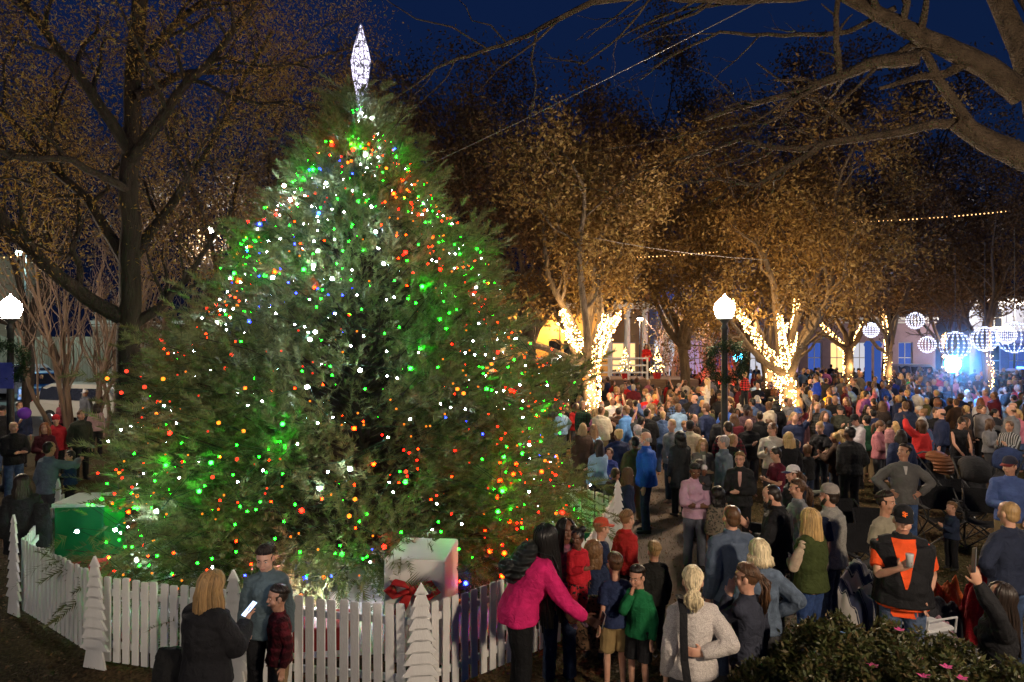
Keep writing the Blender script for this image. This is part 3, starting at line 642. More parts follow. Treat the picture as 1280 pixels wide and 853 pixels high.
# Christmas tree ------------------------------------------------------
XT = Vector((-2.5, 11.2, 0))
def xr(z):                                             # radius of the outline against height
    return float(np.interp(z, [0, .3, .9, 1.6, 2.6, 3.8, 5.2, 6.0, 6.6, 7.05, 7.5], [2.7, 3.35, 3.75, 3.7, 3.3, 2.55, 1.85, 1.15, .6, .24, .04]))
def xmas_tree():
    root = empty('christmas_tree', XT, 0, 'huge feathery evergreen Christmas tree covered in coloured bulbs inside the white picket fence', 'tree')
    mb = MB(); mb.tube([(0, 0, -.05), (0, 0, 3), (.05, 0, 7.3)], [.22, .13, .02], None, 10)
    P = []; D = []
    nb = 620
    for i in range(nb):
        z1 = 7.45 * (1 - (1 - rnd.random() ** .82)) if i > 40 else rnd.uniform(5.5, 7.5)
        z1 = 7.45 * (i + rnd.random()) / nb; z1 = 7.45 * (z1 / 7.45) ** 1.12
        a = i * 2.39996 + rnd.uniform(-.3, .3)
        f = rnd.uniform(.72, 1.08) * (1.13 if rnd.random() < .12 else 1) * (1 + .24 * mnoise.noise(Vector((math.cos(a) * 2, math.sin(a) * 2, z1 * .8))))
        r1 = xr(z1) * f + .04; rise = .5 + .35 * r1 * .6
        z0 = max(.12, z1 - rise); e = Vector((math.cos(a) * r1, math.sin(a) * r1, z1 + rnd.uniform(-.1, .25))); s = Vector((math.cos(a) * .1, math.sin(a) * .1, z0))
        pts = curvy(s, e, 5, .08, i); mb.tube(pts, [.03, .012, .005] if False else [.028, .022, .016, .012, .008, .004], None, 4, cap=False)
        L = (e - s).length; m = int(14 + 17 * r1 ** 1.35 / 1.5)
        for j in range(m):
            t = rnd.uniform(.28, 1.0) ** .6; k = min(int(t * 5), 4); p = pts[k].lerp(pts[k + 1], t * 5 - k)
            sp = .16 + .20 * (1 - t); p = p + Vector((rnd.gauss(0, sp), rnd.gauss(0, sp), rnd.gauss(0, sp * .7)))
            rad = Vector((p.x, p.y, 0)).normalized() if (p.x or p.y) else Vector((0, 0, 1))
            P.append(p); D.append((rad * .85 + Vector((0, 0, .55 if z1 > 1 else -.1)) + Vector((rnd.gauss(0, .3), rnd.gauss(0, .3), rnd.gauss(0, .3)))).normalized())
    mb.build('trunk', BARKD, root)
    P = np.array([tuple(p) for p in P]); D = np.array([tuple(p) for p in D]); n = len(P)
    # each spray: a curved feather of narrow blades
    K = 22; Vs = []
    S = np.cross(D, rng.normal(size=(n, 3))); S /= np.linalg.norm(S, axis=1)[:, None]; U = np.cross(D, S)
    Ls = rng.uniform(.16, .36, n)[:, None]
    for q in range(K):
        t = (q + .5) / K; sgn = 1 if q % 2 else -1
        base = P + D * Ls * t - np.array([0, 0, 1.]) * (Ls * t * t * .22)
        bd = D * .75 + S * sgn * (.75 - .3 * t) + U * rng.normal(0, .28, (n, 1)); bd /= np.linalg.norm(bd, axis=1)[:, None]
        bl = Ls * (.42 - .25 * t) * rng.uniform(.7, 1.3, (n, 1)); wd = np.cross(bd, U + S * .3); wd /= np.linalg.norm(wd, axis=1)[:, None]; wd *= .0085
        Vs.append(np.stack([base - wd, base + wd, base + bd * bl], 1))
    V = np.concatenate(Vs).reshape(-1, 3); F = np.arange(len(V)).reshape(-1, 3)
    V[:, 2] = np.maximum(V[:, 2], .02)
    link('crown', np_mesh('crown', V, F), leaf_mat('conifer_sprays', [(.045, .056, .022), (.115, .132, .048), (.21, .215, .09)], .18, .55), root)
    print('sprays', n, 'tris', len(F)); return root
xmas_tree()
# star on the tree: an eight-sided spindle wrapped in tiny lights
st = empty('tree_star', (XT.x + .02, XT.y - .05, 7.2), 0, 'tall glowing white spindle star on top of the Christmas tree', 'tree topper')
mb = MB(); mb.lathe([(.012, 0), (.05, .22), (.13, .62), (.165, .88), (.12, 1.1), (.06, 1.3), (.006, 1.52)], n=6)
def star_mat():
    m = bpy.data.materials.new('star_skin'); m.use_nodes = True; t = m.node_tree; t.nodes.clear(); v = N(t, 'ShaderNodeTexVoronoi', feature='DISTANCE_TO_EDGE'); v.inputs['Scale'].default_value = 13; v.inputs['Randomness'].default_value = 1
    t.links.new(coords(t, (1, 1, .6)), v.inputs[0]); n = N(t, 'ShaderNodeTexNoise'); n.inputs['Scale'].default_value = 22; n.inputs['Detail'].default_value = 3; t.links.new(coords(t), n.inputs[0])
    r = N(t, 'ShaderNodeMapRange'); r.inputs[1].default_value = .015; r.inputs[2].default_value = .09; r.inputs[3].default_value = .05; r.inputs[4].default_value = 2.2; t.links.new(v.outputs['Distance'], r.inputs[0])
    r2 = N(t, 'ShaderNodeMapRange'); r2.inputs[1].default_value = .42; r2.inputs[2].default_value = .58; r2.inputs[3].default_value = .25; r2.inputs[4].default_value = 1.3; t.links.new(n.outputs[0], r2.inputs[0])
    mu = N(t, 'ShaderNodeMath', operation='MULTIPLY'); t.links.new(r.outputs[0], mu.inputs[0]); t.links.new(r2.outputs[0], mu.inputs[1])
    e = N(t, 'ShaderNodeEmission'); e.inputs[0].default_value = (.84, .78, 1, 1); t.links.new(mu.outputs[0], e.inputs[1]); o = N(t, 'ShaderNodeOutputMaterial'); t.links.new(e.outputs[0], o.inputs[0]); return m
mb.build('spindle', star_mat(), st); mb = MB(); mb.tube([(0, 0, -.5), (0, 0, .02)], .015); mb.build('spike', BARKD, st)
mb = MB()
for i in range(6):
    a = i * math.pi / 3; mb.tube([Vector((r * math.cos(a), r * math.sin(a), z)) for r, z in [(.016, 0), (.054, .22), (.134, .62), (.169, .88), (.124, 1.1), (.064, 1.3), (.008, 1.52)]], .006, None, 4)
mb.build('frame', surf('silver_wire', (.35, .33, .4), metal=1, rough=.3, bump=0), st)

# light strings on the tree
BULB = {'green': (.28, 70, .5), 'white': (80, 95, 125), 'amber': (44, .55, .03), 'red': (34, .12, .05), 'blue': (.4, .8, 34), 'dim': (2.0, .42, .03), 'dimr': (1.6, .07, .03)}
for kk, v in BULB.items():
    emit('bulb_' + kk, v, 1); emit('bigbulb_' + kk, tuple(c * (3 if c > 3 else 1.6) for c in v), 1)
def ico(r):
    t = (1 + 5 ** .5) / 2; V = [Vector(v).normalized() * r for v in ((-1, t, 0), (1, t, 0), (-1, -t, 0), (1, -t, 0), (0, -1, t), (0, 1, t), (0, -1, -t), (0, 1, -t), (t, 0, -1), (t, 0, 1), (-t, 0, -1), (-t, 0, 1))]
    F = [(0, 11, 5), (0, 5, 1), (0, 1, 7), (0, 7, 10), (0, 10, 11), (1, 5, 9), (5, 11, 4), (11, 10, 2), (10, 7, 6), (7, 1, 8), (3, 9, 4), (3, 4, 2), (3, 2, 6), (3, 6, 8), (3, 8, 9), (4, 9, 5), (2, 4, 11), (6, 2, 10), (8, 6, 7), (9, 8, 1)]
    return V, F
BM = {}
for kk in BULB:
    for sz in (0, 1):
        V, F = ico(({'dim': .014, 'dimr': .014}.get(kk, .0135) if sz == 0 else .027)); me = bpy.data.meshes.new('bulb'); me.from_pydata([tuple(v) for v in V], [], F); me.materials.append(MC[('emit', ('bigbulb_' if sz else 'bulb_') + kk)]); me.shade_smooth(); BM[kk, sz] = me
tiers = ['lowest', 'second lowest', 'third', 'fourth', 'fifth', 'sixth', 'seventh', 'eighth', 'ninth', 'tenth', 'eleventh', 'topmost']
wirem = surf('green_wire', (.01, .04, .015), bump=0)
for ti, tn, half in [(a, b, c) for a, b in enumerate(tiers) for c in (0, 1)]:
    z0 = .35 + 6.75 * (ti / 12); z1 = .35 + 6.75 * ((ti + 1) / 12); z0, z1 = z0 + (z1 - z0) * .5 * half, z1 - (z1 - z0) * .5 * (1 - half)
    rt = empty('light_string', XT + Vector((0, 0, z0)), 0, 'string of coloured bulbs, %s half of the %s tier up the Christmas tree' % (('lower', 'upper')[half], tn), 'light string', 'light strings wound round the Christmas tree')
    n = int(46 + 53 * min(1, xr(z0) / 2.6)); pts = []
    for i in range(n):
        a = 2 * math.pi * 1.6 * i / n + ti + half * 2.4; z = z0 + (z1 - z0) * i / n + rnd.uniform(-.28, .28); a += rnd.uniform(-.12, .12)
        r = (xr(z) * rnd.uniform(.80, 1.0) * (1 + .24 * mnoise.noise(Vector((math.cos(a) * 2, math.sin(a) * 2, z * .8))))) + .02; pts.append(Vector((r * math.cos(a), r * math.sin(a), z - z0)))
    mb = MB(); mb.tube(pts, .004, None, 3, cap=False); mb.build('wire', wirem, rt)
    cl = 'green'
    for i, p in enumerate(pts):
        if i == 0 or rnd.random() < .42: cl = rnd.choices(['green', 'white', 'amber', 'red', 'blue', 'dim', 'dimr'], [30, 19, 12, 9, 2, 18, 10])[0]
        o = bpy.data.objects.new('bulb', BM[cl, 1 if rnd.random() < .17 else 0]); COL.objects.link(o); o.parent = rt
        o.location = p + Vector((rnd.gauss(0, .05), rnd.gauss(0, .05), rnd.gauss(0, .06)))

# ------------------------------------------------------------------ fence of white pickets with tree-shaped posts
WHITE = surf('white_paint', (.66, .64, .62), (.78, .77, .75), scale=2.5, rough=.6, bump=.25, bscale=40, stretch=(3, 3, .6))
def tree_post(loc, rz, label, h=1.32):
    mb = MB(); n = 9; pts = [(0, h)]; R_ = []
    for i in range(n):
        z = h - .08 - i * (h - .2) / n; wd = .045 + .15 * ((i + 1) / n) ** .9; R_.append((wd, z - .03)); R_.append((wd * .52, z - .012))
    R_.append((.15, 0.0)); out = [(0, h)] + R_ + [(-a, b) for a, b in reversed(R_)]
    # strips between levels keep every face simple
    lv = [(0.004, h)] + R_
    for i in range(len(lv) - 1):
        a, b = lv[i], lv[i + 1]
        if a[1] - b[1] < .002: continue
        mb.prism([(-a[0], a[1]), (a[0], a[1]), (b[0], b[1]), (-b[0], b[1])][::-1], -.012, .012)
    o = mb.build('tree_shaped_post', WHITE); o.location = loc; o.rotation_euler = (0, 0, rz)
    return tag(o, label, 'fence post', 'white fence posts cut like little fir trees')
FP = [(-7.5, 11.4), (-6.3, 8.75), (-4.42, 7.35), (-2.78, 6.92), (-.89, 6.55), (.75, 8.0), (1.66, 11.1), (.9, 12.4)]
plb = ['behind the green gift box at the far left of the fence', 'at the left corner of the fence where it turns away', 'second along from the left corner, in shade', 'behind the teenager in the grey-teal sweater', 'in front of the white gift box, brightly lit', 'hidden behind the children by the right turn of the fence', 'pale blue under the tree lights behind the red-haired boys', 'farthest back on the right beside the tree']
for i, (x, y) in enumerate(FP[:7]):
    j = min(i, len(FP) - 2); dx, dy = FP[j + 1][0] - FP[max(j - 1, 0)][0], FP[j + 1][1] - FP[max(j - 1, 0)][1]; rz = math.atan2(dy, dx)
    nx, ny = math.sin(rz), -math.cos(rz)
    if i == 4: rz = .12
    if i in (0, 1): rz = -.55
    if i == 2: rz = -.3
    if i == 6: rz = .5; nx, ny = .6, -.8
    tree_post((x + nx * .09, y + ny * .09, 0), rz, 'white fir-shaped post ' + plb[i], (1.2, 1.28, 1.2, 1.2, 1.2, 1.2, 1.25)[i])
for i in range(7):
    a, b = Vector((*FP[i], 0)), Vector((*FP[i + 1], 0)); L = (b - a).length; rz = math.atan2(b.y - a.y, b.x - a.x)
    root = empty('picket_fence', a, rz, ['white picket panel running back behind the woman with the black bag', 'white picket panel leaving the left corner', 'white picket panel between the two shaded fir posts', 'white picket panel behind the boy in red plaid', 'white picket panel in front of the white gift box and the red box', 'white picket panel behind the women taking the picture', 'white picket panel behind the children', 'x'][i] if i < 6 else 'white picket panel glowing pale blue at the back right of the tree', 'fence', 'white picket fence panels')
    for z in (.22, .78): mb = MB(); mb.box((L / 2, .03, z), (L, .03, .07), 0, .004); mb.build('rail', WHITE, root)
    n = int(L / .118)
    for q in range(n):
        x = L * (q + .5) / n; h = .95 + rnd.uniform(-.012, .012); mb = MB(); mb.prism([(-.0415, .05), (.0415, .05), (.0415, h - .012), (.033, h), (-.033, h), (-.0415, h - .012)], -.011, .011)
        o = mb.build('picket', WHITE, root); o.location = (x, 0, 0); o.rotation_euler = (rnd.uniform(-.01, .01), rnd.uniform(-.012, .012), 0)
# gift boxes
def gift(x, y, rz, w_, d_, h_, m, label, bow=None, lid=None):
    r = empty('gift_box', (x, y, 0), rz, label, 'gift box', 'big wooden gift boxes inside the fence'); mb = MB(); mb.box((0, 0, h_ / 2), (w_, d_, h_), 0, .012); mb.build('box', m, r)
    if lid: mb = MB(); mb.box((0, 0, h_ + .032), (w_ + .05, d_ + .05, .06), 0, .006); mb.build('lid', lid, r)
    if bow:
        b = empty('bow', (0, -d_ / 2 - .03, h_ - .3)); b.parent = r; mb = MB()
        for e in (-1, 1):
            mb.tube([(0, 0, 0), (e * .09, -.05, .055), (e * .20, -.04, .075), (e * .26, -.02, -.01), (e * .19, -.05, -.075), (e * .08, -.04, -.03), (0, 0, 0)], [(.02, .03), (.028, .06), (.022, .075), (.012, .08), (.02, .075), (.028, .055), (.02, .03)], (0, 0, 1), 10)
            mb.tube([(0, 0, 0), (e * .08, -.03, -.12), (e * .17, -.02, -.30)], [(.02, .01), (.05, .008), (.06, .006)], (1, 0, 0), 8)
        mb.ell((0, -.045, 0), (.045, .04, .05)); o = mb.build('ribbon', bow, b, True)
    return r
RED = surf('red_velvet', (.30, .008, .012), (.42, .02, .02), scale=5, rough=.7, bump=.5, bscale=14)
WB = surf('white_panel', (.6, .585, .56), (.74, .73, .70), scale=1.6, rough=.55, bump=.12, bscale=12)
gift(-1.02, 7.78, -.1, .67, .82, 1.13, WB, 'white wooden gift box with a large dark red bow inside the fence', RED)
gift(-2.15, 7.75, .05, .55, .55, .34, surf('red_paint', (.30, .012, .012), (.4, .02, .02), scale=2, rough=.5, bump=.1), 'low dark red gift box behind the front pickets')
gift(-6.5, 10.5, .1, .7, .7, 1.02, surf('green_paint', (.0, .11, .035), (.01, .16, .05), scale=2, rough=.5, bump=.1), 'green gift box with a white lid at the left of the tree', lid=WB)
gift(-5.9, 9.35, .3, .6, .55, .42, RED, 'dark red gift box on the ground below the green one')
gift(.72, 9.6, .12, .75, .6, .86, surf('green_paint2', (.0, .13, .045), (.01, .2, .07), scale=2, rough=.5, bump=.1), 'deep green gift box at the right edge of the tree behind the children')
# white cloth skirt round the tree
xs, a_ = np.meshgrid(np.linspace(.3, 3.9, 24), np.linspace(0, 2 * math.pi, 64)); 
V = np.stack([XT.x + (xs * np.cos(a_)).ravel(), XT.y + (xs * np.sin(a_)).ravel(), (.06 + .09 * (3.9 - xs) / 3.9 + .035 * np.sin(a_ * 7 + xs * 3) * np.cos(xs * 5)).ravel()], 1); i = np.arange(64 * 24).reshape(64, 24)
F = np.stack([i[:-1, :-1].ravel(), i[:-1, 1:].ravel(), i[1:, 1:].ravel(), i[1:, :-1].ravel()], 1)
tag(link('tree_skirt', np_mesh('tree_skirt', V, F, True), surf('white_batting', (.5, .48, .48), (.66, .64, .64), scale=3, rough=.95, bump=.8, bscale=9)), 'crumpled white cloth spread under the Christmas tree', 'tree skirt')

fl = empty('flood_light', (-2.9, 8.55, .12), 0, 'small pink flood light hidden under the lowest boughs of the tree', 'flood light'); mb = MB(); mb.tube([(0, 0, 0), (0, 0, .1)], [.06, .08], None, 10); mb.build('housing', surf('black_plastic', (.02, .02, .02)), fl); point('pink_beam', (0, 0, .28), 60, (1, .32, .3), .05, fl); point('white_beam', (.5, -.1, .3), 40, (.9, .9, 1), .05, fl)
# ------------------------------------------------------------------ street lamps: posts with lit globes
IRON = surf('black_iron', (.014, .014, .016), (.03, .03, .032), scale=6, rough=.45, spec=.5, bump=.2)
GLOBE = emit('lamp_globe', (1.0, .93, .82), 30, True)
def street_lamp(x, y, label, power, col=(1, .80, .60), h=4.5, wreath=False, banner=None, g='black iron street lamps with white acorn globes'):
    r = empty('street_lamp', (x, y, 0), 0, label, 'street lamp', g)
    mb = MB(); mb.lathe([(.22, 0), (.22, .12), (.17, .16), (.15, .5), (.11, .62), (.10, .7), (.085, .8), (.07, h - .75), (.09, h - .72), (.09, h - .68), (.05, h - .6), (.12, h - .52), (.13, h - .5)], n=14); mb.build('post', IRON, r, True)
    mb = MB(); mb.lathe([(.11, h - .498), (.19, h - .40), (.235, h - .25), (.21, h - .12), (.12, h - .02), (.035, h + .04), (.012, h + .1)], n=16); o = mb.build('globe', emit('lamp_globe%d' % int(power), tuple(c * max(30, power / 1.3) for c in col), 1), r, True)
    mb = MB(); mb.lathe([(.13, h - .503), (.20, h - .49), (.20, h - .47), (.12, h - .46)], n=16); mb.build('collar', IRON, r)
    if wreath:
        w = empty('wreath', (0, -.12, h - 1.5)); w.parent = r
        P = []; 
        for i in range(2600):
            a = rnd.uniform(0, 2 * math.pi); q = Vector((math.cos(a) * .4, 0, math.sin(a) * .4)) + Vector((rnd.gauss(0, .07), rnd.gauss(0, .06), rnd.gauss(0, .07))); P.append(tuple(q))
        link('foliage', quads(np.array(P), .11, .16), leaf_mat('wreath_green', [(.01, .03, .012), (.03, .06, .025)], .1), w)
    return r
street_lamp(5.0, 16.0, 'black street lamp in the middle of the crowd with a glowing globe', 1050, wreath=True)
street_lamp(-11.8, 16.0, 'black street lamp at the left edge beside the blue banner', 300, wreath=True)
street_lamp(4.9, .8, 'black street lamp just outside the right edge, lighting the foreground', 1250, (1, .80, .58))
street_lamp(-7.5, -1.5, 'unseen black street lamp added behind and left of the viewpoint', 620, (1, .84, .64))  # unseen lamp, added to light the left of the tree and fence
street_lamp(-19.5, 20.5, 'unseen black street lamp added outside the left edge to light the parked cars', 1300, (1, .86, .7))  # added out of frame to brighten the car park
street_lamp(14.5, 13.5, 'unseen black street lamp added outside the right edge to light the crowd', 600, (1, .84, .66))  # extra lamp out of view, put in to light the right of the crowd
# ------------------------------------------------------------------ buildings round the square
def wall_with_openings(w_, h_, ops, th=.3):
    """front wall in x,z with rectangular openings (x0,x1,z0,z1); one mesh of butted blocks"""
    mb = MB(); xs = sorted({0, w_} | {o[0] for o in ops} | {o[1] for o in ops}); zs = sorted({0, h_} | {o[2] for o in ops} | {o[3] for o in ops})
    for a, b in zip(xs, xs[1:]):
        z = 0
        run = None
        for c, d in zip(zs, zs[1:]):
            solid = not any(o[0] <= a + 1e-6 and o[1] >= b - 1e-6 and o[2] <= c + 1e-6 and o[3] >= d - 1e-6 for o in ops)
            if solid: run = (run[0], d) if run else (c, d)
            if (not solid or d == zs[-1]) and run: mb.box(((a + b) / 2, th / 2, (run[0] + run[1]) / 2), (b - a, th, run[1] - run[0])); run = None
    return mb
def brick(name, c1, c2, mortar=(.3, .28, .25)):
    key = ('brick', name)
    if key in MC: return MC[key]
    m, t, b = nodes(name); br = N(t, 'ShaderNodeTexBrick'); br.inputs['Scale'].default_value = 1; br.inputs['Color1'].default_value = c4(c1); br.inputs['Color2'].default_value = c4(c2); br.inputs['Mortar'].default_value = c4(mortar)
    br.inputs['Brick Width'].default_value = .22; br.inputs['Row Height'].default_value = .075; br.inputs['Mortar Size'].default_value = .01
    co = N(t, 'ShaderNodeTexCoord'); sp = N(t, 'ShaderNodeSeparateXYZ'); cb = N(t, 'ShaderNodeCombineXYZ'); t.links.new(co.outputs['Object'], sp.inputs[0]); t.links.new(sp.outputs[0], cb.inputs[0]); t.links.new(sp.outputs[2], cb.inputs[1]); t.links.new(cb.outputs[0], br.inputs[0])
    t.links.new(br.outputs[0], b.inputs['Base Color']); b.inputs['Roughness'].default_value = .9; MC[key] = m; return m
GLASSD = surf('dark_glass', (.02, .022, .03), bump=0, rough=.08, spec=.8)
def lit(n, c, s=1): return emit('lit_' + n, c, s, True)
TRIM = surf('cream_trim', (.55, .52, .46), (.65, .62, .56), scale=3, rough=.7, bump=.1)
DARKROOF = surf('roofing', (.04, .04, .045), (.06, .06, .065), scale=3)
def building(x, y, w_, d_, h_, rz, wall, label, wins, cat='building', cornice=True, awning=None, door=None):
    r = empty('building', (x, y, 0), rz, label, cat)
    ops = [q[:4] for q in wins] + ([door[:4]] if door else [])
    wall_with_openings(w_, h_, ops).build('front_wall', wall, r)
    mb = MB(); mb.box((.15, d_ / 2 + .15, h_ / 2), (.3, d_ - .3, h_)); mb.box((w_ - .15, d_ / 2 + .15, h_ / 2), (.3, d_ - .3, h_)); mb.box((w_ / 2, d_ - .15 + .302, h_ / 2), (w_, .3, h_)); mb.build('side_wall', wall, r)
    mb = MB(); mb.box((w_ / 2, d_ / 2 + .16, h_ + .06), (w_ + .1, d_ + .5, .12)); mb.build('roof', DARKROOF, r)
    if cornice:
        mb = MB(); mb.box((w_ / 2, -.12, h_ - .25), (w_ + .3, .24, .3), 0, .03); mb.box((w_ / 2, -.06, h_ - .55), (w_ + .1, .12, .14), 0, .02); mb.build('cornice', TRIM, r)
    for q in wins:
        x0, x1, z0, z1 = q[:4]; gm = q[4]; f = MB(); t = .07
        for bx in ((x0 + t / 2, (z0 + z1) / 2, t, z1 - z0), (x1 - t / 2, (z0 + z1) / 2, t, z1 - z0)): f.box((bx[0], .14, bx[1]), (bx[2], .08, bx[3] - .004))
        for zz in (z0 + t / 2 + .002, z1 - t / 2 - .002, (z0 + z1) / 2): f.box(((x0 + x1) / 2, .14, zz), (x1 - x0 - 2 * t, .08, t))
        f.box(((x0 + x1) / 2, .142, (z0 + z1) / 2), (.05, .05, z1 - z0 - 2 * t))
        o = f.build('window', TRIM, r); g = MB(); g.box(((x0 + x1) / 2, .2, (z0 + z1) / 2), (x1 - x0, .02, z1 - z0)); g.build('pane', gm, o)
        s = MB(); s.box(((x0 + x1) / 2, -.05, z0 - .06), (x1 - x0 + .16, .14, .1), 0, .01); s.build('sill', TRIM, o)
    if door:
        x0, x1, z0, z1 = door[:4]; g = MB(); g.box(((x0 + x1) / 2, .16, (z0 + z1) / 2 + .002), (x1 - x0 - .01, .06, z1 - z0 - .01)); o = g.build('door', door[4], r)
        g = MB(); g.box((x1 - .15, .11, 1.05), (.04, .05, .14)); g.build('handle', TRIM, o)
    if awning:
        x0, x1, z, dep, m = awning; a = MB(); a.prism([(0, 0), (0, .08), (dep, -.65), (dep, -.9), (dep - .06, -.9), (dep - .06, -.69)], x0, x1, Matrix(((0, 1, 0, 0), (-1, 0, 0, -.26), (0, 0, 1, z), (0, 0, 0, 1)))); a.build('awning', m, r)
    return r
WARMW = lit('warm', (1, .62, .24), 1.6); WARMD = lit('warm_dim', (1, .55, .2), .45); BLUEW = lit('blue', (.12, .25, 1), .4); PINKW = lit('pink', (.75, .5, .8), .55); WHITEW = lit('cool', (.9, .9, 1), .7)
brB = brick('tan_brick', (.30, .2, .12), (.36, .25, .16)); brR = brick('red_brick', (.26, .09, .06), (.33, .13, .08)); 
PLST = surf('pink_stucco', (.24, .16, .17), (.3, .2, .21), scale=2, bump=.2); ORST = surf('ochre_stucco', (.55, .3, .1), (.62, .36, .14), scale=2, bump=.2); BLST = surf('grey_stucco', (.2, .21, .25), (.26, .27, .32), scale=2, bump=.2)
# left: tall tan brick building with gold lights on its eaves
building(-53, 52, 10.5, 9, 10.6, 0, brB, 'tall tan brick building at the far left behind the street lamp', [(x, x + 1.3, z, z + 2, WARMD if (x + z) % 2 < 1 else GLASSD) for x in (1.2, 4.2, 7.4) for z in (1.0, 4.2, 7.4)])
# centre: ochre restaurant front and portico
building(-3, 47, 12.5, 8, 8.2, 0, ORST, 'ochre building glowing orange beyond the band stage', [(1, 3, 1, 3.4, WARMW), (4, 6, 1, 3.4, WHITEW), (7, 9, 1, 3.4, WARMW), (9.9, 11.6, 1, 3.4, WARMW), (1, 2.6, 5, 6.8, WARMD), (4.4, 6, 5, 6.8, WARMD), (8, 9.6, 5, 6.8, WARMD)], awning=(.5, 6.5, 4.8, 1.5, surf('orange_canvas', (.75, .33, .05), bump=.1)))
building(9.6, 49, 9.4, 9, 9.4, 0, BLST, 'pale building with bright shop windows behind the red-stemmed trees', [(.6, 2.2, .9, 3.6, WHITEW), (2.8, 4.4, .9, 3.6, PINKW), (5.0, 6.6, .9, 3.6, BLUEW), (7.2, 8.8, .9, 3.6, WHITEW), (.8, 2.2, 5.2, 7.2, BLUEW), (4, 5.4, 5.2, 7.2, GLASSD), (7, 8.4, 5.2, 7.2, PINKW)])
building(20, 57, 15.5, 9, 5.6, 0, PLST, 'low pink stucco building with tall windows behind the wrapped trees', [(1 + i * 1.9, 2.2 + i * 1.9, .8, 3.4, (WARMD, PINKW, BLUEW, WARMW, WHITEW, PINKW, BLUEW)[i]) for i in range(7)])
building(37, 55, 12, 9, 7, 0, BLST, 'blue-lit storefront with a dark awning behind the hanging globes', [(1 + i * 2.2, 2.6 + i * 2.2, .6, 3.2, BLUEW if i % 2 else GLASSD) for i in range(5)] + [(1.4 + i * 3, 2.8 + i * 3, 4.6, 6.2, GLASSD) for i in range(3)], awning=(.8, 8.4, 4.2, 1.4, surf('navy_canvas', (.02, .03, .09), bump=.1)))
building(50, 53, 16, 9, 8, -.05, brR, 'dark red brick shops at the far right end of the street', [(1 + i * 3, 2.8 + i * 3, .8, 3.2, WARMD if i % 2 else GLASSD) for i in range(5)] + [(1.4 + i * 3, 2.8 + i * 3, 4.8, 6.6, GLASSD) for i in range(4)])
building(-37, 60, 30, 8, 5.4, 0, brB, 'low brown building beyond the plank fence', [(2 + i * 4, 4 + i * 4, 1, 3, GLASSD) for i in range(6)])
# portico: lit columns in front of the ochre building
pr = empty('portico', (3.4, 41, 0), 0, 'white columned portico wrapped in warm lights beside the stage', 'portico')
COLM = surf('white_column', (.7, .68, .62), scale=4, bump=.1)
for i, x in enumerate((0, 2.45, 3.55, 4.6, 5.9)):
    c = MB(); c.lathe([(.26, 0), (.26, .12), (.19, .2), (.17, 5.2), (.24, 5.3), (.24, 5.42)], (x, 0, 0), 14); c.build('column', COLM, pr, True)
c = MB(); c.box((3, .0, 5.62), (6.8, .6, .38), 0, .03); c.build('beam', COLM, pr)
c = MB(); c.box((3, .9, 5.9), (7, 2.6, .14)); c.build('roof', DARKROOF, pr)
# wooden plank fence at the left and hedge
PLANK = surf('weathered_planks', (.13, .10, .075), (.22, .18, .14), scale=2, bump=.6, bscale=12, stretch=(5, 5, .4))
pf = empty('plank_fence', (-42, 47.8, 0), 0, 'tall weathered plank fence behind the parked cars', 'fence'); 
for i in range(124): pass
mb = MB()
for i in range(150): mb.box((.1 + i * .2, 0, 1.9 + rnd.uniform(-.02, .02)), (.185, .03, 3.8))
mb.build('plank_panel', PLANK, pf)
for i in range(11): mb = MB(); mb.box((.2 + i * 2.9, .09, 1.95), (.14, .14, 3.9)); mb.build('post', PLANK, pf)
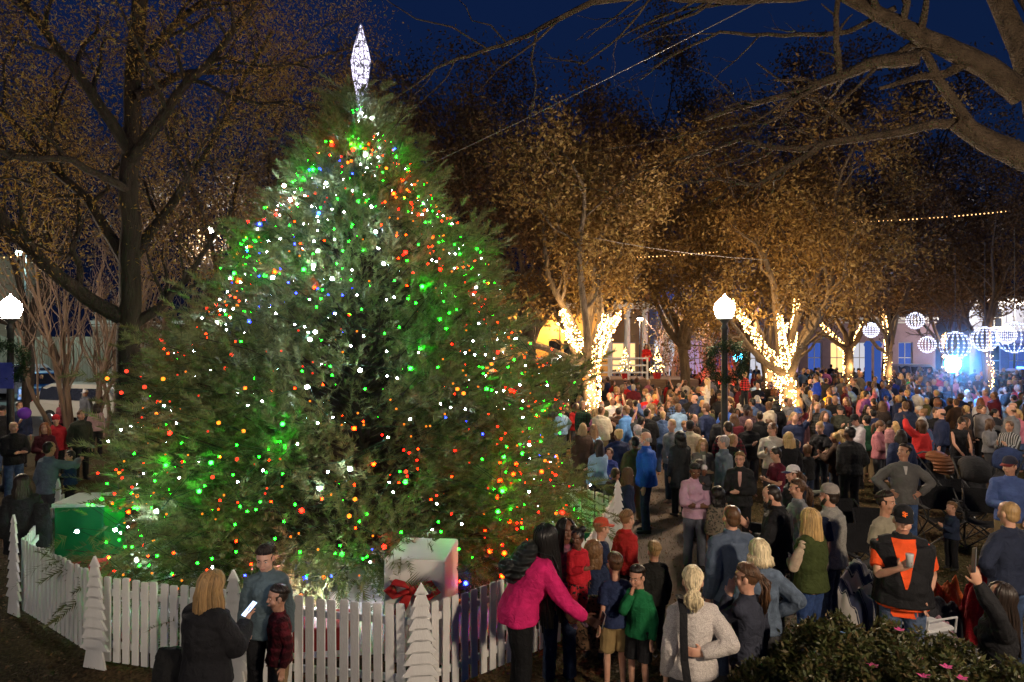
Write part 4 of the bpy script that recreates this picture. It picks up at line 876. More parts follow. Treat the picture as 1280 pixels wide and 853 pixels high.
# ------------------------------------------------------------------ cars
PAINTS = {}
def paint(col):
    key = ('paint', col)
    if key in MC: return MC[key]
    m, t, b = nodes('car_paint'); b.inputs['Base Color'].default_value = c4(col); b.inputs['Roughness'].default_value = .28; b.inputs['Coat Weight'].default_value = .6; b.inputs['Metallic'].default_value = .2; MC[key] = m; return m
TYRE = surf('rubber', (.015, .015, .015), bump=.2); RIM = surf('alloy', (.45, .45, .47), metal=1, rough=.3, bump=0)
def car(x, y, rz, col, label, kind='suv', sc=1.0):
    r = empty('parked_car', (x, y, 0), rz, label, 'car', 'cars parked on the lot behind the square')
    L, W_, = 4.6 * sc, 1.85
    side = {'suv': [(-.5, .38), (-.5, .95), (-.47, 1.05), (-.40, 1.62), (-.33, 1.74), (.12, 1.74), (.26, 1.12), (.46, 1.0), (.5, .85), (.5, .38)], 'sedan': [(-.5, .35), (-.5, .85), (-.47, .95), (-.34, 1.0), (-.2, 1.38), (.08, 1.4), (.22, 1.0), (.44, .9), (.5, .75), (.5, .35)],
            'jeep': [(-.5, .5), (-.5, 1.15), (-.48, 1.85), (.08, 1.85), (.14, 1.2), (.46, 1.15), (.48, .55)], 'van': [(-.5, .4), (-.5, 2.0), (-.45, 2.1), (.2, 2.1), (.36, 1.3), (.48, 1.15), (.5, .4)]}[kind]
    M = Matrix(((1, 0, 0, 0), (0, 1, 0, 0), (0, 0, 1, 0), (0, 0, 0, 1))); top = max(z for _, z in side); V = []; n = len(side)
    for s_, f in ((-1, 1), (1, 1)):
        for X, Z in side:
            tum = max(0, (Z - 1.0)) / (top - 1.0 + .01) * .16; V.append((X * L, s_ * (W_ / 2 - tum), Z))
    mb = MB(); mb.add(V, [tuple(range(n)), tuple(range(2 * n - 1, n - 1, -1))] + [((i + 1) % n, i, i + n, (i + 1) % n + n) for i in range(n)]); o = mb.build('body', paint(col), r)
    bv = o.modifiers.new('b', 'BEVEL'); bv.width = .05; bv.segments = 2
    gz0, gz1 = (1.08, top - .12) if kind != 'sedan' else (1.0, top - .07)
    xs = {'suv': (-.42, -.22, -.02, .16), 'sedan': (-.25, -.06, .12, .12), 'jeep': (-.44, -.24, -.06, .09), 'van': (-.1, .06, .22, .22)}[kind]
    for s_ in (-1, 1):
        for a, b in zip(xs, xs[1:]):
            if b - a < .02: continue
            g = MB(); yy = W_ / 2 - .10; g.add([(a * L + .04, s_ * (W_ / 2 + .004), gz0), (b * L - .03, s_ * (W_ / 2 + .004), gz0), (b * L - .03 - (.1 if b == xs[-1] else 0), s_ * (yy - .035), gz1), (a * L + .04, s_ * (yy - .035), gz1)], [(0, 1, 2, 3) if s_ < 0 else (3, 2, 1, 0)]); g.build('window', GLASSD, r)
        for wx in (-.31, .31):
            wl = MB(); wl.tube([(wx * L, s_ * (W_ / 2 - .2), .34), (wx * L, s_ * (W_ / 2 + .01), .34)], [.34, .34], None, 20); w_ = wl.build('wheel', TYRE, r); q = MB(); q.tube([(wx * L, s_ * (W_ / 2 + .005), .34), (wx * L, s_ * (W_ / 2 + .025), .34)], [.21, .18], None, 14); q.build('rim', RIM, w_)
        hl = MB(); hl.box((L / 2 - .02, s_ * .66, .8), (.06, .32, .14), 0, .02); hl.build('headlight', surf('lamp_glass', (.6, .6, .6), rough=.1, bump=0), r)
        tl = MB(); tl.box((-L / 2 + .01, s_ * .72, .95), (.05, .22, .2), 0, .02); tl.build('tail_light', surf('red_lens', (.3, .01, .01), rough=.2, bump=0), r)
    ws = MB(); 
    if kind in ('suv', 'sedan', 'van', 'jeep'):
        pts = sorted([p for p in side if p[0] > 0 and p[1] > .95], key=lambda p: -p[1])[:2]; (xa, za), (xb, zb) = pts[0], pts[1]
        if kind == 'suv': (xa, za), (xb, zb) = (.12, 1.74), (.26, 1.12)
        if kind == 'sedan': (xa, za), (xb, zb) = (.08, 1.4), (.22, 1.0)
        if kind == 'jeep': (xa, za), (xb, zb) = (.08, 1.85), (.14, 1.2)
        if kind == 'van': (xa, za), (xb, zb) = (.2, 2.1), (.36, 1.3)
        ws.add([(xa * L + .03, -.62, za - .08), (xa * L + .03, .62, za - .08), (xb * L + .0, .75, zb + .05), (xb * L + .0, -.75, zb + .05)], [(0, 3, 2, 1)]); o2 = ws.build('windscreen', GLASSD, r); o2.location = (.012, 0, .012)
    gr = MB(); gr.box((L / 2 + .01, 0, .72), (.03, .9, .2), 0, .01); gr.build('grille', IRON, r)
    return r
car(-24.8, 36, R(-60), (.01, .12, .42), 'bright blue jeep parked at the far left by the plank fence', 'jeep')
car(-17.2, 28.5, R(-12), (.5, .47, .40), 'big beige car nearest the left crowd, in front of the plank fence', 'suv', 1.15)
car(-22.3, 39, R(175), (.62, .62, .62), 'white suv parked just left of the big tree trunk', 'suv')
car(-19.0, 37, R(205), (.36, .37, .40), 'silver car parked just right of the big tree trunk', 'sedan')
car(-16.4, 33.5, R(150), (.03, .03, .035), 'black car parked beside the silver one', 'sedan')
car(-29.5, 41, R(10), (.35, .36, .38), 'grey van half hidden behind the blue jeep', 'van')
def street_car(x, y, rz, col, label, kind): r = car(x, y, rz, col, label, kind); r['group'] = 'cars on the street behind the crowd'; return r
c_ = street_car(17, 51.8, R(180), (.05, .06, .09), 'dark patrol car with blue roof lights behind the crowd, right of the lamp', 'suv')
mb = MB(); mb.box((.0, 0, 1.82), (.3, 1.2, .12), 0, .02); mb.build('light_bar', lit('police', (.03, .12, 1), 26), c_); point('beacon_light', (0, -.6, 2.3), 260, (.05, .15, 1), .1, c_)
c_ = street_car(38.5, 51.6, R(175), (.1, .12, .2), 'dark patrol car with blue roof lights under the hanging globes', 'sedan')
mb = MB(); mb.box((-.3, 0, 1.47), (.3, 1.2, .12), 0, .02); mb.build('light_bar', lit('police', (.03, .12, 1), 26), c_); point('beacon_light', (0, -.6, 2.0), 240, (.05, .15, 1), .1, c_)
street_car(31, 52, 0, (.4, .4, .42), 'pale suv waiting behind the crowd', 'suv')
# ------------------------------------------------------------------ stage
sg = empty('band_stage', (1.0, 33.5, 0), 0, 'raised wooden band stage with white railings at the back of the crowd', 'stage')
mb = MB(); mb.box((3.4, 1.8, .8), (9.6, 3.6, 1.6), 0, .02); mb.build('deck', surf('stage_boards', (.13, .08, .05), (.2, .13, .09), scale=3, bump=.3, stretch=(.5, 4, 4)), sg)
for z in (1.95, 2.3, 2.65): mb = MB(); mb.box((2.4, .05, z), (6.6, .06, .08)); mb.build('rail', COLM, sg)
for i in range(8): mb = MB(); mb.box((-.9 + i * .94, .05, 2.15), (.08, .08, 1.1)); mb.build('post', COLM, sg)
mb = MB(); mb.box((1.5, 3.5, 3.3), (5.4, .08, 3.4)); mb.build('backdrop', surf('ochre_cloth', (.6, .34, .1), bump=.4), sg)
def speaker(x, y, z, label):
    r = empty('loudspeaker', (x, y, z), 0, label, 'loudspeaker', 'loudspeakers on the stage'); mb = MB(); mb.box((0, 0, .48), (.6, .5, .96), 0, .03); mb.build('cabinet', surf('speaker_black', (.02, .02, .02), bump=.2), r)
    mb = MB(); mb.tube([(0, -.252, .34), (0, -.27, .34)], [.22, .2], None, 18); mb.build('woofer', surf('cone_grey', (.05, .05, .05)), r); mb = MB(); mb.tube([(0, -.252, .74), (0, -.27, .74)], [.1, .08], None, 14); mb.build('tweeter', surf('cone_grey', (.05, .05, .05)), r)
for i, (x_, lb) in enumerate(((-.2, 'left end of the stage'), (4.7, 'middle of the stage'), (6.3, 'right half of the stage'))):
    r = empty('potted_tree', (1.0 + x_, 34.2, 1.6), 0, 'small decorated fir in a pot at the ' + lb, 'potted tree', 'potted firs on the stage'); mb = MB(); mb.lathe([(.16, 0), (.22, .3), (.2, .3)], n=12); mb.build('pot', RED, r); P_ = []
    for q in range(1600): z = rnd.random() ** 1.3; a = rnd.uniform(0, 6.28); rr = .42 * (1 - z) * rnd.random() ** .4; P_.append((math.cos(a) * rr, math.sin(a) * rr, .3 + z * 1.3))
    link('crown', quads(np.array(P_), .09, .2), leaf_mat('wreath_green', [(.01, .03, .012), (.03, .06, .025)], .1), r)
    P_ = np.array(P_[::22]); Vi, Fi = ico(.022); V = (P_[:, None] * np.array([1.08, 1.08, 1]) + np.array([tuple(q) for q in Vi])[None]).reshape(-1, 3); tag(link('bulbs', np_mesh('bulbs', V, (np.arange(len(P_))[:, None, None] * 12 + np.array(Fi)[None]).reshape(-1, 3)), BULBW_ if False else emit('warm_mini_bulb', (30, 17, 5.5), 1, False), r), kind='stuff')
speaker(2.15, 34.1, 2.55, 'left one of the pair of black loudspeakers on the stage'); speaker(2.9, 34.1, 2.55, 'right one of the pair of black loudspeakers on the stage')
mb = MB(); mb.box((2.5, 34.1, 2.075), (1.7, .6, .94), 0, .01); tag(mb.build('speaker_plinth', surf('speaker_black', (.02, .02, .02))), 'black box under the pair of loudspeakers', 'plinth')
mb = MB(); mb.tube([(3.9, 34, 1.6), (3.9, 34, 2.9)], .02); mb.build('stand', IRON)
for o in [COL.objects[-1]]: tag(o, 'thin microphone stand on the stage', 'stand'); o.name = 'microphone_stand'
for i, (px, cc) in enumerate([(655, (1, .55, .2)), (700, (1, .6, .25)), (800, (1, .9, .8)), (860, (1, .8, .6))]):
    p = W(px, (400, 404, 398, 400)[i], 36.6); r = empty('flood_light', p, 0, 'bright flood light over the stage, %s' % ['far left above the orange awning', 'above the loudspeakers', 'between the white columns', 'right of the white columns'][i], 'flood light', 'flood lights round the stage')
    mb = MB(); mb.lathe([(.05, .16), (.16, .1), (.2, 0)][::-1], n=12); mb.build('housing', IRON, r); mb = MB(); mb.ell((0, 0, -.03), (.17, .17, .1)); mb.build('lens', emit('flood%d' % i, cc, 25), r); point('flood_beam', (0, -.4, -.3), 300, cc, .2, r)
    mb = MB(); mb.tube([(0, .1, .1), (0, .1, -p.z + .0)], .035); mb.build('pole', IRON, r)
# ------------------------------------------------------------------ trees of the square
BULBW = emit('warm_mini_bulb', (2.8, 1.5, .42), 1, False)
def wrap_lights(tree, segs, n, label, power=160, size=.018, col=(1, .62, .25)):
    """strings of warm mini bulbs wound over trunk and limbs"""
    r = empty('trunk_lights', tree, 0, label, 'string lights', 'warm string lights wrapped round the trunks'); Vi, Fi = ico(size); Vi = np.array([tuple(v) for v in Vi]); Fi = np.array(Fi); P = []
    L = [max(.01, (Vector(b) - Vector(a)).length) for a, b, _, _ in segs]; tot = sum(L)
    for (a, b, ra, rb), l in zip(segs, L):
        a, b = Vector(a), Vector(b); m = int(1.35 * n * l / tot); d = (b - a).normalized(); u = d.orthogonal().normalized(); v = d.cross(u)
        for i in range(m):
            t = i / m; an = t * l * 30 + rnd.gauss(0, 1.6); rr = (ra + (rb - ra) * t) + .015; P.append(tuple(a.lerp(b, t) + u * math.cos(an) * rr + v * math.sin(an) * rr + Vector((0, 0, rnd.gauss(0, .07)))))
    P = np.array(P); show = P[:90]; rest = P
    V = (P[:, None, :] + Vi[None] * rng.uniform(.7, 1.3, (len(P), 1, 1))).reshape(-1, 3); F = (np.arange(len(P))[:, None, None] * 12 + Fi[None]).reshape(-1, 3)
    tag(link('bulbs', np_mesh('bulbs', V, F), BULBW, r), kind='stuff')
    for q, (a, b, ra, rb) in enumerate(segs[:4]):
        m = Vector(a).lerp(Vector(b), .6 if q == 0 else .9); point('string_glow', m + Vector((.0, -.45, 0)), power, col, .25, r)
    return r
def wrapped_tree(px, d, H, cr, fork, seed, leafn, leafs, label, wl, stems, lm=OAK, power=160, nb=600, keep=None, tr=.24, base_off=(0, 0), bark=BARK):
    b = W(px, 426, d); b.z = 0
    keep = lambda P: P[:, 2] > 3.35 + .036 * d + .5 * np.sin(P[:, 0] * 1.7 + seed) * np.cos(P[:, 1] * 1.3)
    root, T = leafy_tree('tree', b, H, tr, cr, fork, seed, int(leafn * .8), leafs, lm, bark, label, 'tree', 'leafy autumn trees of the square', keep=keep, scatter=.34)
    segs = [((0, 0, .6), (0, 0, fork), tr, tr)]; rd = random.Random(seed)
    for a, e, l in stems: segs.append(((0, 0, fork - .1), (math.cos(a) * l * math.cos(e), math.sin(a) * l * math.cos(e), fork + l * math.sin(e)), tr * .6, .07))
    mb = MB()
    for s in segs[1:]: mb.tube([s[0], Vector(s[0]).lerp(Vector(s[1]), .5), s[1]], [s[2], s[2] * .7, s[3]], None, 8)
    mb.build('limb', bark, root); (wrap_lights(b, segs, nb, wl, power) if wl else None)
    return root
wrapped_tree(741, 22, 12.5, 4.4, 2.85, 3, 34000, .15, 'broad orange-leaved tree left of the street lamp, its forked trunk wrapped in lights', 'warm string lights on the forked trunk nearest the stage', [(3.1, 1.0, 1.9), (.2, 1.05, 1.8), (2.5, .75, 1.5), (-.9, 1.2, 1.6)], power=260, nb=1100)
wrapped_tree(985, 23.5, 12.5, 5.2, 2.2, 5, 40000, .15, 'large orange-leaved tree right of the street lamp, stems wrapped in lights', 'warm string lights on the stems right of the street lamp', [(2.9, .95, 3.2), (.9, 1.2, 3.0), (-2.2, 1.1, 2.4)], power=260, nb=1000)
wrapped_tree(965, 30, 12, 4, 2.6, 8, 14000, .17, 'orange tree just behind the large one right of the lamp', 'warm string lights on the trunk behind the large right tree', [(2.4, 1.0, 2.2), (.6, 1.0, 2)], power=160, nb=500)
wrapped_tree(1060, 38, 12, 5, 3.0, 9, 22000, .19, 'spreading rust-leaved tree with a small lit trunk before the pink building', 'warm string lights on the small trunk before the pink building', [(2.6, .8, 2.0), (.5, .8, 2.0)], OAK2, 160, 420)
wrapped_tree(1110, 34, 13, 5.2, 2.9, 10, 26000, .18, 'tall rust-leaved tree between the pink building and the globes', 'thin column of warm lights left of the hanging globes', [(1.4, 1.3, 2.2)], OAK2, 140, 300, tr=.16)
wrapped_tree(1182, 40, 13, 5.5, 2.6, 12, 22000, .2, 'dark rust tree behind the blue spotlight', 'warm string lights behind the blue spotlight', [(1.2, 1.2, 1.4)], OAK2, 120, 220, tr=.18)
wrapped_tree(1236, 33, 12, 4.6, 3.2, 13, 15000, .18, 'dark bare-topped tree at the right edge behind the globes', 'short string of warm lights low on the right edge tree', [(1.2, 1.2, .9)], OAK2, 60, 120, tr=.18)
wrapped_tree(860, 33, 14, 6, 3.2, 14, 32000, .19, 'tall brown tree standing behind the street lamp', None, [(1.2, 1.1, 1.5), (3, .8, 1.6)], OAK, 160, 200)
wrapped_tree(655, 30, 15, 6, 3.2, 15, 36000, .18, 'tall brown tree rising behind the right side of the Christmas tree', None, [(1.2, 1.1, 1.5), (3, .8, 1.6)], OAK2, 120, 260)
def plain_tree(px, d, H, cr, fork, seed, n, ls, label, lm=OAK2, tr=.25):
    b = W(px, 426, d); b.z = 0; return leafy_tree('tree', b, H, tr, cr, fork, seed, int(n * .75), ls, lm, BARKD, label, 'tree', 'dark trees behind the square')[0]
plain_tree(35, 33, 20, 7, 4, 25, 22000, .17, 'dark sparse tree behind the left street lamp')
plain_tree(285, 36, 24, 8, 4, 26, 30000, .18, 'tall dark tree behind the left shoulder of the Christmas tree')
plain_tree(440, 40, 27, 8, 4, 27, 26000, .2, 'tall dark tree straight behind the star')
plain_tree(560, 38, 22, 8, 4, 21, 30000, .22, 'tall dark tree just right of the Christmas tree star')
plain_tree(745, 40, 25, 9, 4, 22, 36000, .24, 'tall dark rust tree behind the forked lit trunk')
plain_tree(930, 42, 26, 10, 4, 23, 40000, .24, 'tall dark tree behind the large orange tree')
plain_tree(1110, 46, 24, 9, 4, 24, 32000, .26, 'tall dark tree behind the globes on the street side')
# red-stemmed trees right of the stage
rs = empty('crepe_myrtle', W(862, 426, 37) * 1, 0, 'multi-stemmed small tree with stems lit red beside the stage', 'tree'); rs.location.z = 0
mb = MB(); tips = []; rd = random.Random(4)
for i in range(17):
    x = rd.uniform(-1.9, 2.6); twigs(mb, curvy((x, rd.uniform(-.3, .3), 0), (x + rd.uniform(-.8, .8), rd.uniform(-.8, .8), rd.uniform(4, 5.5)), 8, .08, i * 7), .075, .02, 1, rd, tips, .7, .4)
mb.build('trunk', surf('smooth_bark', (.42, .22, .15), (.5, .3, .2), scale=2, bump=.2), rs, True); T = np.array([tuple(t) for t in tips]); i_ = rng.integers(0, len(T), 5000); link('crown', quads(T[i_] + rng.normal(size=(5000, 3)) * .35, .16, .5), OAK, rs)
for x in (-1.2, .5, 2.2):
    fl = empty('ground_spotlight', rs.location + Vector((x, -.9, 0)), 0, 'small red spotlight on the ground below the %s red stems' % {-1.2: 'leftmost', .5: 'middle', 2.2: 'rightmost'}[x], 'spotlight', 'red ground spotlights'); mb = MB(); mb.tube([(0, 0, 0), (0, 0, .18)], [.08, .1], None, 10); mb.build('housing', IRON, fl); point('red_beam', (0, 0, .5), 170, (1, .05, .03), .08, fl)
# bare crepe myrtles at the left in front of the cars
for nm, px, d, n, sd in (('spreading many-stemmed bare tree in front of the beige car', 100, 21, 9, 31), ('bare many-stemmed tree just left of the big trunk', 132, 25, 8, 32), ('bare pale-twigged tree right of the big trunk', 215, 27, 8, 33)):
    b = W(px, 426, d); b.z = 0; r = empty('bare_tree', b, 0, nm, 'tree', 'leafless crepe myrtles by the car park'); mb = MB(); tips = []; rd = random.Random(sd)
    for i in range(n):
        a = rd.uniform(0, 6.28); sp = rd.uniform(.5, 2.6); twigs(mb, curvy((math.cos(a) * .3, math.sin(a) * .3, 0), (math.cos(a) * sp, math.sin(a) * sp, rd.uniform(4.8, 7.5)), 9, .1, i * 7 + sd), .085, .02, 2, rd, tips, .55, .45, .6)
    mb.build('trunk', surf('tan_smooth_bark', (.12, .08, .055), (.18, .12, .085), scale=2, bump=.2), r, True)
# the big oak at the left: measured limbs
def limb_tree(name, label, base, limbs, sd, bark, leafn=0, leafs=.09, lm=None, lv=2, dens=1.0, scatter=.3, spread=1.0, keepleaf=None):
    r = empty(name, base, 0, label, 'tree'); mb = MB(); tips = []; rd = random.Random(sd); b = Vector(base)
    for pts, r0, r1, kids in limbs:
        P = [Vector(p) - b for p in pts]; Q = []
        for i in range(len(P) - 1): Q += curvy(P[i], P[i + 1], 4, .05, sd + i)[:-1]
        Q.append(P[-1])
        if kids: twigs(mb, Q, r0, r1, kids, rd, tips, spread, .12, dens, n=8)
        else: mb.tube(Q, [r0 + (r1 - r0) * i / (len(Q) - 1) for i in range(len(Q))], None, 14, cap=False)
    mb.build('trunk', bark, r, True)
    if leafn:
        T = np.array([tuple(t) for t in tips]); i_ = rng.integers(0, len(T), leafn); P = T[i_] + rng.normal(size=(leafn, 3)) * scatter
        if keepleaf is not None: P = P[keepleaf(P + np.array(tuple(b)))]
        link('crown', quads(P, leafs, .28, None, dirs=np.array([0, 0, -.5]), jit=1), lm, r)
    return r
D1 = 14.5
lim = [([W(163, 650, D1), W(160, 480, D1), W(163, 380, D1), W(160, 250, D1), W(165, 120, D1 + .3), W(180, -60, D1 + .5)], .26, .15, 0),
       ([W(158, 400, D1), W(105, 370, D1 - .5), W(50, 325, D1 - 1), W(0, 270, D1 - 1.6), W(-120, 180, D1 - 2)], .17, .09, 3),
       ([W(158, 330, D1), W(110, 250, D1 + .5), W(40, 180, D1 + 1), W(-60, 60, D1 + 1)], .13, .05, 3),
       ([W(168, 405, D1), W(205, 380, D1 + .3), W(240, 340, D1 + .8), W(290, 262, D1 + 1.2)], .12, .04, 3),
       ([W(166, 320, D1), W(205, 270, D1 + 1), W(270, 170, D1 + 1.5), W(340, 40, D1 + 2)], .13, .04, 3),
       ([W(164, 200, D1), W(220, 120, D1 - .5), W(290, 40, D1 - 1), W(370, -60, D1 - 1)], .12, .04, 3),
       ([W(162, 190, D1), W(110, 110, D1 - .6), W(50, 30, D1 - 1), W(-20, -60, D1 - 1)], .13, .05, 3),
       ([W(168, 90, D1), W(230, 20, D1 + 1), W(330, -60, D1 + 2)], .1, .04, 3),
       ([W(166, 120, D1), W(240, 90, D1 + 2), W(340, 90, D1 + 3), W(440, 60, D1 + 4)], .1, .03, 3),
       ([W(163, 240, D1), W(90, 200, D1 - 1.5), W(10, 195, D1 - 2.5), W(-60, 150, D1 - 3)], .09, .03, 3)]
limb_tree('oak_tree', 'big dark oak with sparse golden leaves left of the Christmas tree', (W(163, 426, D1).x, D1, 0), lim, 41, BARKD, 42000, .085, GOLD, dens=1.25, spread=1.1, scatter=.35)
# the bare oak reaching in from the right
lim = [([(11.5, 8.6, 0), (11.3, 8.6, 2), W(1400, 260, 9), W(1330, 215, 9), W(1240, 180, 9.2), W(1195, 152, 9.3)], .28, .12, 0),
       ([W(1400, 220, 9), W(1330, 60, 9), W(1262, -60, 8.8), W(1200, -160, 8.6)], .24, .16, 0),
       ([W(1300, 150, 9), W(1285, 90, 9.1), W(1240, -20, 9.2)], .17, .12, 0),
       ([W(1278, 120, 9), W(1235, 85, 9), W(1180, 58, 9), W(1130, 35, 9), W(1085, 10, 9), W(1030, -20, 9)], .16, .07, 1),
       ([W(1215, 160, 9.2), W(1180, 110, 9.2), W(1152, 62, 9.1)], .08, .05, 0),
       ([W(1150, 72, 9), W(1095, 78, 9.3), W(1050, 95, 9.6), W(1010, 112, 9.9), W(960, 125, 10.2), W(880, 150, 10.6)], .1, .03, 2),
       ([W(1210, 155, 9.3), W(1170, 155, 9.4), W(1110, 168, 9.7), W(1040, 178, 10), W(1000, 187, 10.2), W(960, 184, 10.4), W(925, 174, 10.6), W(880, 192, 11), W(845, 200, 11.4)], .075, .02, 2),
       ([W(1030, 180, 10), W(990, 205, 10.2), W(945, 232, 10.5), W(900, 224, 10.8), W(850, 230, 11)], .055, .015, 1),
       ([W(1050, 95, 9.6), W(1045, 55, 9.2), W(1048, -20, 9)], .05, .03, 1),
       ([W(1060, -10, 9), W(930, 2, 8.8), W(850, 0, 8.6), W(780, -10, 8.4)], .05, .03, 1),
       ([W(960, -20, 8), W(740, 3, 8.2), W(690, 28, 8.4), W(660, 45, 8.6), W(600, 65, 8.9), W(545, 85, 9.2), W(520, 105, 9.4), W(490, 125, 9.6)], .04, .010, 1),
       ([W(760, 0, 8.2), W(700, 78, 8.8), W(720, 80, 9), W(775, 42, 9)][::1][0:1] + [W(820, -10, 8.4), W(775, 45, 8.7), W(730, 80, 9), W(680, 72, 9.2)], .022, .006, 1),
       ([W(1120, 10, 9), W(1060, 40, 9.4), W(980, 45, 9.8), W(900, 40, 10.2), W(840, 70, 10.6), W(800, 100, 11)], .04, .01, 2),
       ([W(1010, 112, 9.9), W(970, 150, 10.2), W(900, 160, 10.5), W(820, 175, 11), W(740, 190, 11.4)], .03, .008, 2),
       ([W(1100, 80, 9.3), W(1060, 120, 9.6), W(1020, 160, 9.9), W(960, 170, 10.3)], .03, .01, 2),
       ([W(845, 200, 11.4), W(800, 215, 11.8), W(760, 240, 12.2), W(720, 232, 12.6)], .015, .006, 1)]
limb_tree('bare_oak', 'large leafless oak reaching in from the right with long crooked limbs', (11.5, 8.6, 0), lim, 51, surf('oak_bark_brown', (.045, .03, .018), (.10, .07, .045), scale=3, rough=.95, bump=1, bscale=14, stretch=(2, 2, 2), bd=.08), dens=.8, spread=1.0)
# cables
CAB = surf('steel_cable', (.14, .12, .11), metal=.6, rough=.5, bump=0)
def cable(name, pts, r, label, cat): mb = MB(); mb.tube(pts, r, None, 5); o = mb.build(name, CAB, None, True); return tag(o, label, cat)
def sag(a, b, s, n=20): a, b = Vector(a), Vector(b); return [a.lerp(b, i / n) - Vector((0, 0, s * 4 * (i / n) * (1 - i / n))) for i in range(n + 1)]
cable('guy_wire', sag(W(510, 218, 11), W(1000, -24, 8), .04), .007, 'thin guy wire running from the Christmas tree up to the right', 'wire')
cable('overhead_cable', sag(W(735, 296, 19), W(960, 325, 19), .1), .012, 'thin pale cable strung below the orange trees', 'cable')
# festoon lights
def festoon(a, b, n, label, s=.5):
    r = empty('festoon_lights', a, 0, label, 'festoon lights', 'strings of small warm festoon bulbs'); pts = [p - Vector(a) for p in sag(a, b, s, n)]
    mb = MB(); mb.tube(pts, .012, None, 4); mb.build('wire', IRON, r); Vi, Fi = ico(.032); me = bpy.data.meshes.new('bulb'); me.from_pydata([tuple(v) for v in Vi], [], Fi); me.materials.append(emit('festoon_bulb', (3.2, 1.7, .6), 1, False))
    for p in pts[1:]: o = link('bulb', me, None, r); o.location = p - Vector((0, 0, .07))
festoon(W(1020, 277, 30), W(1262, 262, 30), 46, 'row of warm festoon bulbs crossing the sky at the right', .1)
festoon(W(728, 320, 27), W(905, 312, 30), 36, 'row of warm festoon bulbs over the forked lit tree', .1)
festoon(W(-30, 320, 30), W(30, 318, 32), 7, 'short row of gold festoon bulbs on the left building', .05)
# hanging wire globes
def wire_globe(px, py, rpx, d, label):
    c = W(px, py, d); rad = rpx / FPX * d; r = empty('wire_globe', c, rnd.uniform(0, 3), label, 'light globe', 'white lit wire globes hung from the trees'); mb = MB(); n = 8
    for i in range(n):
        a = math.pi * i / n; mb.tube([Vector((math.cos(a) * math.cos(t), math.sin(a) * math.cos(t), math.sin(t))) * rad for t in [2 * math.pi * j / 24 for j in range(25)]], .008, None, 4, cap=False)
    mb.build('frame', surf('white_wire', (.7, .7, .75), bump=0), r)
    mb = MB(); mb.tube([(0, 0, rad), (0, 0, rad + 3.5)], .012, None, 4); mb.build('cord', IRON, r)
    Vi, Fi = ico(.012 + .0004 * d); Vi = np.array([tuple(v) for v in Vi]); P = []
    for i in range(n):
        a = math.pi * i / n
        for j in range(20): t = 2 * math.pi * (j + .5) / 20; P.append((math.cos(a) * math.cos(t) * rad, math.sin(a) * math.cos(t) * rad, math.sin(t) * rad))
    P = np.array(P); V = (P[:, None] + Vi[None]).reshape(-1, 3); F = (np.arange(len(P))[:, None, None] * 12 + np.array(Fi)[None]).reshape(-1, 3)
    tag(link('bulbs', np_mesh('bulbs', V, F), emit('cool_mini_bulb', (2.3, 2.4, 3.2), 1, False), r), kind='stuff'); point('globe_glow', (0, 0, 0), 18, (.7, .8, 1), rad * .6, r)
for a in [(1089, 413, 9, 34, 'small lit wire globe beside the small blue-lit posts, leftmost of the globes'), (1144, 401, 10, 33, 'lit wire globe hung highest of all'), (1159, 431, 10, 35, 'small lit wire globe below the highest one'), (1194, 432, 17, 28, 'lit wire globe straight above the blue spotlight'), (1231, 424, 15, 28, 'lit wire globe between the one above the spotlight and the largest'), (1268, 422, 19, 25, 'largest lit wire globe at the right edge'), (1258, 419, 11, 33, 'small lit wire globe half hidden behind the largest')]: wire_globe(*a)
# blue spotlights facing the camera, and the smoke they light
def blue_spot(px, py, d, rad, label, power):
    p = W(px, py, d); bs = empty('blue_spotlight', (p.x, d, 0), 0, label, 'spotlight', 'blue stage spotlights'); hz = p.z
    mb = MB(); mb.tube([(0, 0, 0), (0, 0, hz - .2)], .03); mb.build('stand', IRON, bs); mb = MB(); mb.tube([(0, .3, hz), (0, -.04, hz)], [rad * .6, rad * 1.03], None, 16); mb.build('housing', IRON, bs, True); mb = MB(); mb.ell((0, -.05, hz), (rad, .08, rad)); mb.build('lens', emit('blue_lens', (3, 50, 90), 1.0), bs, True); point('blue_beam', (0, -.5, hz + .1), power, (.12, .35, 1), .2, bs)
blue_spot(1190, 455, 26, .34, 'dazzling blue-white spotlight on a stand in the right of the crowd', 900)
blue_spot(922, 446, 44, .3, 'small blue spotlight far behind the crowd, right of the street lamp', 500)
sm = bpy.data.materials.new('stage_smoke'); sm.use_nodes = True; t = sm.node_tree; t.nodes.clear(); v = N(t, 'ShaderNodeVolumeScatter'); v.inputs['Color'].default_value = (.9, .93, 1, 1); v.inputs['Anisotropy'].default_value = .3; o = N(t, 'ShaderNodeOutputMaterial'); t.links.new(v.outputs[0], o.inputs['Volume'])
gr_ = N(t, 'ShaderNodeTexGradient', gradient_type='QUADRATIC_SPHERE'); t.links.new(coords(t, (1, 1, 1)), gr_.inputs[0]); nz_ = N(t, 'ShaderNodeTexNoise'); nz_.inputs['Scale'].default_value = 2.2; t.links.new(coords(t), nz_.inputs[0])
m1_ = N(t, 'ShaderNodeMath', operation='MULTIPLY'); t.links.new(gr_.outputs['Fac'], m1_.inputs[0]); t.links.new(nz_.outputs[0], m1_.inputs[1]); m2_ = N(t, 'ShaderNodeMath', operation='MULTIPLY'); t.links.new(m1_.outputs[0], m2_.inputs[0]); m2_.inputs[1].default_value = .11; t.links.new(m2_.outputs[0], v.inputs['Density'])
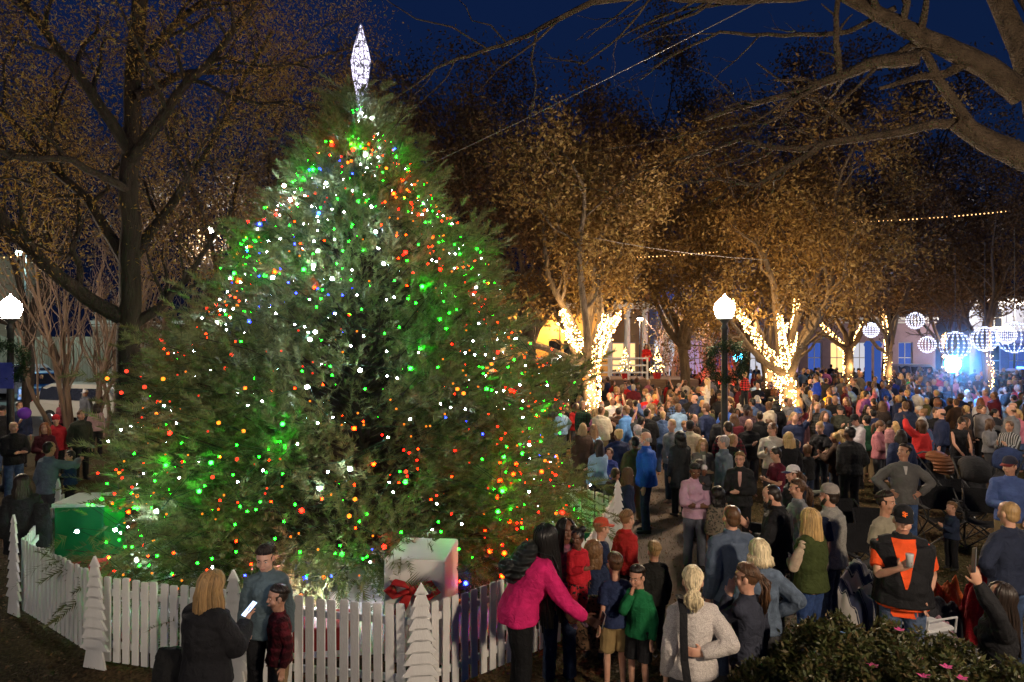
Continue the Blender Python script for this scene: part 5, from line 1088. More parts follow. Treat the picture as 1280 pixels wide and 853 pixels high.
mb = MB(); mb.ell((0, 0, 0), (1, 1, 1), None, 24, 14); o = mb.build('smoke', sm); o.location = (16.9, 25.2, 2.7); o.scale = (4.2, 3.2, 2.65); tag(o, 'thin drifting smoke lit blue around the spotlight', 'smoke', kind='stuff')
# far lamps
for px, py, d, cc, lb in ((845, 352, 55, (1, .97, .95), 'far tall street light shining white between the orange trees'), (268, 290, 40, (1, .97, .9), 'far tall street light beside the upper left of the Christmas tree'), (32, 318, 45, (.6, 1, .9), 'far tall street light with a greenish glow at the left building'), (1268, 380, 52, (1, .9, .8), 'far street light beyond the right edge globes')):
    p = W(px, py, d); r = empty('tall_street_light', (p.x, p.y, 0), 0, lb, 'street light', 'far tall street lights'); mb = MB(); mb.tube([(0, 0, 0), (0, 0, p.z), (0, -.5, p.z + .1)], [.1, .06, .05]); mb.build('pole', IRON, r); mb = MB(); mb.ell((0, -.6, p.z), (.2 if px < 1200 else .12, .25, .12 if px > 1200 else .17)); mb.build('lamp_head', emit('far_lamp%d' % px, cc, 30), r); point('far_glow', (0, -.7, p.z - .4), 3200 if px < 600 else 3600, cc, .2, r)
# banner + white board at the left lamp
b = empty('banner', (-12.15, 15.75, 2.6), 0, 'blue banner with a purple ornament hung beside the left street lamp', 'banner'); mb = MB(); mb.box((.4, 0, .1), (.4, .02, .6)); mb.build('cloth', surf('blue_cloth', (.05, .07, .4), (.1, .12, .5), scale=3), b)
mb = MB(); mb.ell((1.0, -.2, -.75), (.14, .14, .14)); tag(mb.build('ornament', surf('purple_ball', (.15, .04, .4), rough=.2, bump=0), b, True))
mb = MB(); mb.box((-11.35, 14.6, 1.1), (.42, .1, 2.2), 0, .01); tag(mb.build('white_board', WHITE), 'tall narrow white board standing beside the left street lamp', 'board')
# blue-white striped posts (small gate) under the left globe
for x, lb in ((1085, 'left'), (1097, 'right')):
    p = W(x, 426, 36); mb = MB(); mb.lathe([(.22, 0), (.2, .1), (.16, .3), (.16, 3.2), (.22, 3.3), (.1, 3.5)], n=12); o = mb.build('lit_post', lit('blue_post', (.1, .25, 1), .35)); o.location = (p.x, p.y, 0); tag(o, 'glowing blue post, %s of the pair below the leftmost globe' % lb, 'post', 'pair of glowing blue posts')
# ------------------------------------------------------------------ people
BLK = (.012, .012, .014); NAV = (.015, .022, .055); JEAN = (.045, .075, .15); DJEAN = (.02, .03, .06); KHA = (.24, .17, .09); GRY = (.16, .16, .165); DGR = (.05, .05, .055)
PEOPLE = []; USED = []; KS = {}
def person(key, px, py, h, sex, hd, arms, top, bottom, hair, hc, skin, label, d=None, z=0, lod=None, face=None, glasses=None, beard=None, hatc=None, shoe=True, group=None, under=None, locks=None, child=None, **kw):
    d = d or FPX * (CAMH - h) / (py - CY); x = (px - CX) / FPX * d
    k = skeleton(h, sex, arms=arms, **kw); r = empty('person', (x, d, z), R(hd), label, child or ('person' if h > 1.45 else 'child'), group or 'people in the crowd'); lod = lod or d
    vox = .0065 if lod < 9 else .010 if lod < 14 else .015; vox *= max(.6, h / 1.75)
    fc = face if face is not None else (100 < (hd + kw.get('hy', 0)) % 360 < 260 or (60 < (hd + kw.get('hy', 0)) % 360 < 300 and d < 10))
    hm = hair
    if locks: hm = hair_locks(k, int(px), **locks)
    elif lod < 11.5 and hair in ('short', 'bob', 'long', 'pony', 'bun'):
        hm = hair_locks(k, int(px), **{'short': dict(n=140, L=.012, gap=2, th=84, r=.0085), 'bob': dict(n=150, L=.09, gap=30, r=.0085), 'long': dict(n=150, L=.3, gap=26, r=.0085), 'pony': dict(n=150, L=.25, gap=4, r=.008, tie=(0, -.13, .01)), 'bun': dict(n=150, L=.02, gap=4, r=.008, tie=(0, -.105, .05))}[hair])
    P = dress(r, k, vox, skin, top, bottom, hm, HC[hc], shoe, lod < 9, under)
    if fc and lod < 20: face_parts(k, r, HC[hc], glasses=glasses, beard=beard, mouth=(.25, .09, .07) if skin in 'lm' else (.09, .03, .025))
    elif glasses: glasses_part(k, r)
    if hatc: cap_parts(k, r, *hatc) if not isinstance(hatc, dict) else cap_parts(k, r, **hatc)
    USED.append((x, d)); KS[key] = (k, r); return k, r
def wp(key, v): k, r = KS[key]; return Matrix.Translation(r.location) @ Matrix.Rotation(r.rotation_euler.z, 4, 'Z') @ Vector(v)
Pn = person; FG = 'people in the foreground'
LK = lambda **a: dict(n=170, r=.0085, **a)
# foreground ------------------------------------------------------------
Pn('phonewoman', 258, 716, 1.66, 'f', -28, ('hold', 'phone'), ('puffer', (.014, .014, .017)), ('slim', BLK), None, 'dblond', 'l', 'woman with long straight fair hair and dark padded coat holding a lit phone', hp=14, locks=LK(L=.36), group=FG, fat=1.05)
Pn('teen', 333, 680, 1.62, 'f', 195, ('down', 'down'), ('shirt', (.075, .105, .12)), ('long', BLK), 'bun', 'dark', 'l', 'teenager in a grey-teal sweater with hair tied back, looking down at the phone', hp=16, hy=-12, group=FG)
Pn('plaidboy', 349, 738, 1.24, 'k', 128, ('down', 'down'), ('shirt', (.10, .01, .016), 'plaid', (.03, .004, .006)), ('long', KHA), 'short', 'dark', 'm', 'small dark-haired boy in a dark red plaid shirt in front of the teenager', hy=-6, group=FG)
Pn('pink', 648, 0, 1.86, 'f', -80, ('hold', 'selfie2'), ('sweater', (.52, .015, .12)), ('long', (.008, .008, .009)), None, 'black', 'd', 'woman in a hot pink jacket with long black braids bending forward for a selfie', d=6.35, lean=36, hp=-38, hy=30, locks=dict(n=95, r=.0115, L=.72, braid=True, gap=34, front=.05), face=True, group=FG, fat=1.22, shoe=True)
Pn('mauve', 699, 664, 1.68, 'f', 188, ('hold', 'hold'), ('shirt', (.24, .07, .11), 'plaid', (.1, .05, .07)), ('long', DJEAN), None, 'black', 'd', 'smiling woman in a mauve checked shirt and jeans holding the toddler', d=6.95, locks=dict(n=80, r=.011, L=.5, braid=True, gap=36), hy=14, roll=-6, group=FG)
Pn('toddler', 722, 0, .88, 'k', 205, ('down', 'chest'), ('hoodie', (.40, .012, .022)), ('long', (.42, .02, .03), 'spots', (.7, .65, .6)), 'puffs', 'black', 'd', 'toddler in red with two hair puffs, carried by the mauve shirt woman', d=6.6, z=.74, face=True, shoe=(.5, .3, .3), group=FG, child='toddler', hy=-50)
Pn('redcap', 751, 653, 1.32, 'k', -75, ('down', 'chest'), ('tee', NAV), ('shorts', BLK), 'short', 'lbrown', 'l', 'boy in a rusty red baseball cap behind the huddle of children', hatc=((.42, .06, .03),), face=True, group=FG)
Pn('redjacket', 783, 642, 1.36, 'k', -62, ('down', 'down'), ('jacket', (.38, .02, .02)), ('long', BLK), 'short', 'lbrown', 'l', 'brown-haired boy in a red and black jacket looking right', face=True, group=FG)
Pn('kid3', 742, 682, 1.24, 'k', -20, ('down', 'chest'), ('tee', (.02, .03, .07)), ('shorts', BLK), 'curly', 'lbrown', 'l', 'light-brown-haired boy squeezed between the toddler and the navy T-shirt boy', group=FG)
Pn('navyboy', 769, 697, 1.33, 'k', 14, ('down', 'chest'), ('tee', (.018, .028, .075)), ('shorts', (.26, .18, .08)), 'short', 'brown', 'l', 'boy in a navy T-shirt and khaki shorts seen from behind', group=FG)
Pn('greenboy', 799, 711, 1.26, 'k', 138, ('down', 'chin'), ('shirt', (.01, .13, .045)), ('shorts', BLK), 'short', 'dark', 'l', 'boy in a green sweatshirt and black shorts with his hand at his mouth', hp=12, face=True, group=FG, shoe=(.1, .09, .02))
Pn('blondkid', 818, 683, 1.2, 'k', 12, ('down', 'down'), ('jacket', (.014, .014, .013)), ('long', BLK), 'short', 'dblond', 'l', 'fair-haired small boy in a black jacket seen from behind', group=FG)
Pn('greysweater', 866, 706, 1.66, 'f', 2, ('down', 'back'), ('sweater', (.44, .40, .38), 'heather'), ('long', DGR), None, 'plat', 'l', 'woman with a low blond ponytail in a pale grey knit sweater, back to camera', d=5.5, fat=1.1, hy=-14, locks=dict(n=190, r=.0075, L=.15, gap=4, tie=(0, -.125, -.03)), group=FG)
Pn('navypony', 935, 714, 1.6, 'f', 42, ('chin', 'down'), ('shirt', (.03, .033, .05)), ('long', BLK), None, 'brown', 'l', 'woman with a brown ponytail in a dark slate top, hand at her chin', d=5.75, hy=24, locks=dict(n=190, r=.0075, L=.27, gap=4, tie=(0, -.13, .01)), face=True, group=FG)
Pn('plat', 950, 677, 1.6, 'f', -8, ('down', 'hips'), ('jacket', (.09, .12, .17), 'denim'), ('long', DGR), None, 'plat', 'l', 'woman with chin-length platinum hair and a washed denim jacket, back to camera', hy=22, locks=dict(n=190, r=.008, L=.10, gap=16), group=FG)
Pn('slateman', 915, 632, 1.8, 'm', 14, ('down', 'down'), ('jacket', (.075, .10, .15)), ('long', DJEAN), 'buzz', 'brown', 'l', 'short-haired man in a slate blue jacket and jeans seen from behind', group=FG, fat=1.05)
Pn('blackpuffer', 972, 606, 1.8, 'm', 62, ('hold', 'phone'), ('puffer', BLK), ('long', BLK), 'buzz', 'dark', 'l', 'man with a short fade haircut in a black quilted jacket looking down to the left', hp=22, face=True, group=FG, beard='dark')
Pn('scarf', 998, 600, 1.68, 'f', 78, ('down', 'down'), ('sweater', (.22, .22, .24)), ('long', BLK), 'pony', 'brown', 'l', 'smiling woman with sunglasses pushed up on her brown hair', face=True, group=FG)
glasses_part(*KS['scarf'], up=.085)
Pn('greenvest', 1014, 637, 1.67, 'f', 38, ('hold', 'down'), ('vest', (.045, .06, .018)), ('long', (.03, .06, .17), 'denim'), None, 'blond', 'l', 'woman with long blond hair in a dark green quilted vest with cream sleeves and jeans', under=('under_long', (.5, .38, .28)), locks=LK(L=.44, gap=26), hy=10, face=True, group=FG)
Pn('greyvest', 1038, 607, 1.8, 'm', 48, ('down', 'down'), ('vest', (.24, .23, .21), 'heather'), ('long', DJEAN), 'buzz', 'dark', 'l', 'bearded man in a grey mesh cap, grey vest and navy T-shirt', under=('under_short', NAV), hatc=((.26, .23, .21), (.20, .17, .15)), beard='dark', face=True, group=FG)
Pn('orange', 1128, 632, 1.86, 'm', 158, ('pocket', 'cup'), ('vest', (.013, .013, .015)), ('long', (.07, .10, .17), 'denim'), 'short', 'grey', 'l', 'heavy man in black cap with orange emblem, black vest and orange polo, holding a cup', d=6.75, under=('under_short', (.78, .09, .02)), fat=1.24, hatc=(BLK,), hp=6, group=FG)
Pn('beige', 1106, 628, 1.75, 'm', -140, ('down', 'down'), ('tee', (.28, .25, .18)), ('long', BLK), 'short', 'dark', 'm', 'dark-haired man in a dull beige T-shirt standing right behind the man in the orange polo', d=7.9, group=FG, face=True)
Pn('quarterzip', 1130, 556, 1.82, 'm', 160, ('hips', 'hips'), ('shirt', (.115, .11, .105)), ('long', (.05, .09, .2), 'denim'), 'short', 'dark', 'm', 'man in a grey quarter-zip pullover with hands on hips looking up to the left', hy=-48, hp=-12, fat=1.08, lod=8.9, face=True)
Pn('toddler2', 1190, 632, .98, 'k', 100, ('phone', 'down'), ('sweater', (.02, .03, .06)), ('long', BLK), 'short', 'lbrown', 'l', 'small toddler in dark blue standing alone on the grass right of the man in orange', lod=9.5, child='toddler')
Pn('photo', 1247, 737, 1.58, 'f', 72, ('handup', 'down'), ('sweater', BLK), ('long', BLK), None, 'dark', 'm', 'woman with long dark hair in black raising a phone high at the bottom right', d=5.35, hp=-14, hy=14, locks=LK(L=.4, gap=38), face=True, group=FG)
Pn('navyback', 1262, 630, 1.8, 'm', 18, ('hips', 'down'), ('sweater', (.02, .026, .05)), ('long', JEAN), 'buzz', 'dblond', 'l', 'crop-haired man in a dark navy sweater at the right edge, back to camera', d=7.2, group=FG, fat=1.12)
Pn('bluesweater', 1263, 572, 1.8, 'm', 140, ('pocket', 'hold'), ('sweater', (.07, .11, .28)), ('long', KHA), 'short', 'brown', 'l', 'man in a blue sweater and dark cap looking at his phone at the right edge', hatc=((.03, .03, .05), (.16, .03, .03)), hp=4, hy=-20, lod=8.9)
# middle ----------------------------------------------------------------
MID = [
 ('baldblue', 808, 540, 1.84, 'm', 78, ('down', 'pocket'), ('jacket', (.012, .075, .36)), ('long', DJEAN), 'bald', 'grey', 'l', 'bald man in a bright royal blue jacket looking left', dict(fat=1.15, face=True, beard='grey')),
 ('girlnavy', 784, 588, 1.32, 'k', -88, ('down', 'down'), ('jacket', NAV), ('long', (.3, .24, .18)), 'long', 'brown', 'l', 'girl in an open navy jacket over a red top beside the pale blue post', dict(face=True)),
 ('lilac', 868, 578, 1.64, 'f', 176, ('hold', 'hold'), ('sweater', (.42, .26, .36)), ('long', (.10, .11, .14)), 'bun', 'black', 'd', 'dark-skinned woman in a lilac top and grey jeans carrying a baby in a sling', dict(hp=22)),
 ('greyjacketgran', 878, 549, 1.6, 'f', 178, ('down', 'hold'), ('jacket', (.12, .115, .10)), ('long', BLK), 'bob', 'dblond', 'l', 'older woman with short fair hair in a taupe jacket behind the woman with the baby', dict(hp=10)),
 ('glasseswoman', 925, 566, 1.64, 'f', 160, ('hold', 'down'), ('jacket', (.02, .02, .022)), ('long', BLK), 'bun', 'dblond', 'l', 'older woman in glasses and a black jacket right of the baby sling woman', dict(glasses=True, hy=-12)),
 ('greyman', 905, 545, 1.76, 'm', 82, ('down', 'down'), ('jacket', (.12, .15, .18)), ('long', DGR), 'short', 'grey', 'l', 'grey-haired man in a pale slate jacket looking left', dict(face=True)),
 ('whitesweater', 966, 529, 1.82, 'm', 152, ('phone', 'phone'), ('sweater', (.44, .40, .34)), ('long', DGR), 'short', 'brown', 'l', 'man in glasses and a cream sweater looking to the left over a phone', dict(glasses=True, hy=-40)),
 ('burgundyboy', 972, 560, 1.62, 'm', 96, ('chest', 'chest'), ('tee', (.10, .012, .025)), ('long', DGR), 'short', 'dark', 'l', 'dark-haired boy in a burgundy T-shirt in front of the cream sweater man', dict(face=True, hp=10)),
 ('truckercap', 992, 584, 1.62, 'f', 92, ('down', 'down'), ('jacket', BLK), ('long', BLK), 'pony', 'brown', 'l', 'person in a white and navy mesh cap looking left behind the smiling woman', dict(hatc=((.6, .56, .56), (.03, .04, .1)), face=True)),
 ('blondback', 986, 541, 1.66, 'f', 5, ('down', 'down'), ('jacket', BLK), ('long', BLK), 'long', 'blond', 'l', 'woman with wavy blond hair and black jacket, right of the cream sweater man', {}),
 ('blacktee', 1026, 528, 1.68, 'f', 120, ('low', 'phone'), ('tee', BLK), ('long', (.03, .035, .045)), 'bun', 'dblond', 'l', 'tall woman in a black T-shirt with a camera strap and pinned-up blond hair', dict(hp=12)),
 ('bluekid', 1052, 540, 1.42, 'k', 22, ('chest', 'down'), ('hoodie', (.012, .07, .32)), ('shorts', (.16, .11, .06), 'spots', (.03, .02, .01)), 'curly', 'dblond', 'l', 'curly fair-haired child in a bright blue hoodie and patterned shorts', {}),
 ('lighthoodie', 1072, 518, 1.76, 'm', 98, ('phone', 'phone'), ('hoodie', (.36, .34, .36)), ('long', BLK), 'short', 'dark', 'l', 'young man in a pale grey hoodie and black cap bent over a phone', dict(hatc=(BLK,), face=True, hp=24)),
 ('pinkmum', 1098, 526, 1.68, 'f', -138, ('hold', 'hold'), ('sweater', (.40, .15, .17)), ('long', DGR), 'pony', 'brown', 'l', 'woman in a dusty pink sweater holding a small child in a black hat', dict(hp=16)),
 ('heldkid', 1112, 0, .8, 'k', -60, ('chest', 'down'), ('jacket', (.3, .14, .15)), ('long', (.3, .26, .25)), 'short', 'dark', 'l', 'small child in a black hat held by the woman in dusty pink', dict(d=15.1, z=.86, hatc=dict(col=BLK, beanie=True), face=False, child='toddler')),
 ('navymanback', 1132, 502, 1.86, 'm', -12, ('pocket', 'pocket'), ('jacket', (.018, .024, .05)), ('long', BLK), 'short', 'brown', 'l', 'broad man in a plain navy pullover, back to camera, left of the floral blouse', dict(fat=1.12)),
 ('floral', 1153, 522, 1.62, 'f', -14, ('down', 'down'), ('shirt', (.06, .10, .2), 'floral', (.35, .08, .07)), ('long', DGR), 'bob', 'grey', 'l', 'grey-haired woman in a blue floral blouse', {}),
 ('blackdress', 1170, 511, 1.7, 'f', 165, ('hold', 'hold'), ('shirt', BLK), ('long', BLK), 'pony', 'brown', 'l', 'woman in a loose black top and glasses left of the woman in a tank top', dict(fat=1.15, glasses=True)),
 ('tank', 1198, 521, 1.7, 'f', 172, ('low', 'low'), ('tank', BLK), ('long', BLK), 'bun', 'dark', 'l', 'woman in a black tank top leaning over the stroller handle', dict(hp=22, lean=10)),
 ('smiledark', 1208, 510, 1.62, 'f', 178, ('down', 'down'), ('jacket', (.06, .09, .16)), ('long', BLK), 'long', 'dark', 'l', 'laughing dark-haired woman in a denim jacket behind the tank top woman', {}),
 ('sunglassman', 1229, 507, 1.72, 'm', 160, ('phone', 'down'), ('vest', (.2, .19, .2)), ('long', BLK), 'short', 'brown', 'l', 'man in dark glasses and a grey vest over white sleeves', dict(glasses=True, under=('under_long', (.55, .53, .53)))),
 ('stripeman', 1262, 527, 1.66, 'm', 118, ('phone', 'phone'), ('shirt', (.3, .3, .3), 'vstripe', (.03, .03, .03)), ('long', BLK), 'short', 'brown', 'm', 'man in a grey striped shirt near the right edge', {}),
 ('skyblue', 783, 507, 1.84, 'm', 52, ('down', 'phone'), ('jacket', (.10, .24, .52)), ('long', DJEAN), 'short', 'lbrown', 'l', 'man in a sky blue jacket, back to camera, left of the bald man', dict(fat=1.12)),
 ('redplaid', 770, 474, 1.82, 'm', 10, ('down', 'down'), ('shirt', (.42, .02, .02), 'plaid', (.02, .01, .01)), ('long', DJEAN), 'short', 'dblond', 'l', 'man in a red and black plaid shirt below the forked lit tree', dict(d=25)),
 ('redhoodie', 782, 462, 1.7, 'm', 150, ('chest', 'down'), ('hoodie', (.45, .02, .02)), ('long', BLK), 'short', 'brown', 'l', 'person in a scarlet hoodie just behind the red plaid shirt', dict(d=29)),
 ('greyvesthood', 807, 486, 1.8, 'm', 62, ('down', 'hold'), ('vest', DGR), ('long', BLK), 'short', 'lbrown', 'l', 'man in a dark vest over grey hooded sleeves right of the sky blue jacket', dict(under=('under_long', (.17, .18, .2)))),
 ('baldnavy', 869, 494, 1.84, 'm', 98, ('crossed', 'crossed'), ('jacket', (.018, .025, .06)), ('long', DGR), 'bald', 'brown', 'l', 'bald man in a navy jacket with folded arms left of the street lamp', dict(face=True)),
 ('shouldergirl', 884, 0, 1.1, 'k', 60, ('chest', 'down'), ('shirt', (.55, .45, .34)), ('long', (.5, .42, .34)), 'long', 'blond', 'l', 'blond child in cream riding on shoulders beside the street lamp', dict(d=20.8, z=1.22)),
 ('blackhoodie', 838, 492, 1.78, 'm', 105, ('down', 'phone'), ('jacket', BLK, 'vstripe', (.1, .09, .08)), ('long', BLK), 'short', 'dark', 'm', 'man in a black striped track jacket looking left', dict(face=True, beard='dark')),
 ('blackbeard', 826, 507, 1.76, 'm', 188, ('hold', 'hold'), ('jacket', BLK), ('long', BLK), 'short', 'black', 'm', 'bearded man in a black jacket facing the camera amid the crowd', dict(beard='black')),
 ('longblack', 850, 540, 1.68, 'f', 20, ('down', 'chest'), ('coat', (.022, .025, .028)), ('long', BLK), 'curly', 'black', 'm', 'person in a long black coat between the bald man and the woman in taupe', dict(d=13.6)),
 ('baldblack', 947, 479, 1.8, 'm', 182, ('crossed', 'crossed'), ('sweater', BLK), ('long', BLK), 'bald', 'grey', 'l', 'balding man in glasses and a black sweater right of the street lamp', dict(glasses=True, face=True)),
 ('capblack', 963, 478, 1.78, 'm', 120, ('phone', 'phone'), ('jacket', (.03, .03, .035)), ('long', BLK), 'short', 'dark', 'l', 'man in a black cap and jacket next to the balding man', dict(hatc=(BLK,))),
 ('redplaidkid', 931, 0, 1.15, 'k', 15, ('chest', 'down'), ('shirt', (.4, .02, .02), 'plaid', (.03, .01, .01)), ('long', BLK), 'short', 'dblond', 'l', 'child in a red plaid shirt riding on shoulders right of the street lamp', dict(d=22.5, z=1.3)),
 ('whitetop', 928, 494, 1.66, 'f', 10, ('down', 'down'), ('shirt', (.55, .5, .48)), ('long', DGR), 'long', 'black', 'm', 'woman in a white top with long black hair right of the street lamp', {}),
 ('purpleman', 933, 507, 1.8, 'm', 168, ('phone', 'phone'), ('shirt', (.05, .028, .035)), ('long', BLK), 'short', 'black', 'k', 'dark-skinned man in a plum shirt and cap by the street lamp', dict(hatc=(BLK,))),
 ('bluecapman', 997, 511, 1.8, 'm', 176, ('down', 'down'), ('jacket', (.10, .045, .05)), ('long', BLK), 'short', 'brown', 'l', 'man in a blue baseball cap and maroon jacket facing the camera', dict(hatc=((.03, .06, .18),), beard='brown')),
 ('yellow', 1037, 474, 1.82, 'm', 20, ('down', 'down'), ('jacket', (.72, .42, .01)), ('long', DJEAN), 'short', 'brown', 'l', 'man in a bright yellow jacket, back to camera', dict(d=24)),
 ('blueshoulder', 1021, 0, 1.15, 'k', 40, ('chest', 'down'), ('hoodie', (.02, .06, .42)), ('long', BLK), 'short', 'lbrown', 'l', 'child in a royal blue jacket riding on shoulders left of the yellow jacket', dict(d=22, z=1.18)),
 ('greyhoodieman', 1019, 490, 1.8, 'm', 40, ('up', 'down'), ('hoodie', (.15, .15, .16)), ('long', BLK), 'short', 'brown', 'l', 'man in a grey hoodie carrying the child in royal blue', dict(d=21.6)),
 ('maroonwoman', 1058, 497, 1.7, 'f', 120, ('phone', 'hold'), ('shirt', (.11, .02, .025)), ('long', BLK), 'long', 'lbrown', 'l', 'woman in a maroon top with wavy light brown hair looking down left', {}),
 ('olivecap', 1050, 508, 1.7, 'm', 175, ('phone', 'phone'), ('jacket', (.04, .042, .03)), ('long', BLK), 'short', 'brown', 'l', 'person in an olive jacket and dark cap below the yellow jacket', dict(hatc=((.03, .03, .03),))),
 ('blacksmile', 1084, 507, 1.64, 'f', 185, ('down', 'down'), ('jacket', BLK), ('long', BLK), 'long', 'dark', 'l', 'smiling woman in black with long dark hair left of the brown curly hair', {}),
 ('longbrown', 1103, 502, 1.68, 'f', 5, ('down', 'down'), ('jacket', (.05, .035, .028)), ('long', BLK), 'long', 'brown', 'l', 'woman with a long brown mane, back to camera, above the dusty pink sweater', {}),
 ('greentee', 1138, 462, 1.82, 'm', 185, ('phone', 'phone'), ('tee', (.02, .32, .08)), ('long', BLK), 'short', 'brown', 'm', 'man in a bright green T-shirt near the blue spotlight', dict(d=33, fat=1.15)),
 ('royalblue', 1117, 464, 1.8, 'm', 5, ('down', 'down'), ('jacket', (.02, .04, .32)), ('long', BLK), 'short', 'dark', 'l', 'person in a royal blue jacket left of the green T-shirt', dict(d=31)),
 ('beanielight', 1127, 487, 1.72, 'm', 172, ('hold', 'hold'), ('jacket', (.03, .03, .032)), ('long', BLK), 'short', 'dark', 'm', 'person in a black beanie with a small green light', dict(hatc=dict(col=BLK, beanie=True))),
 ('whitehair', 1209, 488, 1.66, 'f', 10, ('down', 'down'), ('shirt', (.6, .6, .62)), ('long', DGR), 'bob', 'white', 'l', 'white-haired person in a white shirt right of the blue spotlight', {}),
 ('pinkblond', 743, 512, 1.55, 'f', 70, ('down', 'hold'), ('shirt', (.4, .13, .24)), ('long', BLK), 'long', 'dblond', 'l', 'fair-haired girl in a pink top at the right edge of the tree', {}),
 ('lightblue', 742, 533, 1.4, 'k', 20, ('down', 'down'), ('tee', (.25, .42, .62)), ('long', DJEAN), 'long', 'lbrown', 'l', 'girl in a light blue top at the right edge of the tree', {}),
 ('stripehat', 797, 535, 1.68, 'f', 20, ('down', 'down'), ('sweater', (.2, .2, .2)), ('long', DGR), 'short', 'grey', 'l', 'person in a grey sweater and pale knit hat beside the bald man', dict(hatc=dict(col=(.5, .42, .38), beanie=True), d=14.6)),
 ('bluechild', 762, 563, 1.3, 'k', 160, ('hold', 'hold'), ('jacket', (.05, .08, .3)), ('long', BLK), 'short', 'brown', 'l', 'child in a blue jacket between the tree and the bald man', {}),
 ('curlykid', 897, 613, 1.25, 'k', 10, ('down', 'down'), ('jacket', (.16, .13, .10), 'spots', (.05, .05, .04)), ('long', BLK), 'curly', 'black', 'd', 'child with black curly hair in a fuzzy patterned jacket', {}),
 ('camokneel', 760, 588, 1.2, 'k', -60, ('low', 'low'), ('jacket', (.05, .045, .03)), ('long', DGR), 'short', 'brown', 'm', 'child in an olive jacket crouching by the blue-lit fence', dict(lean=24)),
 # left side
 ('huggingman', 61, 560, 1.74, 'm', -24, ('down', 'around'), ('sweater', (.13, .16, .20)), ('long', DGR), 'buzz', 'dark', 'm', 'man in a blue-grey sweatshirt hugging a child beside the green gift box', dict(d=11.9, fat=1.1)),
 ('huggedchild', 88, 0, 1.05, 'k', 150, ('chest', 'down'), ('sweater', (.015, .03, .08)), ('long', BLK), 'short', 'dark', 'l', 'child in navy lifted up by the man in the blue-grey sweatshirt', dict(d=12.0, z=.46)),
 ('baggirl', 27, 607, 1.62, 'f', 30, ('down', 'fwd'), ('coat', (.012, .012, .013)), ('slim', BLK), 'long', 'dark', 'm', 'dark-haired woman in black standing outside the far left corner of the fence', dict(d=9.5)),
 ('burgundyw', 56, 526, 1.64, 'f', -160, ('down', 'hold'), ('sweater', (.08, .015, .022)), ('long', BLK), 'long', 'red', 'l', 'woman with reddish hair in a burgundy top near the left edge', dict(d=15.4)),
 ('redhood', 70, 516, 1.66, 'f', -150, ('down', 'down'), ('hoodie', (.4, .02, .03)), ('long', BLK), 'short', 'dark', 'l', 'person in a red knit hat and red top behind the burgundy woman', dict(hatc=dict(col=(.45, .02, .03), beanie=True), d=16.8)),
 ('darkmanL', 24, 502, 1.82, 'm', -130, ('down', 'phone'), ('jacket', NAV), ('long', BLK), 'short', 'dark', 'm', 'tall man in a navy jacket near the left edge', {}),
 ('blondmanL', 17, 527, 1.74, 'm', -120, ('hold', 'hold'), ('jacket', BLK), ('long', JEAN), 'buzz', 'blond', 'l', 'man with bleached short hair in a black jacket and jeans at the left edge', dict(d=14.8)),
 ('capL', 3, 508, 1.78, 'm', -100, ('down', 'down'), ('jacket', BLK), ('long', JEAN), 'short', 'brown', 'l', 'man in a black cap cut by the left edge of the picture', dict(hatc=(BLK,))),
 ('darkmanL2', 101, 513, 1.76, 'm', -120, ('down', 'down'), ('jacket', (.03, .035, .025)), ('long', BLK), 'short', 'brown', 'l', 'brown-haired man in a dark olive jacket behind the left edge of the tree', {}),
 ('pinkL', 120, 505, 1.6, 'f', 30, ('down', 'down'), ('sweater', (.35, .22, .22)), ('long', BLK), 'bob', 'dark', 'l', 'person in a pale pink sweater behind the left edge of the tree', {}),
 ('girlL', 78, 500, 1.5, 'f', 175, ('hold', 'down'), ('jacket', (.12, .02, .03)), ('long', BLK), 'long', 'brown', 'l', 'girl in a dark red jacket in the second row at the left', {}),
 ('greyL', 73, 470, 1.75, 'm', 185, ('crossed', 'crossed'), ('sweater', (.13, .12, .13), 'stripe', (.04, .04, .05)), ('long', BLK), 'short', 'brown', 'l', 'man in a striped grey sweater in the back row at the left', {}),
 ('wowL', 40, 470, 1.68, 'f', 200, ('down', 'down'), ('jacket', BLK), ('long', BLK), 'long', 'brown', 'l', 'woman in an open black jacket in the back row beside the left lamp post', dict(under=None)),
 ('blondL', 52, 469, 1.72, 'f', 170, ('down', 'down'), ('jacket', (.02, .02, .03)), ('long', BLK), 'bob', 'blond', 'l', 'blond person in dark clothes in the back row at the left', {}),
 ('blackL', 91, 478, 1.7, 'm', 175, ('down', 'down'), ('hoodie', BLK), ('long', BLK), 'curly', 'black', 'm', 'person in a black hoodie in the back row at the left', {}),
 ('capwhiteL', 107, 488, 1.7, 'm', 160, ('down', 'down'), ('jacket', (.09, .09, .10)), ('long', BLK), 'short', 'brown', 'l', 'person in a white cap just left of the tree edge', dict(hatc=((.6, .58, .56),))),
 ('stagesinger', 736, 0, 1.78, 'm', 182, ('phone', 'hold'), ('shirt', (.6, .5, .34)), ('long', BLK), 'short', 'brown', 'l', 'musician in a pale shirt and hat standing on the stage', dict(d=34.6, z=1.61, hatc=((.02, .1, .4),), lod=25)),
 ('stagered', 645 + 163, 0, 1.75, 'f', 180, ('hold', 'hold'), ('sweater', (.5, .02, .02)), ('long', BLK), 'long', 'dark', 'l', 'performer in red at the right end of the stage', dict(d=34.9, z=1.61, lod=25)),
]
for m in MID:
    kw = dict(m[13]); Pn(*m[:13], **kw)
flush()
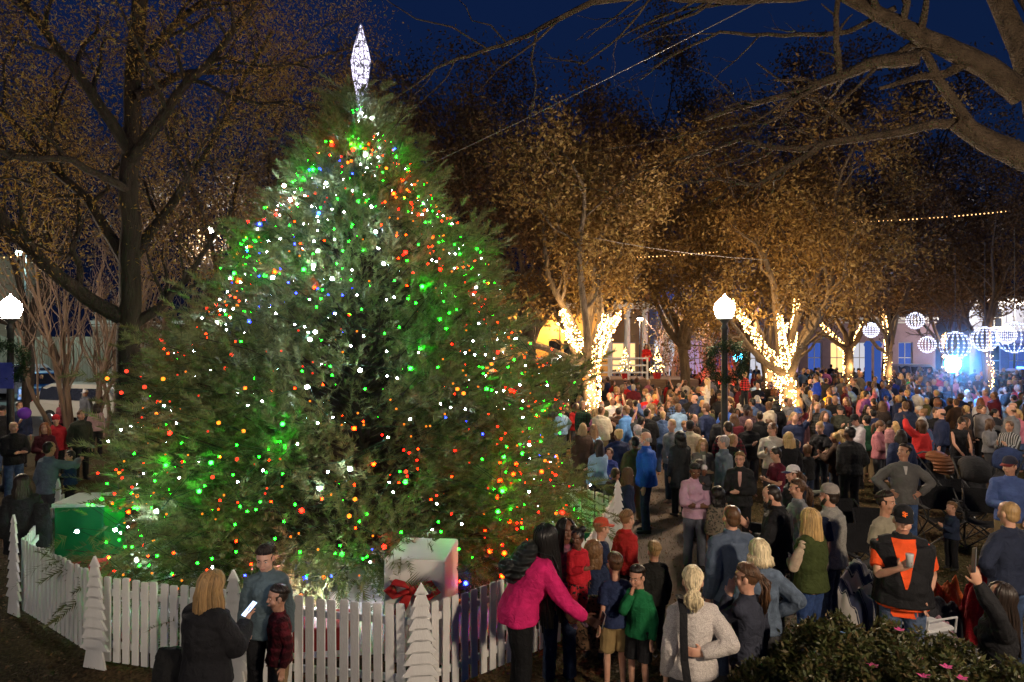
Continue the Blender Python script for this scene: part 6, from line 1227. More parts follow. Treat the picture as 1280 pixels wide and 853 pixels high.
# held and worn things --------------------------------------------------
def hand_pt(key, side, fwd=.09): k, r = KS[key]; return wp(key, k.wr[side] + k.hd[side] * fwd * k.s)
def shape(name, mb, mat, loc, label, cat, rz=0, group=None, smooth=True): o = mb.build(name, mat, None, smooth); o.location = loc; o.rotation_euler = (0, 0, rz); return tag(o, label, cat, group)
pg = 'phones held up in the crowd'
phone_thing(hand_pt('phonewoman', 1, .13), (R(-50), 0, R(-40)), 'brightly lit phone in the hands of the woman in the dark padded coat', pg)
point('phone_glow', hand_pt('phonewoman', 1, .2) + Vector((.05, .1, .08)), 1.2, (.6, .8, 1), .04, COL.objects[-3] if False else None)
phone_thing(hand_pt('pink', 1, .16) + Vector((.02, -.01, .03)), (R(-10), R(12), R(-75)), 'white phone held out for a selfie by the woman in pink', pg, False, (.55, .45, .42), 1.0)
phone_thing(hand_pt('photo', -1, .17) + Vector((0, 0, .03)), (R(8), R(20), R(72)), 'dark phone raised high at the bottom right', pg, False, (.06, .06, .065), 1.25)
phone_thing(hand_pt('bluesweater', 1, .1), (R(-40), 0, R(140)), 'dark phone in the hand of the man in the blue sweater', pg, False)
phone_thing(hand_pt('lighthoodie', -1, .1), (R(-40), 0, R(98)), 'phone held by the young man in the pale hoodie', pg, True)
phone_thing(hand_pt('whitesweater', 1, .1), (R(-40), 0, R(150)), 'glowing blue phone held before the man in the cream sweater', pg, True)
phone_thing(hand_pt('maroonwoman', -1, .1), (R(-20), 0, R(300)), 'blue-lit phone held by the woman in maroon', pg, True, screen=(.1, .35, 1))
# cup
mb = MB(); mb.lathe([(.03, 0), (.034, .10), (.037, .12), (.036, .122)], n=14); shape('cup', mb, surf('clear_plastic', (.45, .45, .45), rough=.15, bump=0), hand_pt('orange', 1, .1) + Vector((0, -.03, -.03)), 'small clear plastic cup held by the man in the orange polo', 'cup')
# emblem on the cap: two interlocked orange letters
k, r = KS['orange']; cap = [c for c in r.children if c.name.startswith('cap')][0]
om = surf('orange_thread', (.85, .16, .02), bump=0); 
def letters(txts, size, mat, parent, Mx, name='emblem', th=.0025):
    for ch, dx, dz, sc in txts:
        cu = bpy.data.curves.new(name, 'FONT'); cu.body = ch; cu.size = size * sc; cu.extrude = th; cu.offset = .0012; cu.align_x = 'CENTER'; cu.align_y = 'CENTER'
        o = bpy.data.objects.new(name, cu); COL.objects.link(o); bpy.context.view_layer.update(); me = bpy.data.meshes.new_from_object(o.evaluated_get(bpy.context.evaluated_depsgraph_get())); bpy.data.objects.remove(o)
        me.materials.clear(); o = link(name, me, mat, parent); o.matrix_local = Mx @ Matrix.Translation((dx, dz, 0))
fr = hpt(k, 0, .105, .088); nrm = (k.HF * .93 + k.HU * .38).normalized(); up = (k.HU - nrm * k.HU.dot(nrm)).normalized(); xr_ = up.cross(nrm)
letters([('S', -.008, .004, 1), ('F', .010, -.006, 1)], .062, om, cap, Matrix.Translation(fr) @ Matrix((xr_, up, nrm)).transposed().to_4x4())
# open V of the orange polo above the vest, zip placket of pullover
def front_patch(key, pts, mat, name, off=.0):
    k, r = KS[key]; top = [c for c in r.children if c.name.split('.')[0] in ('vest', 'shirt', 'jacket', 'hoodie')]
    inv = [c for c in top]; mb = MB(); V = []
    from mathutils.bvhtree import BVHTree
    trees = [BVHTree.FromPolygons([v.co for v in c.data.vertices], [tuple(p.vertices) for p in c.data.polygons]) for c in inv]
    rows = []; pz = [q[0] for q in pts][::-1]; ph_ = [q[1] for q in pts][::-1]
    for z in np.linspace(pts[0][0], pts[-1][0], 14):
        hw = float(np.interp(z, pz, ph_))
        row = []
        for i in range(15):
            x = -hw + 2 * hw * i / 14; o = k.pel + k.TX * (x * k.s) + Vector((0, 0, z * k.s)) + k.TF * .8; best = None
            for t in trees:
                h_ = t.ray_cast(o, -k.TF, 1.2)
                if h_[0] is not None and (best is None or (h_[0] - o).length < (best - o).length): best = h_[0]
            row.append((best if best is not None else o - k.TF * .68) + k.TF * (.011 + off))
        rows.append(row)
    for row in rows: V += row
    mb.add(V, [(a * 15 + b, a * 15 + b + 1, (a + 1) * 15 + b + 1, (a + 1) * 15 + b) for a in range(len(rows) - 1) for b in range(14)]); return mb.build(name, mat, r, True)
front_patch('orange', [(.535, .10), (.46, .09), (.36, .065), (.24, .04), (.12, .008)], cloth((.78, .09, .02)), 'shirt_front')
front_patch('orange', [(-.115, .11), (-.15, .11), (-.18, .09)], cloth((.78, .09, .02)), 'shirt_tail', -.01)
front_patch('girlnavy', [(.46, .03), (.3, .05), (.1, .06), (-.02, .05)], cloth((.35, .015, .02)), 'shirt_front')
front_patch('quarterzip', [(.50, .03), (.44, .02), (.38, .008)], cloth((.5, .48, .45)), 'shirt_front')
front_patch('greyjacketgran', [(.5, .03), (.36, .035), (.2, .02)], cloth((.5, .46, .42)), 'shirt_front')
front_patch('glasseswoman', [(.5, .03), (.36, .03), (.25, .01)], cloth((.5, .3, .26)), 'shirt_front')
front_patch('wowL', [(.5, .03), (.36, .035), (.1, .03)], cloth((.5, .46, .42)), 'shirt_front')
front_patch('bluecapman', [(.5, .03), (.36, .035), (.1, .04)], cloth((.10, .04, .045)), 'shirt_front')
# swoosh on the boy's shorts
k, r = KS['greenboy']; sw_ = MB(); hp_ = k.hip[-1]
q = [(-.04, .0), (-.02, -.015), (.0, -.012), (.05, .022), (-.005, -.004), (-.02, -.004)]
o_ = [c for c in r.children if c.name.startswith('shorts')][0]
sw_.add([Vector((-.0, 0, 0)) + Vector((hp_.x - .118, hp_.y + x, hp_.z - .2 + z)) for x, z in q], [(0, 1, 2, 3, 4, 5)]); sw_.build('white_mark', surf('white_print', (.8, .8, .8), bump=0), o_)
# backpack of the woman in pink
def backpack(key, mat, label, sz=(.30, .17, .42), back=.19, up=.24):
    k, r = KS[key]; mb = MB(); c = k.pel.lerp(k.sp[3][0], .78) - k.TF * back; U = k.U
    M3 = Matrix((k.TX, k.TF, k.U)).transposed()
    root = empty('backpack', wp(key, c), r.rotation_euler.z, label, 'backpack'); mb.ell((0, 0, 0), (sz[0] / 2 * 1.1, sz[1] / 2 * 1.2, sz[2] / 2 * 1.08), M3, 16, 12); mb.tube([M3 @ Vector((-.1, -.07, -.12)), M3 @ Vector((0, -.12, -.12)), M3 @ Vector((.1, -.07, -.12))], [(.07, .05)] * 3, M3 @ Vector((0, 0, 1)), 10)
    remesh(mb.build('bag', mat, root), .009, 3, .03, .07)
    for e in (-1, 1): s = MB(); s.tube([M3 @ Vector((e * .09, .05, .17)), M3 @ Vector((e * .11, .18, .22)), M3 @ Vector((e * .12, .30, .14)), M3 @ Vector((e * .13, .30, -.02)), M3 @ Vector((e * .13, .16, -.15)), M3 @ Vector((e * .1, .05, -.17))], [(.025, .006)] * 6, M3 @ Vector((1, 0, 0)), 6); s.build('strap', mat, root)
    return root
backpack('pink', cloth((.018, .02, .02), 'puffer'), 'shiny black backpack on the back of the woman in pink')
def bag(loc, w_, d_, h_, mat, label, rz=0, strap=None, cat='bag', name='handbag'):
    r = empty(name, loc, rz, label, cat); mb = MB(); mb.tube([(0, 0, 0), (0, 0, h_ * .5), (0, 0, h_)], [(w_ / 2, d_ / 2), (w_ / 2 * 1.05, d_ / 2), (w_ / 2 * .75, d_ / 2 * .35)], (1, 0, 0), 14); remesh(mb.build('bag', mat, r), .012, 2, .04, .09)
    if strap: s = MB(); s.tube(strap, [(.02, .004)] * len(strap), (1, 0, 0), 6); s.build('strap', mat, r)
    return r
k, r = KS['greysweater']; sp = k.sp; s = k.s
base = wp('greysweater', Vector((.02, -.30, .50))); inv = lambda p: Matrix.Rotation(-r.rotation_euler.z, 3, 'Z') @ (wp('greysweater', p) - base)
b = bag(base, .40, .16, .34, cloth((.16, .165, .18)), 'slate grey shoulder bag hanging behind the pale grey sweater', r.rotation_euler.z, None)
s_ = MB(); s_.tube([inv(Vector((-.10, -.2, .82))), inv(Vector((-.12, -.175, 1.0))), inv(Vector((-.125, -.172, 1.2))), inv(Vector((-.12, -.155, 1.36))), inv(Vector((-.11, -.06, 1.435))), inv(Vector((-.1, .05, 1.43)))], [(.032, .006)] * 6, (1, 0, 0), 6); s_.build('strap', cloth(BLK), b)
o = bag(wp('greysweater', Vector((.24, -.27, .42))), .3, .16, .42, cloth((.12, .115, .05)), 'olive green jacket draped over the bag of the woman in the grey sweater', 0, None, 'jacket', 'draped_jacket')
o.children[0].name = 'fabric'
bag(wp('phonewoman', Vector((-.27, -.1, .62))), .3, .2, .42, cloth((.012, .012, .013)), 'black shoulder bag on the left side of the woman with the dark padded coat', 0, None)
bag(wp('baggirl', Vector((.22, -.1, .62))), .3, .2, .6, cloth((.012, .012, .013)), 'big black bag carried at the far left corner of the fence', 0, None)
bag(wp('mauve', Vector((-.35, -.05, .35))), .34, .2, .5, cloth((.16, .09, .05), 'spots', (.02, .015, .01)), 'leopard patterned bag hanging between the two women with braids', 0, None)
# baby in the sling
k2, r2 = person('baby', 880, 0, .62, 'k', 170, ('chest', 'down'), ('hoodie', (.03, .03, .035)), ('long', (.4, .36, .33)), 'buzz', 'black', 'd', 'baby in a pale knit hat in a sling on the woman in lilac', d=10.38, z=.93, lod=9.5, face=True, child='baby', hatc=dict(col=(.55, .5, .5), beanie=True))
flush()
# strollers, chairs, bags on the grass ----------------------------------
def stroller(x, y, rz, label, hood, sc=1.0):
    r = empty('stroller', (x, y, 0), rz, label, 'stroller', 'strollers in the crowd'); fm = surf('stroller_frame', (.02, .02, .022), rough=.4, bump=0)
    for e in (-1, 1):
        mb = MB(); mb.tube([(e * .26, .38, .12), (e * .26, .05, .5), (e * .25, -.45, 1.02)], .016, None, 7); mb.tube([(e * .27, -.36, .14), (e * .26, .05, .5)], .016, None, 7); mb.build('side_frame', fm, r)
        for yy, rr in ((.4, .11), (-.38, .15)):
            w_ = MB(); a = [(e * .29, yy + rr * math.cos(t), .02 + rr + rr * math.sin(t)) for t in [i * math.pi / 8 for i in range(17)]]; w_.tube(a, .02, (1, 0, 0), 7); w_.tube([(e * .27, yy, rr + .02), (e * .31, yy, rr + .02)], .03, None, 8)
            for t in range(5): w_.tube([(e * .29, yy, .02 + rr), (e * .29, yy + rr * math.cos(t * 1.257), .02 + rr + rr * math.sin(t * 1.257))], .006, None, 4)
            w_.build('wheel', TYRE, r)
    mb = MB(); mb.tube([(-.25, -.45, 1.02), (0, -.48, 1.05), (.25, -.45, 1.02)], .02, None, 8); mb.build('handle', fm, r)
    mb = MB(); mb.tube([(0, .3, .42), (0, .02, .44), (0, -.1, .5), (0, -.28, .85)], [(.2, .05), (.21, .06), (.21, .07), (.2, .05)], (1, 0, 0), 12); remesh(mb.build('seat', cloth((.02, .02, .024)), r), .015, 2, .02, .1)
    mb = MB(); V = []
    for i in range(7):
        a = R(-20 + i * 22)
        for j in range(7): t = R(-90 + 30 * j); V.append((.25 * math.sin(t), -.18 + .34 * math.cos(a) * (.35 + .65 * math.cos(t)), .72 + .34 * math.sin(a) * (.5 + .5 * math.cos(t)) + .05))
    mb.add(V, [(a * 7 + b, a * 7 + b + 1, (a + 1) * 7 + b + 1, (a + 1) * 7 + b) for a in range(6) for b in range(6)]); o = mb.build('hood', hood, r, True); o.modifiers.new('s', 'SOLIDIFY').thickness = .012
    mb = MB(); mb.box((0, -.1, .25), (.4, .4, .16), 0, .04); mb.build('basket', cloth((.015, .015, .017)), r); r.scale = (sc,) * 3; return r
stroller(W(1180, 0, 14.6).x, 14.6, R(205), 'stroller with a brown cloth hood in front of the woman in the tank top', cloth((.16, .06, .025), 'puffer'))
stroller(W(1222, 0, 13.6).x, 13.6, R(170), 'black stroller with a grey handle right of the brown-hooded one', cloth((.02, .02, .022)), 1.05)
stroller(W(1255, 0, 15.2).x, 15.2, R(120), 'dark blue stroller with red trim near the right edge', cloth((.02, .035, .1)))
def camp_chair(x, y, rz, label, mat):
    r = empty('camp_chair', (x, y, 0), rz, label, 'camp chair', 'folding camp chairs on the grass'); fm = surf('stroller_frame', (.02, .02, .022))
    for a, b in (((-.3, -.25, 0), (.3, -.25, .45)), ((.3, -.25, 0), (-.3, -.25, .45)), ((-.3, .25, 0), (.3, .25, .45)), ((.3, .25, 0), (-.3, .25, .45)), ((-.3, -.25, 0), (-.3, .25, .45)), ((.3, .25, .45), (.3, -.25, 0)), ((-.3, -.25, .45), (-.3, .25, 0)), ((.3, -.25, .45), (.3, .25, 0))): mb = MB(); mb.tube([a, b], .011, None, 6); mb.build('leg', fm, r)
    for e in (-1, 1): mb = MB(); mb.tube([(e * .3, .25, .44), (e * .31, -.27, .9)], .012, None, 6); mb.tube([(e * .3, .25, .44), (e * .3, .26, .62)], .012, None, 6); mb.build('back_post', fm, r); mb = MB(); mb.box((e * .31, .04, .635), (.09, .48, .02), 0, .008); mb.build('armrest', mat, r)
    mb = MB(); xs, ys = np.meshgrid(np.linspace(-.29, .29, 9), np.linspace(-.27, .24, 9)); V = [(a, b, .44 - .07 * (1 - (a / .29) ** 2)) for a, b in zip(xs.ravel(), ys.ravel())]; mb.add(V, [(i * 9 + j, i * 9 + j + 1, (i + 1) * 9 + j + 1, (i + 1) * 9 + j) for i in range(8) for j in range(8)]); mb.build('seat', mat, r, True)
    mb = MB(); V = [(a, -.27 - .07 * (1 - (a / .3) ** 2), .5 + b) for b in np.linspace(0, .42, 6) for a in np.linspace(-.3, .3, 9)]; mb.add(V, [(i * 9 + j, i * 9 + j + 1, (i + 1) * 9 + j + 1, (i + 1) * 9 + j) for i in range(5) for j in range(8)]); mb.build('backrest', mat, r, True); return r
CH = cloth((.014, .014, .016))
for px, d, rz, lb in ((1082, 9.3, 190, 'black folding camp chair behind the striped blanket'), (1098, 10.2, 160, 'black folding camp chair left of the man in grey'), (1066, 10.8, 200, 'black folding camp chair behind the man in the grey mesh cap'), (1176, 11.8, 170, 'black folding camp chair below the brown-hooded stroller'), (1232, 11.6, 150, 'black folding camp chair left of the man in the blue sweater'), (1205, 12.4, 200, 'black folding camp chair between the strollers')):
    camp_chair(W(px, 0, d).x, d, R(rz), lb, CH)
# striped blanket heaped over a chair, cooler, bags
def heap(x, y, w_, d_, h_, mat, label, name, cat, seed, rz=0):
    n = 34; V = []; mb = MB()
    for i in range(n):
        for j in range(n):
            u, v = -1 + 2 * i / (n - 1), -1 + 2 * j / (n - 1); e = max(0, 1 - (abs(u) ** 3 + abs(v) ** 3)); nz = mnoise.noise(Vector((u * 1.8 + seed, v * 1.8, 0))) * .45 + mnoise.noise(Vector((u * 5 + seed, v * 5, 4))) * .22
            V.append((u * w_ / 2 * (1 + nz * .15), v * d_ / 2 * (1 + nz * .1), max(.012, h_ * (e ** .6) * (.72 + nz))))
    mb.add(V, [(a * n + b, (a + 1) * n + b, (a + 1) * n + b + 1, a * n + b + 1) for a in range(n - 1) for b in range(n - 1)]); o = mb.build(name, mat, None, True); o.location = (x, y, .0); o.rotation_euler = (0, 0, rz); return tag(o, label, cat)
def stripes_mat():
    m, t, b = nodes('striped_wool'); wv = N(t, 'ShaderNodeTexWave', wave_type='BANDS', bands_direction='X'); wv.inputs['Scale'].default_value = 1.7; wv.inputs['Distortion'].default_value = .4; t.links.new(coords(t), wv.inputs[0]); rp = N(t, 'ShaderNodeValToRGB'); rp.color_ramp.interpolation = 'CONSTANT'
    e = rp.color_ramp.elements; e[0].color = (.03, .04, .09, 1); e[1].position = .62; e[1].color = (.45, .42, .4, 1); x = e.new(.35); x.color = (.35, .34, .33, 1); x = e.new(.45); x.color = (.02, .025, .05, 1)
    t.links.new(wv.outputs[0], rp.inputs[0]); t.links.new(rp.outputs[0], b.inputs['Base Color']); b.inputs['Roughness'].default_value = .95; return m
heap(W(1076, 0, 8.6).x, 8.6, 1.15, .95, .78, stripes_mat(), 'white and navy striped blanket draped over a low seat left of the man in orange', 'blanket', 'blanket', 2, .3)
heap(W(1172, 0, 7.7).x, 7.7, .5, .45, .34, cloth((.34, .2, .24)), 'dusty pink bag lying on the grass right of the man in orange', 'tote_bag', 'bag', 5)
heap(W(1150, 0, 8.3).x, 8.3, .9, .7, .5, cloth((.03, .03, .035)), 'heap of dark coats on the grass right of the man in orange', 'coat_pile', 'coats', 7)
heap(W(1178, 0, 8.8).x, 8.8, .5, .4, .45, cloth((.5, .10, .02)), 'orange and blue bag on the grass beside the heap of coats', 'tote_bag', 'bag', 8)
heap(W(1228, 0, 8.0).x, 8.0, .45, .5, .85, cloth((.32, .012, .02)), 'red bag hanging low beside the man at the right edge', 'tote_bag', 'bag', 11)
heap(W(1200, 0, 7.2).x, 7.2, .6, .4, .3, cloth((.10, .10, .11)), 'grey rucksack on the grass in front of the dusty pink bag', 'rucksack', 'bag', 13)
c = empty('cooler', (W(1160, 0, 7.5).x, 7.5, 0), .3, 'small grey cool box beside the man in orange', 'cool box'); mb = MB(); mb.box((0, 0, .17), (.42, .3, .32), 0, .03); mb.build('box', surf('cooler_grey', (.2, .2, .21), bump=0), c); mb = MB(); mb.box((0, 0, .36), (.44, .32, .05), 0, .02); mb.build('lid', surf('cooler_lid', (.55, .55, .56), bump=0), c); mb = MB(); mb.tube([(-.2, -.16, .33), (-.2, -.18, .5), (.2, -.18, .5), (.2, -.16, .33)], .012); mb.build('handle', surf('cooler_lid', (.55, .55, .56), bump=0), c)

# ------------------------------------------------------------------ the rest of the crowd: twelve figures copied with other clothes
VAR = []
for i, (sex, h, arms, hair, top, hy) in enumerate([('m', 1.8, ('down', 'down'), 'short', 'jacket', 0), ('f', 1.65, ('down', 'hold'), 'long', 'sweater', 15), ('m', 1.76, ('crossed', 'crossed'), 'buzz', 'hoodie', -20), ('f', 1.62, ('phone', 'phone'), 'pony', 'jacket', 10), ('f', 1.7, ('down', 'down'), 'bob', 'coat', -30), ('m', 1.82, ('pocket', 'pocket'), 'short', 'shirt', 25), ('k', 1.3, ('down', 'chest'), 'short', 'sweater', 0), ('f', 1.66, ('up', 'down'), 'curly', 'jacket', 0), ('m', 1.74, ('handup', 'down'), 'short', 'tee', 0), ('f', 1.58, ('hips', 'down'), 'bun', 'puffer', 30), ('k', 1.4, ('hold', 'down'), 'long', 'hoodie', -25), ('m', 1.78, ('down', 'phone'), 'bald', 'sweater', -10)]):
    k = skeleton(h, sex, arms=arms, hy=hy, fat=1.0 + .12 * (i % 3)); r = empty('person', (0, 0, 0), 0); dress(r, k, .017, 'l', (top, (.1, .1, .1)), ('long', (.05, .05, .05)), hair, HC['brown'], False, False)
    VAR.append((r, h, hair, top, sex, arms))
flush()
TOPC = {'black': (.012, .012, .013), 'charcoal': (.04, .04, .043), 'grey': (.15, .15, .16), 'navy': (.018, .026, .065), 'dark brown': (.05, .028, .018), 'maroon': (.10, .012, .02), 'red': (.4, .02, .02), 'white': (.6, .58, .55), 'cream': (.5, .42, .3), 'olive': (.07, .07, .03), 'dark green': (.015, .06, .03), 'blue': (.04, .10, .35), 'pale blue': (.22, .34, .5), 'purple': (.14, .05, .2), 'pink': (.5, .16, .22), 'tan': (.3, .2, .11), 'mustard': (.4, .24, .03), 'denim blue': (.06, .1, .2)}
TW = [26, 18, 9, 16, 7, 6, 4, 4, 3, 5, 3, 3, 2, 2, 3, 3, 1, 4]
HW = {'brown': 10, 'dark': 8, 'black': 6, 'blond': 4, 'lbrown': 5, 'dblond': 3, 'grey': 3, 'red': 1}
HN = {'brown': 'brown', 'dark': 'dark brown', 'black': 'black', 'blond': 'blond', 'lbrown': 'light brown', 'dblond': 'dark blond', 'grey': 'grey', 'red': 'red'}
GN = {'jacket': 'jacket', 'sweater': 'sweater', 'hoodie': 'hoodie', 'coat': 'long coat', 'shirt': 'shirt', 'tee': 'T-shirt', 'puffer': 'padded jacket'}
STY = {'short': 'short', 'long': 'long', 'buzz': 'cropped', 'pony': 'ponytailed', 'bob': 'chin-length', 'curly': 'curly', 'bun': 'pinned-up', 'bald': 'thinning'}
LM = [((745, 22), 'round the forked lit tree'), ((800, 30), 'in front of the white columns'), ((700, 30), 'in front of the stage'), ((850, 16), 'left of the street lamp'), ((880, 28), 'behind the street lamp'), ((945, 18), 'right of the street lamp'), ((985, 24), 'by the wrapped stems past the lamp'), ((950, 40), 'far back before the pink building'), ((1060, 24), 'near the yellow jacket'), ((1065, 40), 'far back below the leftmost globe'), ((1120, 20), 'near the navy pullover'), ((1130, 30), 'near the green T-shirt'), ((1190, 24), 'below the blue spotlight'), ((1180, 38), 'behind the blue spotlight'), ((1245, 20), 'near the man in stripes'), ((1240, 32), 'under the largest globe'), ((800, 42), 'far back beside the red-lit stems'), ((50, 20), 'at the far left')]
seen = set(); cnt = 0
OBST = [(5.0, 16.0, .4)] + [(W(px, 0, d).x, d, .6) for px, d in ((741, 22), (985, 23.5), (965, 30), (1060, 38), (1110, 34), (1182, 40), (1236, 33), (860, 33), (655, 30), (1190, 26))] + [(x_, y_, .8) for x_, y_ in ((W(1180, 0, 14.6).x, 14.6), (W(1222, 0, 13.6).x, 13.6), (W(1255, 0, 15.2).x, 15.2))]
rc = random.Random(99)
def spots():
    for d0, gap in [(12.2, .95), (13.2, .9), (14.2, .85), (15.2, .8)] + [(16.2 + i * .95, .72) for i in range(9)] + [(25 + i * 1.2, .85) for i in range(7)] + [(34 + i * 1.8, 1.0) for i in range(6)]:
        x0 = W(728 if d0 < 20 else 700, 0, d0).x; x1 = W(1300, 0, d0).x; x = x0 + rc.random() * gap
        if d0 < 15.5: x1 = W(1130 if d0 > 13 else 1000, 0, d0).x
        while x < x1:
            yield x + rc.gauss(0, .12), d0 + rc.gauss(0, .28)
            x += gap * rc.uniform(.72, 1.25)
    for d0 in (13.5, 15.5, 17, 18.5, 20, 21.5):
        x = W(-12, 0, d0).x; x1 = W(118 if d0 < 16 else 165, 0, d0).x
        while x < x1: yield x, d0 + rc.gauss(0, .25); x += rc.uniform(.75, 1.15)
cand = [s for s in spots()]
print('candidates', len(cand)); FARC = []
for x, y in cand:
    if cnt >= 214: FARC.append((x, y)); continue
    if any((x - a) ** 2 + (y - b) ** 2 < .5 ** 2 for a, b in USED) or any((x - a) ** 2 + (y - b) ** 2 < c * c for a, b, c in OBST): continue
    px = CX + FPX * x / y
    if y > 25 and rc.random() < (y - 25) / 60: continue
    for attempt in range(40):
        v = rc.randrange(len(VAR)); vr, h, hair, top, sex, arms = VAR[v]
        if arms[0] in ('up', 'handup') and rc.random() < .7: continue
        cn = rc.choices(list(TOPC), TW)[0]; hc = rc.choices(list(HW), list(HW.values()))[0]
        lm = min(LM, key=lambda q: ((q[0][0] - px) / 60) ** 2 + ((q[0][1] - y) / 7) ** 2)[1]
        who = {'m': 'man', 'f': 'woman', 'k': 'child'}[sex]
        lab = '%s, %s %s hair, %s %s, %s' % (who, STY[hair], HN[hc], cn, GN[top], lm)
        if lab in seen: continue
        break
    seen.add(lab)
    tow = math.degrees(math.atan2(-(3 - x), 34 - y)) if y < 31 else rc.uniform(-90, 90)
    hd = tow + rc.gauss(0, 28) if rc.random() < .62 else rc.uniform(90, 270)
    n = vr.copy(); COL.objects.link(n); n.location = (x, y, 0); n.rotation_euler = (0, 0, R(hd)); sc = rc.uniform(.95, 1.04); n.scale = (sc * rc.uniform(.95, 1.1), sc, sc)
    tag(n, lab, 'child' if sex == 'k' else 'person', 'people filling the crowd')
    sk = rc.choices('lmtdk', [10, 4, 2, 3, 2])[0]; bc = rc.choice([BLK, DJEAN, JEAN, DGR, KHA, BLK]); pat = 'plaid' if top == 'shirt' and rc.random() < .5 else 'plain'
    for ch in vr.children:
        c = ch.copy(); COL.objects.link(c); c.parent = n; b_ = ch.name.split('.')[0]; mt = skin_mat(SK[sk]) if b_ == 'body' else hair_mat(HC[hc]) if b_ == 'hair' else cloth(bc) if b_ == 'trousers' else cloth(TOPC[cn], pat)
        c.material_slots[0].link = 'OBJECT'; c.material_slots[0].material = mt
    USED.append((x, y)); cnt += 1
print('crowd', cnt, 'far', len(FARC))
# beyond the three hundred nearest people the crowd reads as one mass of heads
def simple(me, ratio):
    o = bpy.data.objects.new('t', me); COL.objects.link(o); m = o.modifiers.new('d', 'DECIMATE'); m.ratio = ratio; bpy.context.view_layer.update(); n = bpy.data.meshes.new_from_object(o.evaluated_get(bpy.context.evaluated_depsgraph_get())); bpy.data.objects.remove(o)
    n.calc_loop_triangles(); V = np.empty(len(n.vertices) * 3, np.float32); n.vertices.foreach_get('co', V); T = np.empty(len(n.loop_triangles) * 3, np.int32); n.loop_triangles.foreach_get('vertices', T); return V.reshape(-1, 3), T.reshape(-1, 3)
FV = [[(ch.name.split('.')[0],) + simple(ch.data, .12) for ch in vr.children] for vr, *_ in VAR]
fm = [skin_mat(SK['l']), skin_mat(SK['m']), skin_mat(SK['d'])] + [hair_mat(HC[q]) for q in ('brown', 'dark', 'black', 'blond', 'lbrown')] + [cloth(TOPC[q]) for q in TOPC] ; Vs, Fs, Ms, off = [], [], [], 0
FARC = [(x, y) for x, y in FARC if y > 24] + [(rc.uniform(W(690, 0, y_).x, W(1300, 0, y_).x), y_) for y_ in [rc.uniform(38, 49) for _ in range(110)]]
for x, y in FARC:
    if any((x - a) ** 2 + (y - b) ** 2 < c * c for a, b, c in OBST) or (36.5 > y > 32.5 and -.5 < x < 10) or (42.5 > y > 40 and 3 < x < 10) : continue
    f = rc.choice(FV[:7] + FV[9:]); a = math.radians(rc.gauss(20, 60)); sc = rc.uniform(.94, 1.05); ca, sa = math.cos(a) * sc, math.sin(a) * sc; hm_ = rc.randrange(3, 8); tm = 8 + rc.choices(range(len(TOPC)), TW)[0]
    for nm, V, T in f:
        Q = np.stack([V[:, 0] * ca - V[:, 1] * sa + x, V[:, 0] * sa + V[:, 1] * ca + y, V[:, 2] * sc], 1); Vs.append(Q); Fs.append(T + off); off += len(V); Ms.append(np.full(len(T), {'body': rc.choice((0, 0, 1, 2)), 'hair': hm_, 'trousers': 8}.get(nm, tm), np.int32))
me = np_mesh('crowd', np.concatenate(Vs), np.concatenate(Fs), True)
for m_ in fm: me.materials.append(m_)
me.polygons.foreach_set('material_index', np.concatenate(Ms)); tag(link('crowd', me), 'far rows of the crowd packed below the globes and the stage', 'crowd', kind='stuff')

for vr, *_ in VAR:
    for ch in list(vr.children): bpy.data.objects.remove(ch)
    bpy.data.objects.remove(vr)

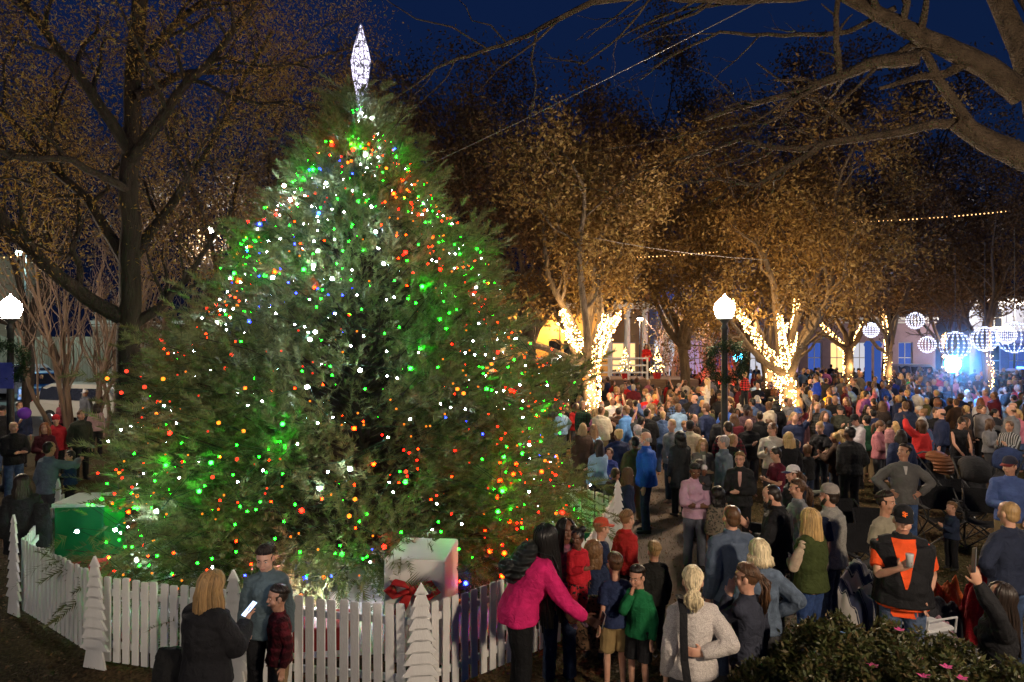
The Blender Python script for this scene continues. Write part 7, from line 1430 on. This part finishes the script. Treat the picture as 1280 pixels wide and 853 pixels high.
# ------------------------------------------------------------------ flowering bushes in the foreground
BL = leaf_mat('azalea_leaves', [(.012, .02, .006), (.038, .05, .014), (.075, .066, .024), (.10, .035, .02)], .2, .45)
PETAL = leaf_mat('pink_petals', [(.6, .05, .22), (.75, .12, .35)], .3)
def bush(x, y, rx_, ry_, h_, n, label, fl=3, seed=0):
    r = empty('azalea_bush', (x, y, 0), 0, label, 'bush', 'low azalea bushes along the bottom right'); mb = MB(); rd = random.Random(seed); P = []; D = []
    for i in range(46):
        a = rd.uniform(0, 6.28); q = rd.random() ** .5; e = Vector((math.cos(a) * q * rx_ * .9, math.sin(a) * q * ry_ * .9, h_ * (1 - q * q * .55) * rd.uniform(.75, 1.0)))
        mb.tube(curvy((rd.gauss(0, .08), rd.gauss(0, .08), 0), e, 4, .12, i + seed), [.012, .010, .008, .006, .003], None, 4)
    mb.build('stem', BARKD, r)
    for i in range(n // 7):
        a = rd.uniform(0, 6.28); q = rd.random() ** .55; ht = h_ * (1 - q ** 2.4 * .6) * (1 + .22 * mnoise.noise(Vector((math.cos(a) * q * 3 + seed, math.sin(a) * q * 3, 1)))); zz = ht * (1 - .5 * rd.random() ** 2.2)
        c = Vector((math.cos(a) * q * rx_, math.sin(a) * q * ry_, zz))
        for j in range(7): P.append(tuple(c + Vector((rd.gauss(0, .02), rd.gauss(0, .02), rd.gauss(0, .012))))); D.append((rd.gauss(0, .8), rd.gauss(0, .8), .55))
    link('foliage', quads(np.array(P), .052, .38, None, dirs=np.array(D), jit=.3), BL, r)
    for i in range(fl):
        a = rd.uniform(3.3, 6.1); q = rd.uniform(.25, .8); c = Vector((math.cos(a) * q * rx_, math.sin(a) * q * ry_, h_ * (1 - q ** 2.4 * .5) * 1.05)); f = MB()
        for j in range(5):
            t = j * 1.2566; u = Vector((math.cos(t), math.sin(t) , .25)); s2 = Vector((-math.sin(t), math.cos(t), 0)); f.add([c, c + u * .022 + s2 * .014, c + u * .042, c + u * .022 - s2 * .014], [(0, 1, 2, 3)])
        f.build('flower', PETAL, r)
for i, (px, d, rx_, ry_, h_, n, lb, fl) in enumerate([(965, 5.3, .5, .42, .95, 12000, 'leafy azalea bush at the feet of the woman with the slate top', 0), (1035, 5.4, .55, .5, 1.22, 17000, 'azalea bush left of the man in orange, leaves tinged red', 2), (1110, 5.2, .55, .45, 1.30, 18000, 'azalea bush straight in front of the man in orange with pink blossoms', 5), (1185, 5.0, .55, .42, 1.22, 15000, 'azalea bush right of the man in orange with a pair of pink blossoms', 4), (1250, 4.6, .5, .4, 1.2, 13000, 'azalea bush in the bottom right corner', 1), (1060, 4.55, .5, .38, 1.35, 13000, 'azalea bush at the bottom edge below the reddish one', 3), (1150, 4.4, .5, .38, 1.42, 13000, 'azalea bush at the bottom edge with one pink blossom', 3), (985, 6.3, .4, .35, .6, 6000, 'thin azalea bush beside the jeans of the green vest woman', 0)]):
    bush(W(px, 0, d).x, d, rx_, ry_, h_, n, lb, fl, i * 5)
flush()
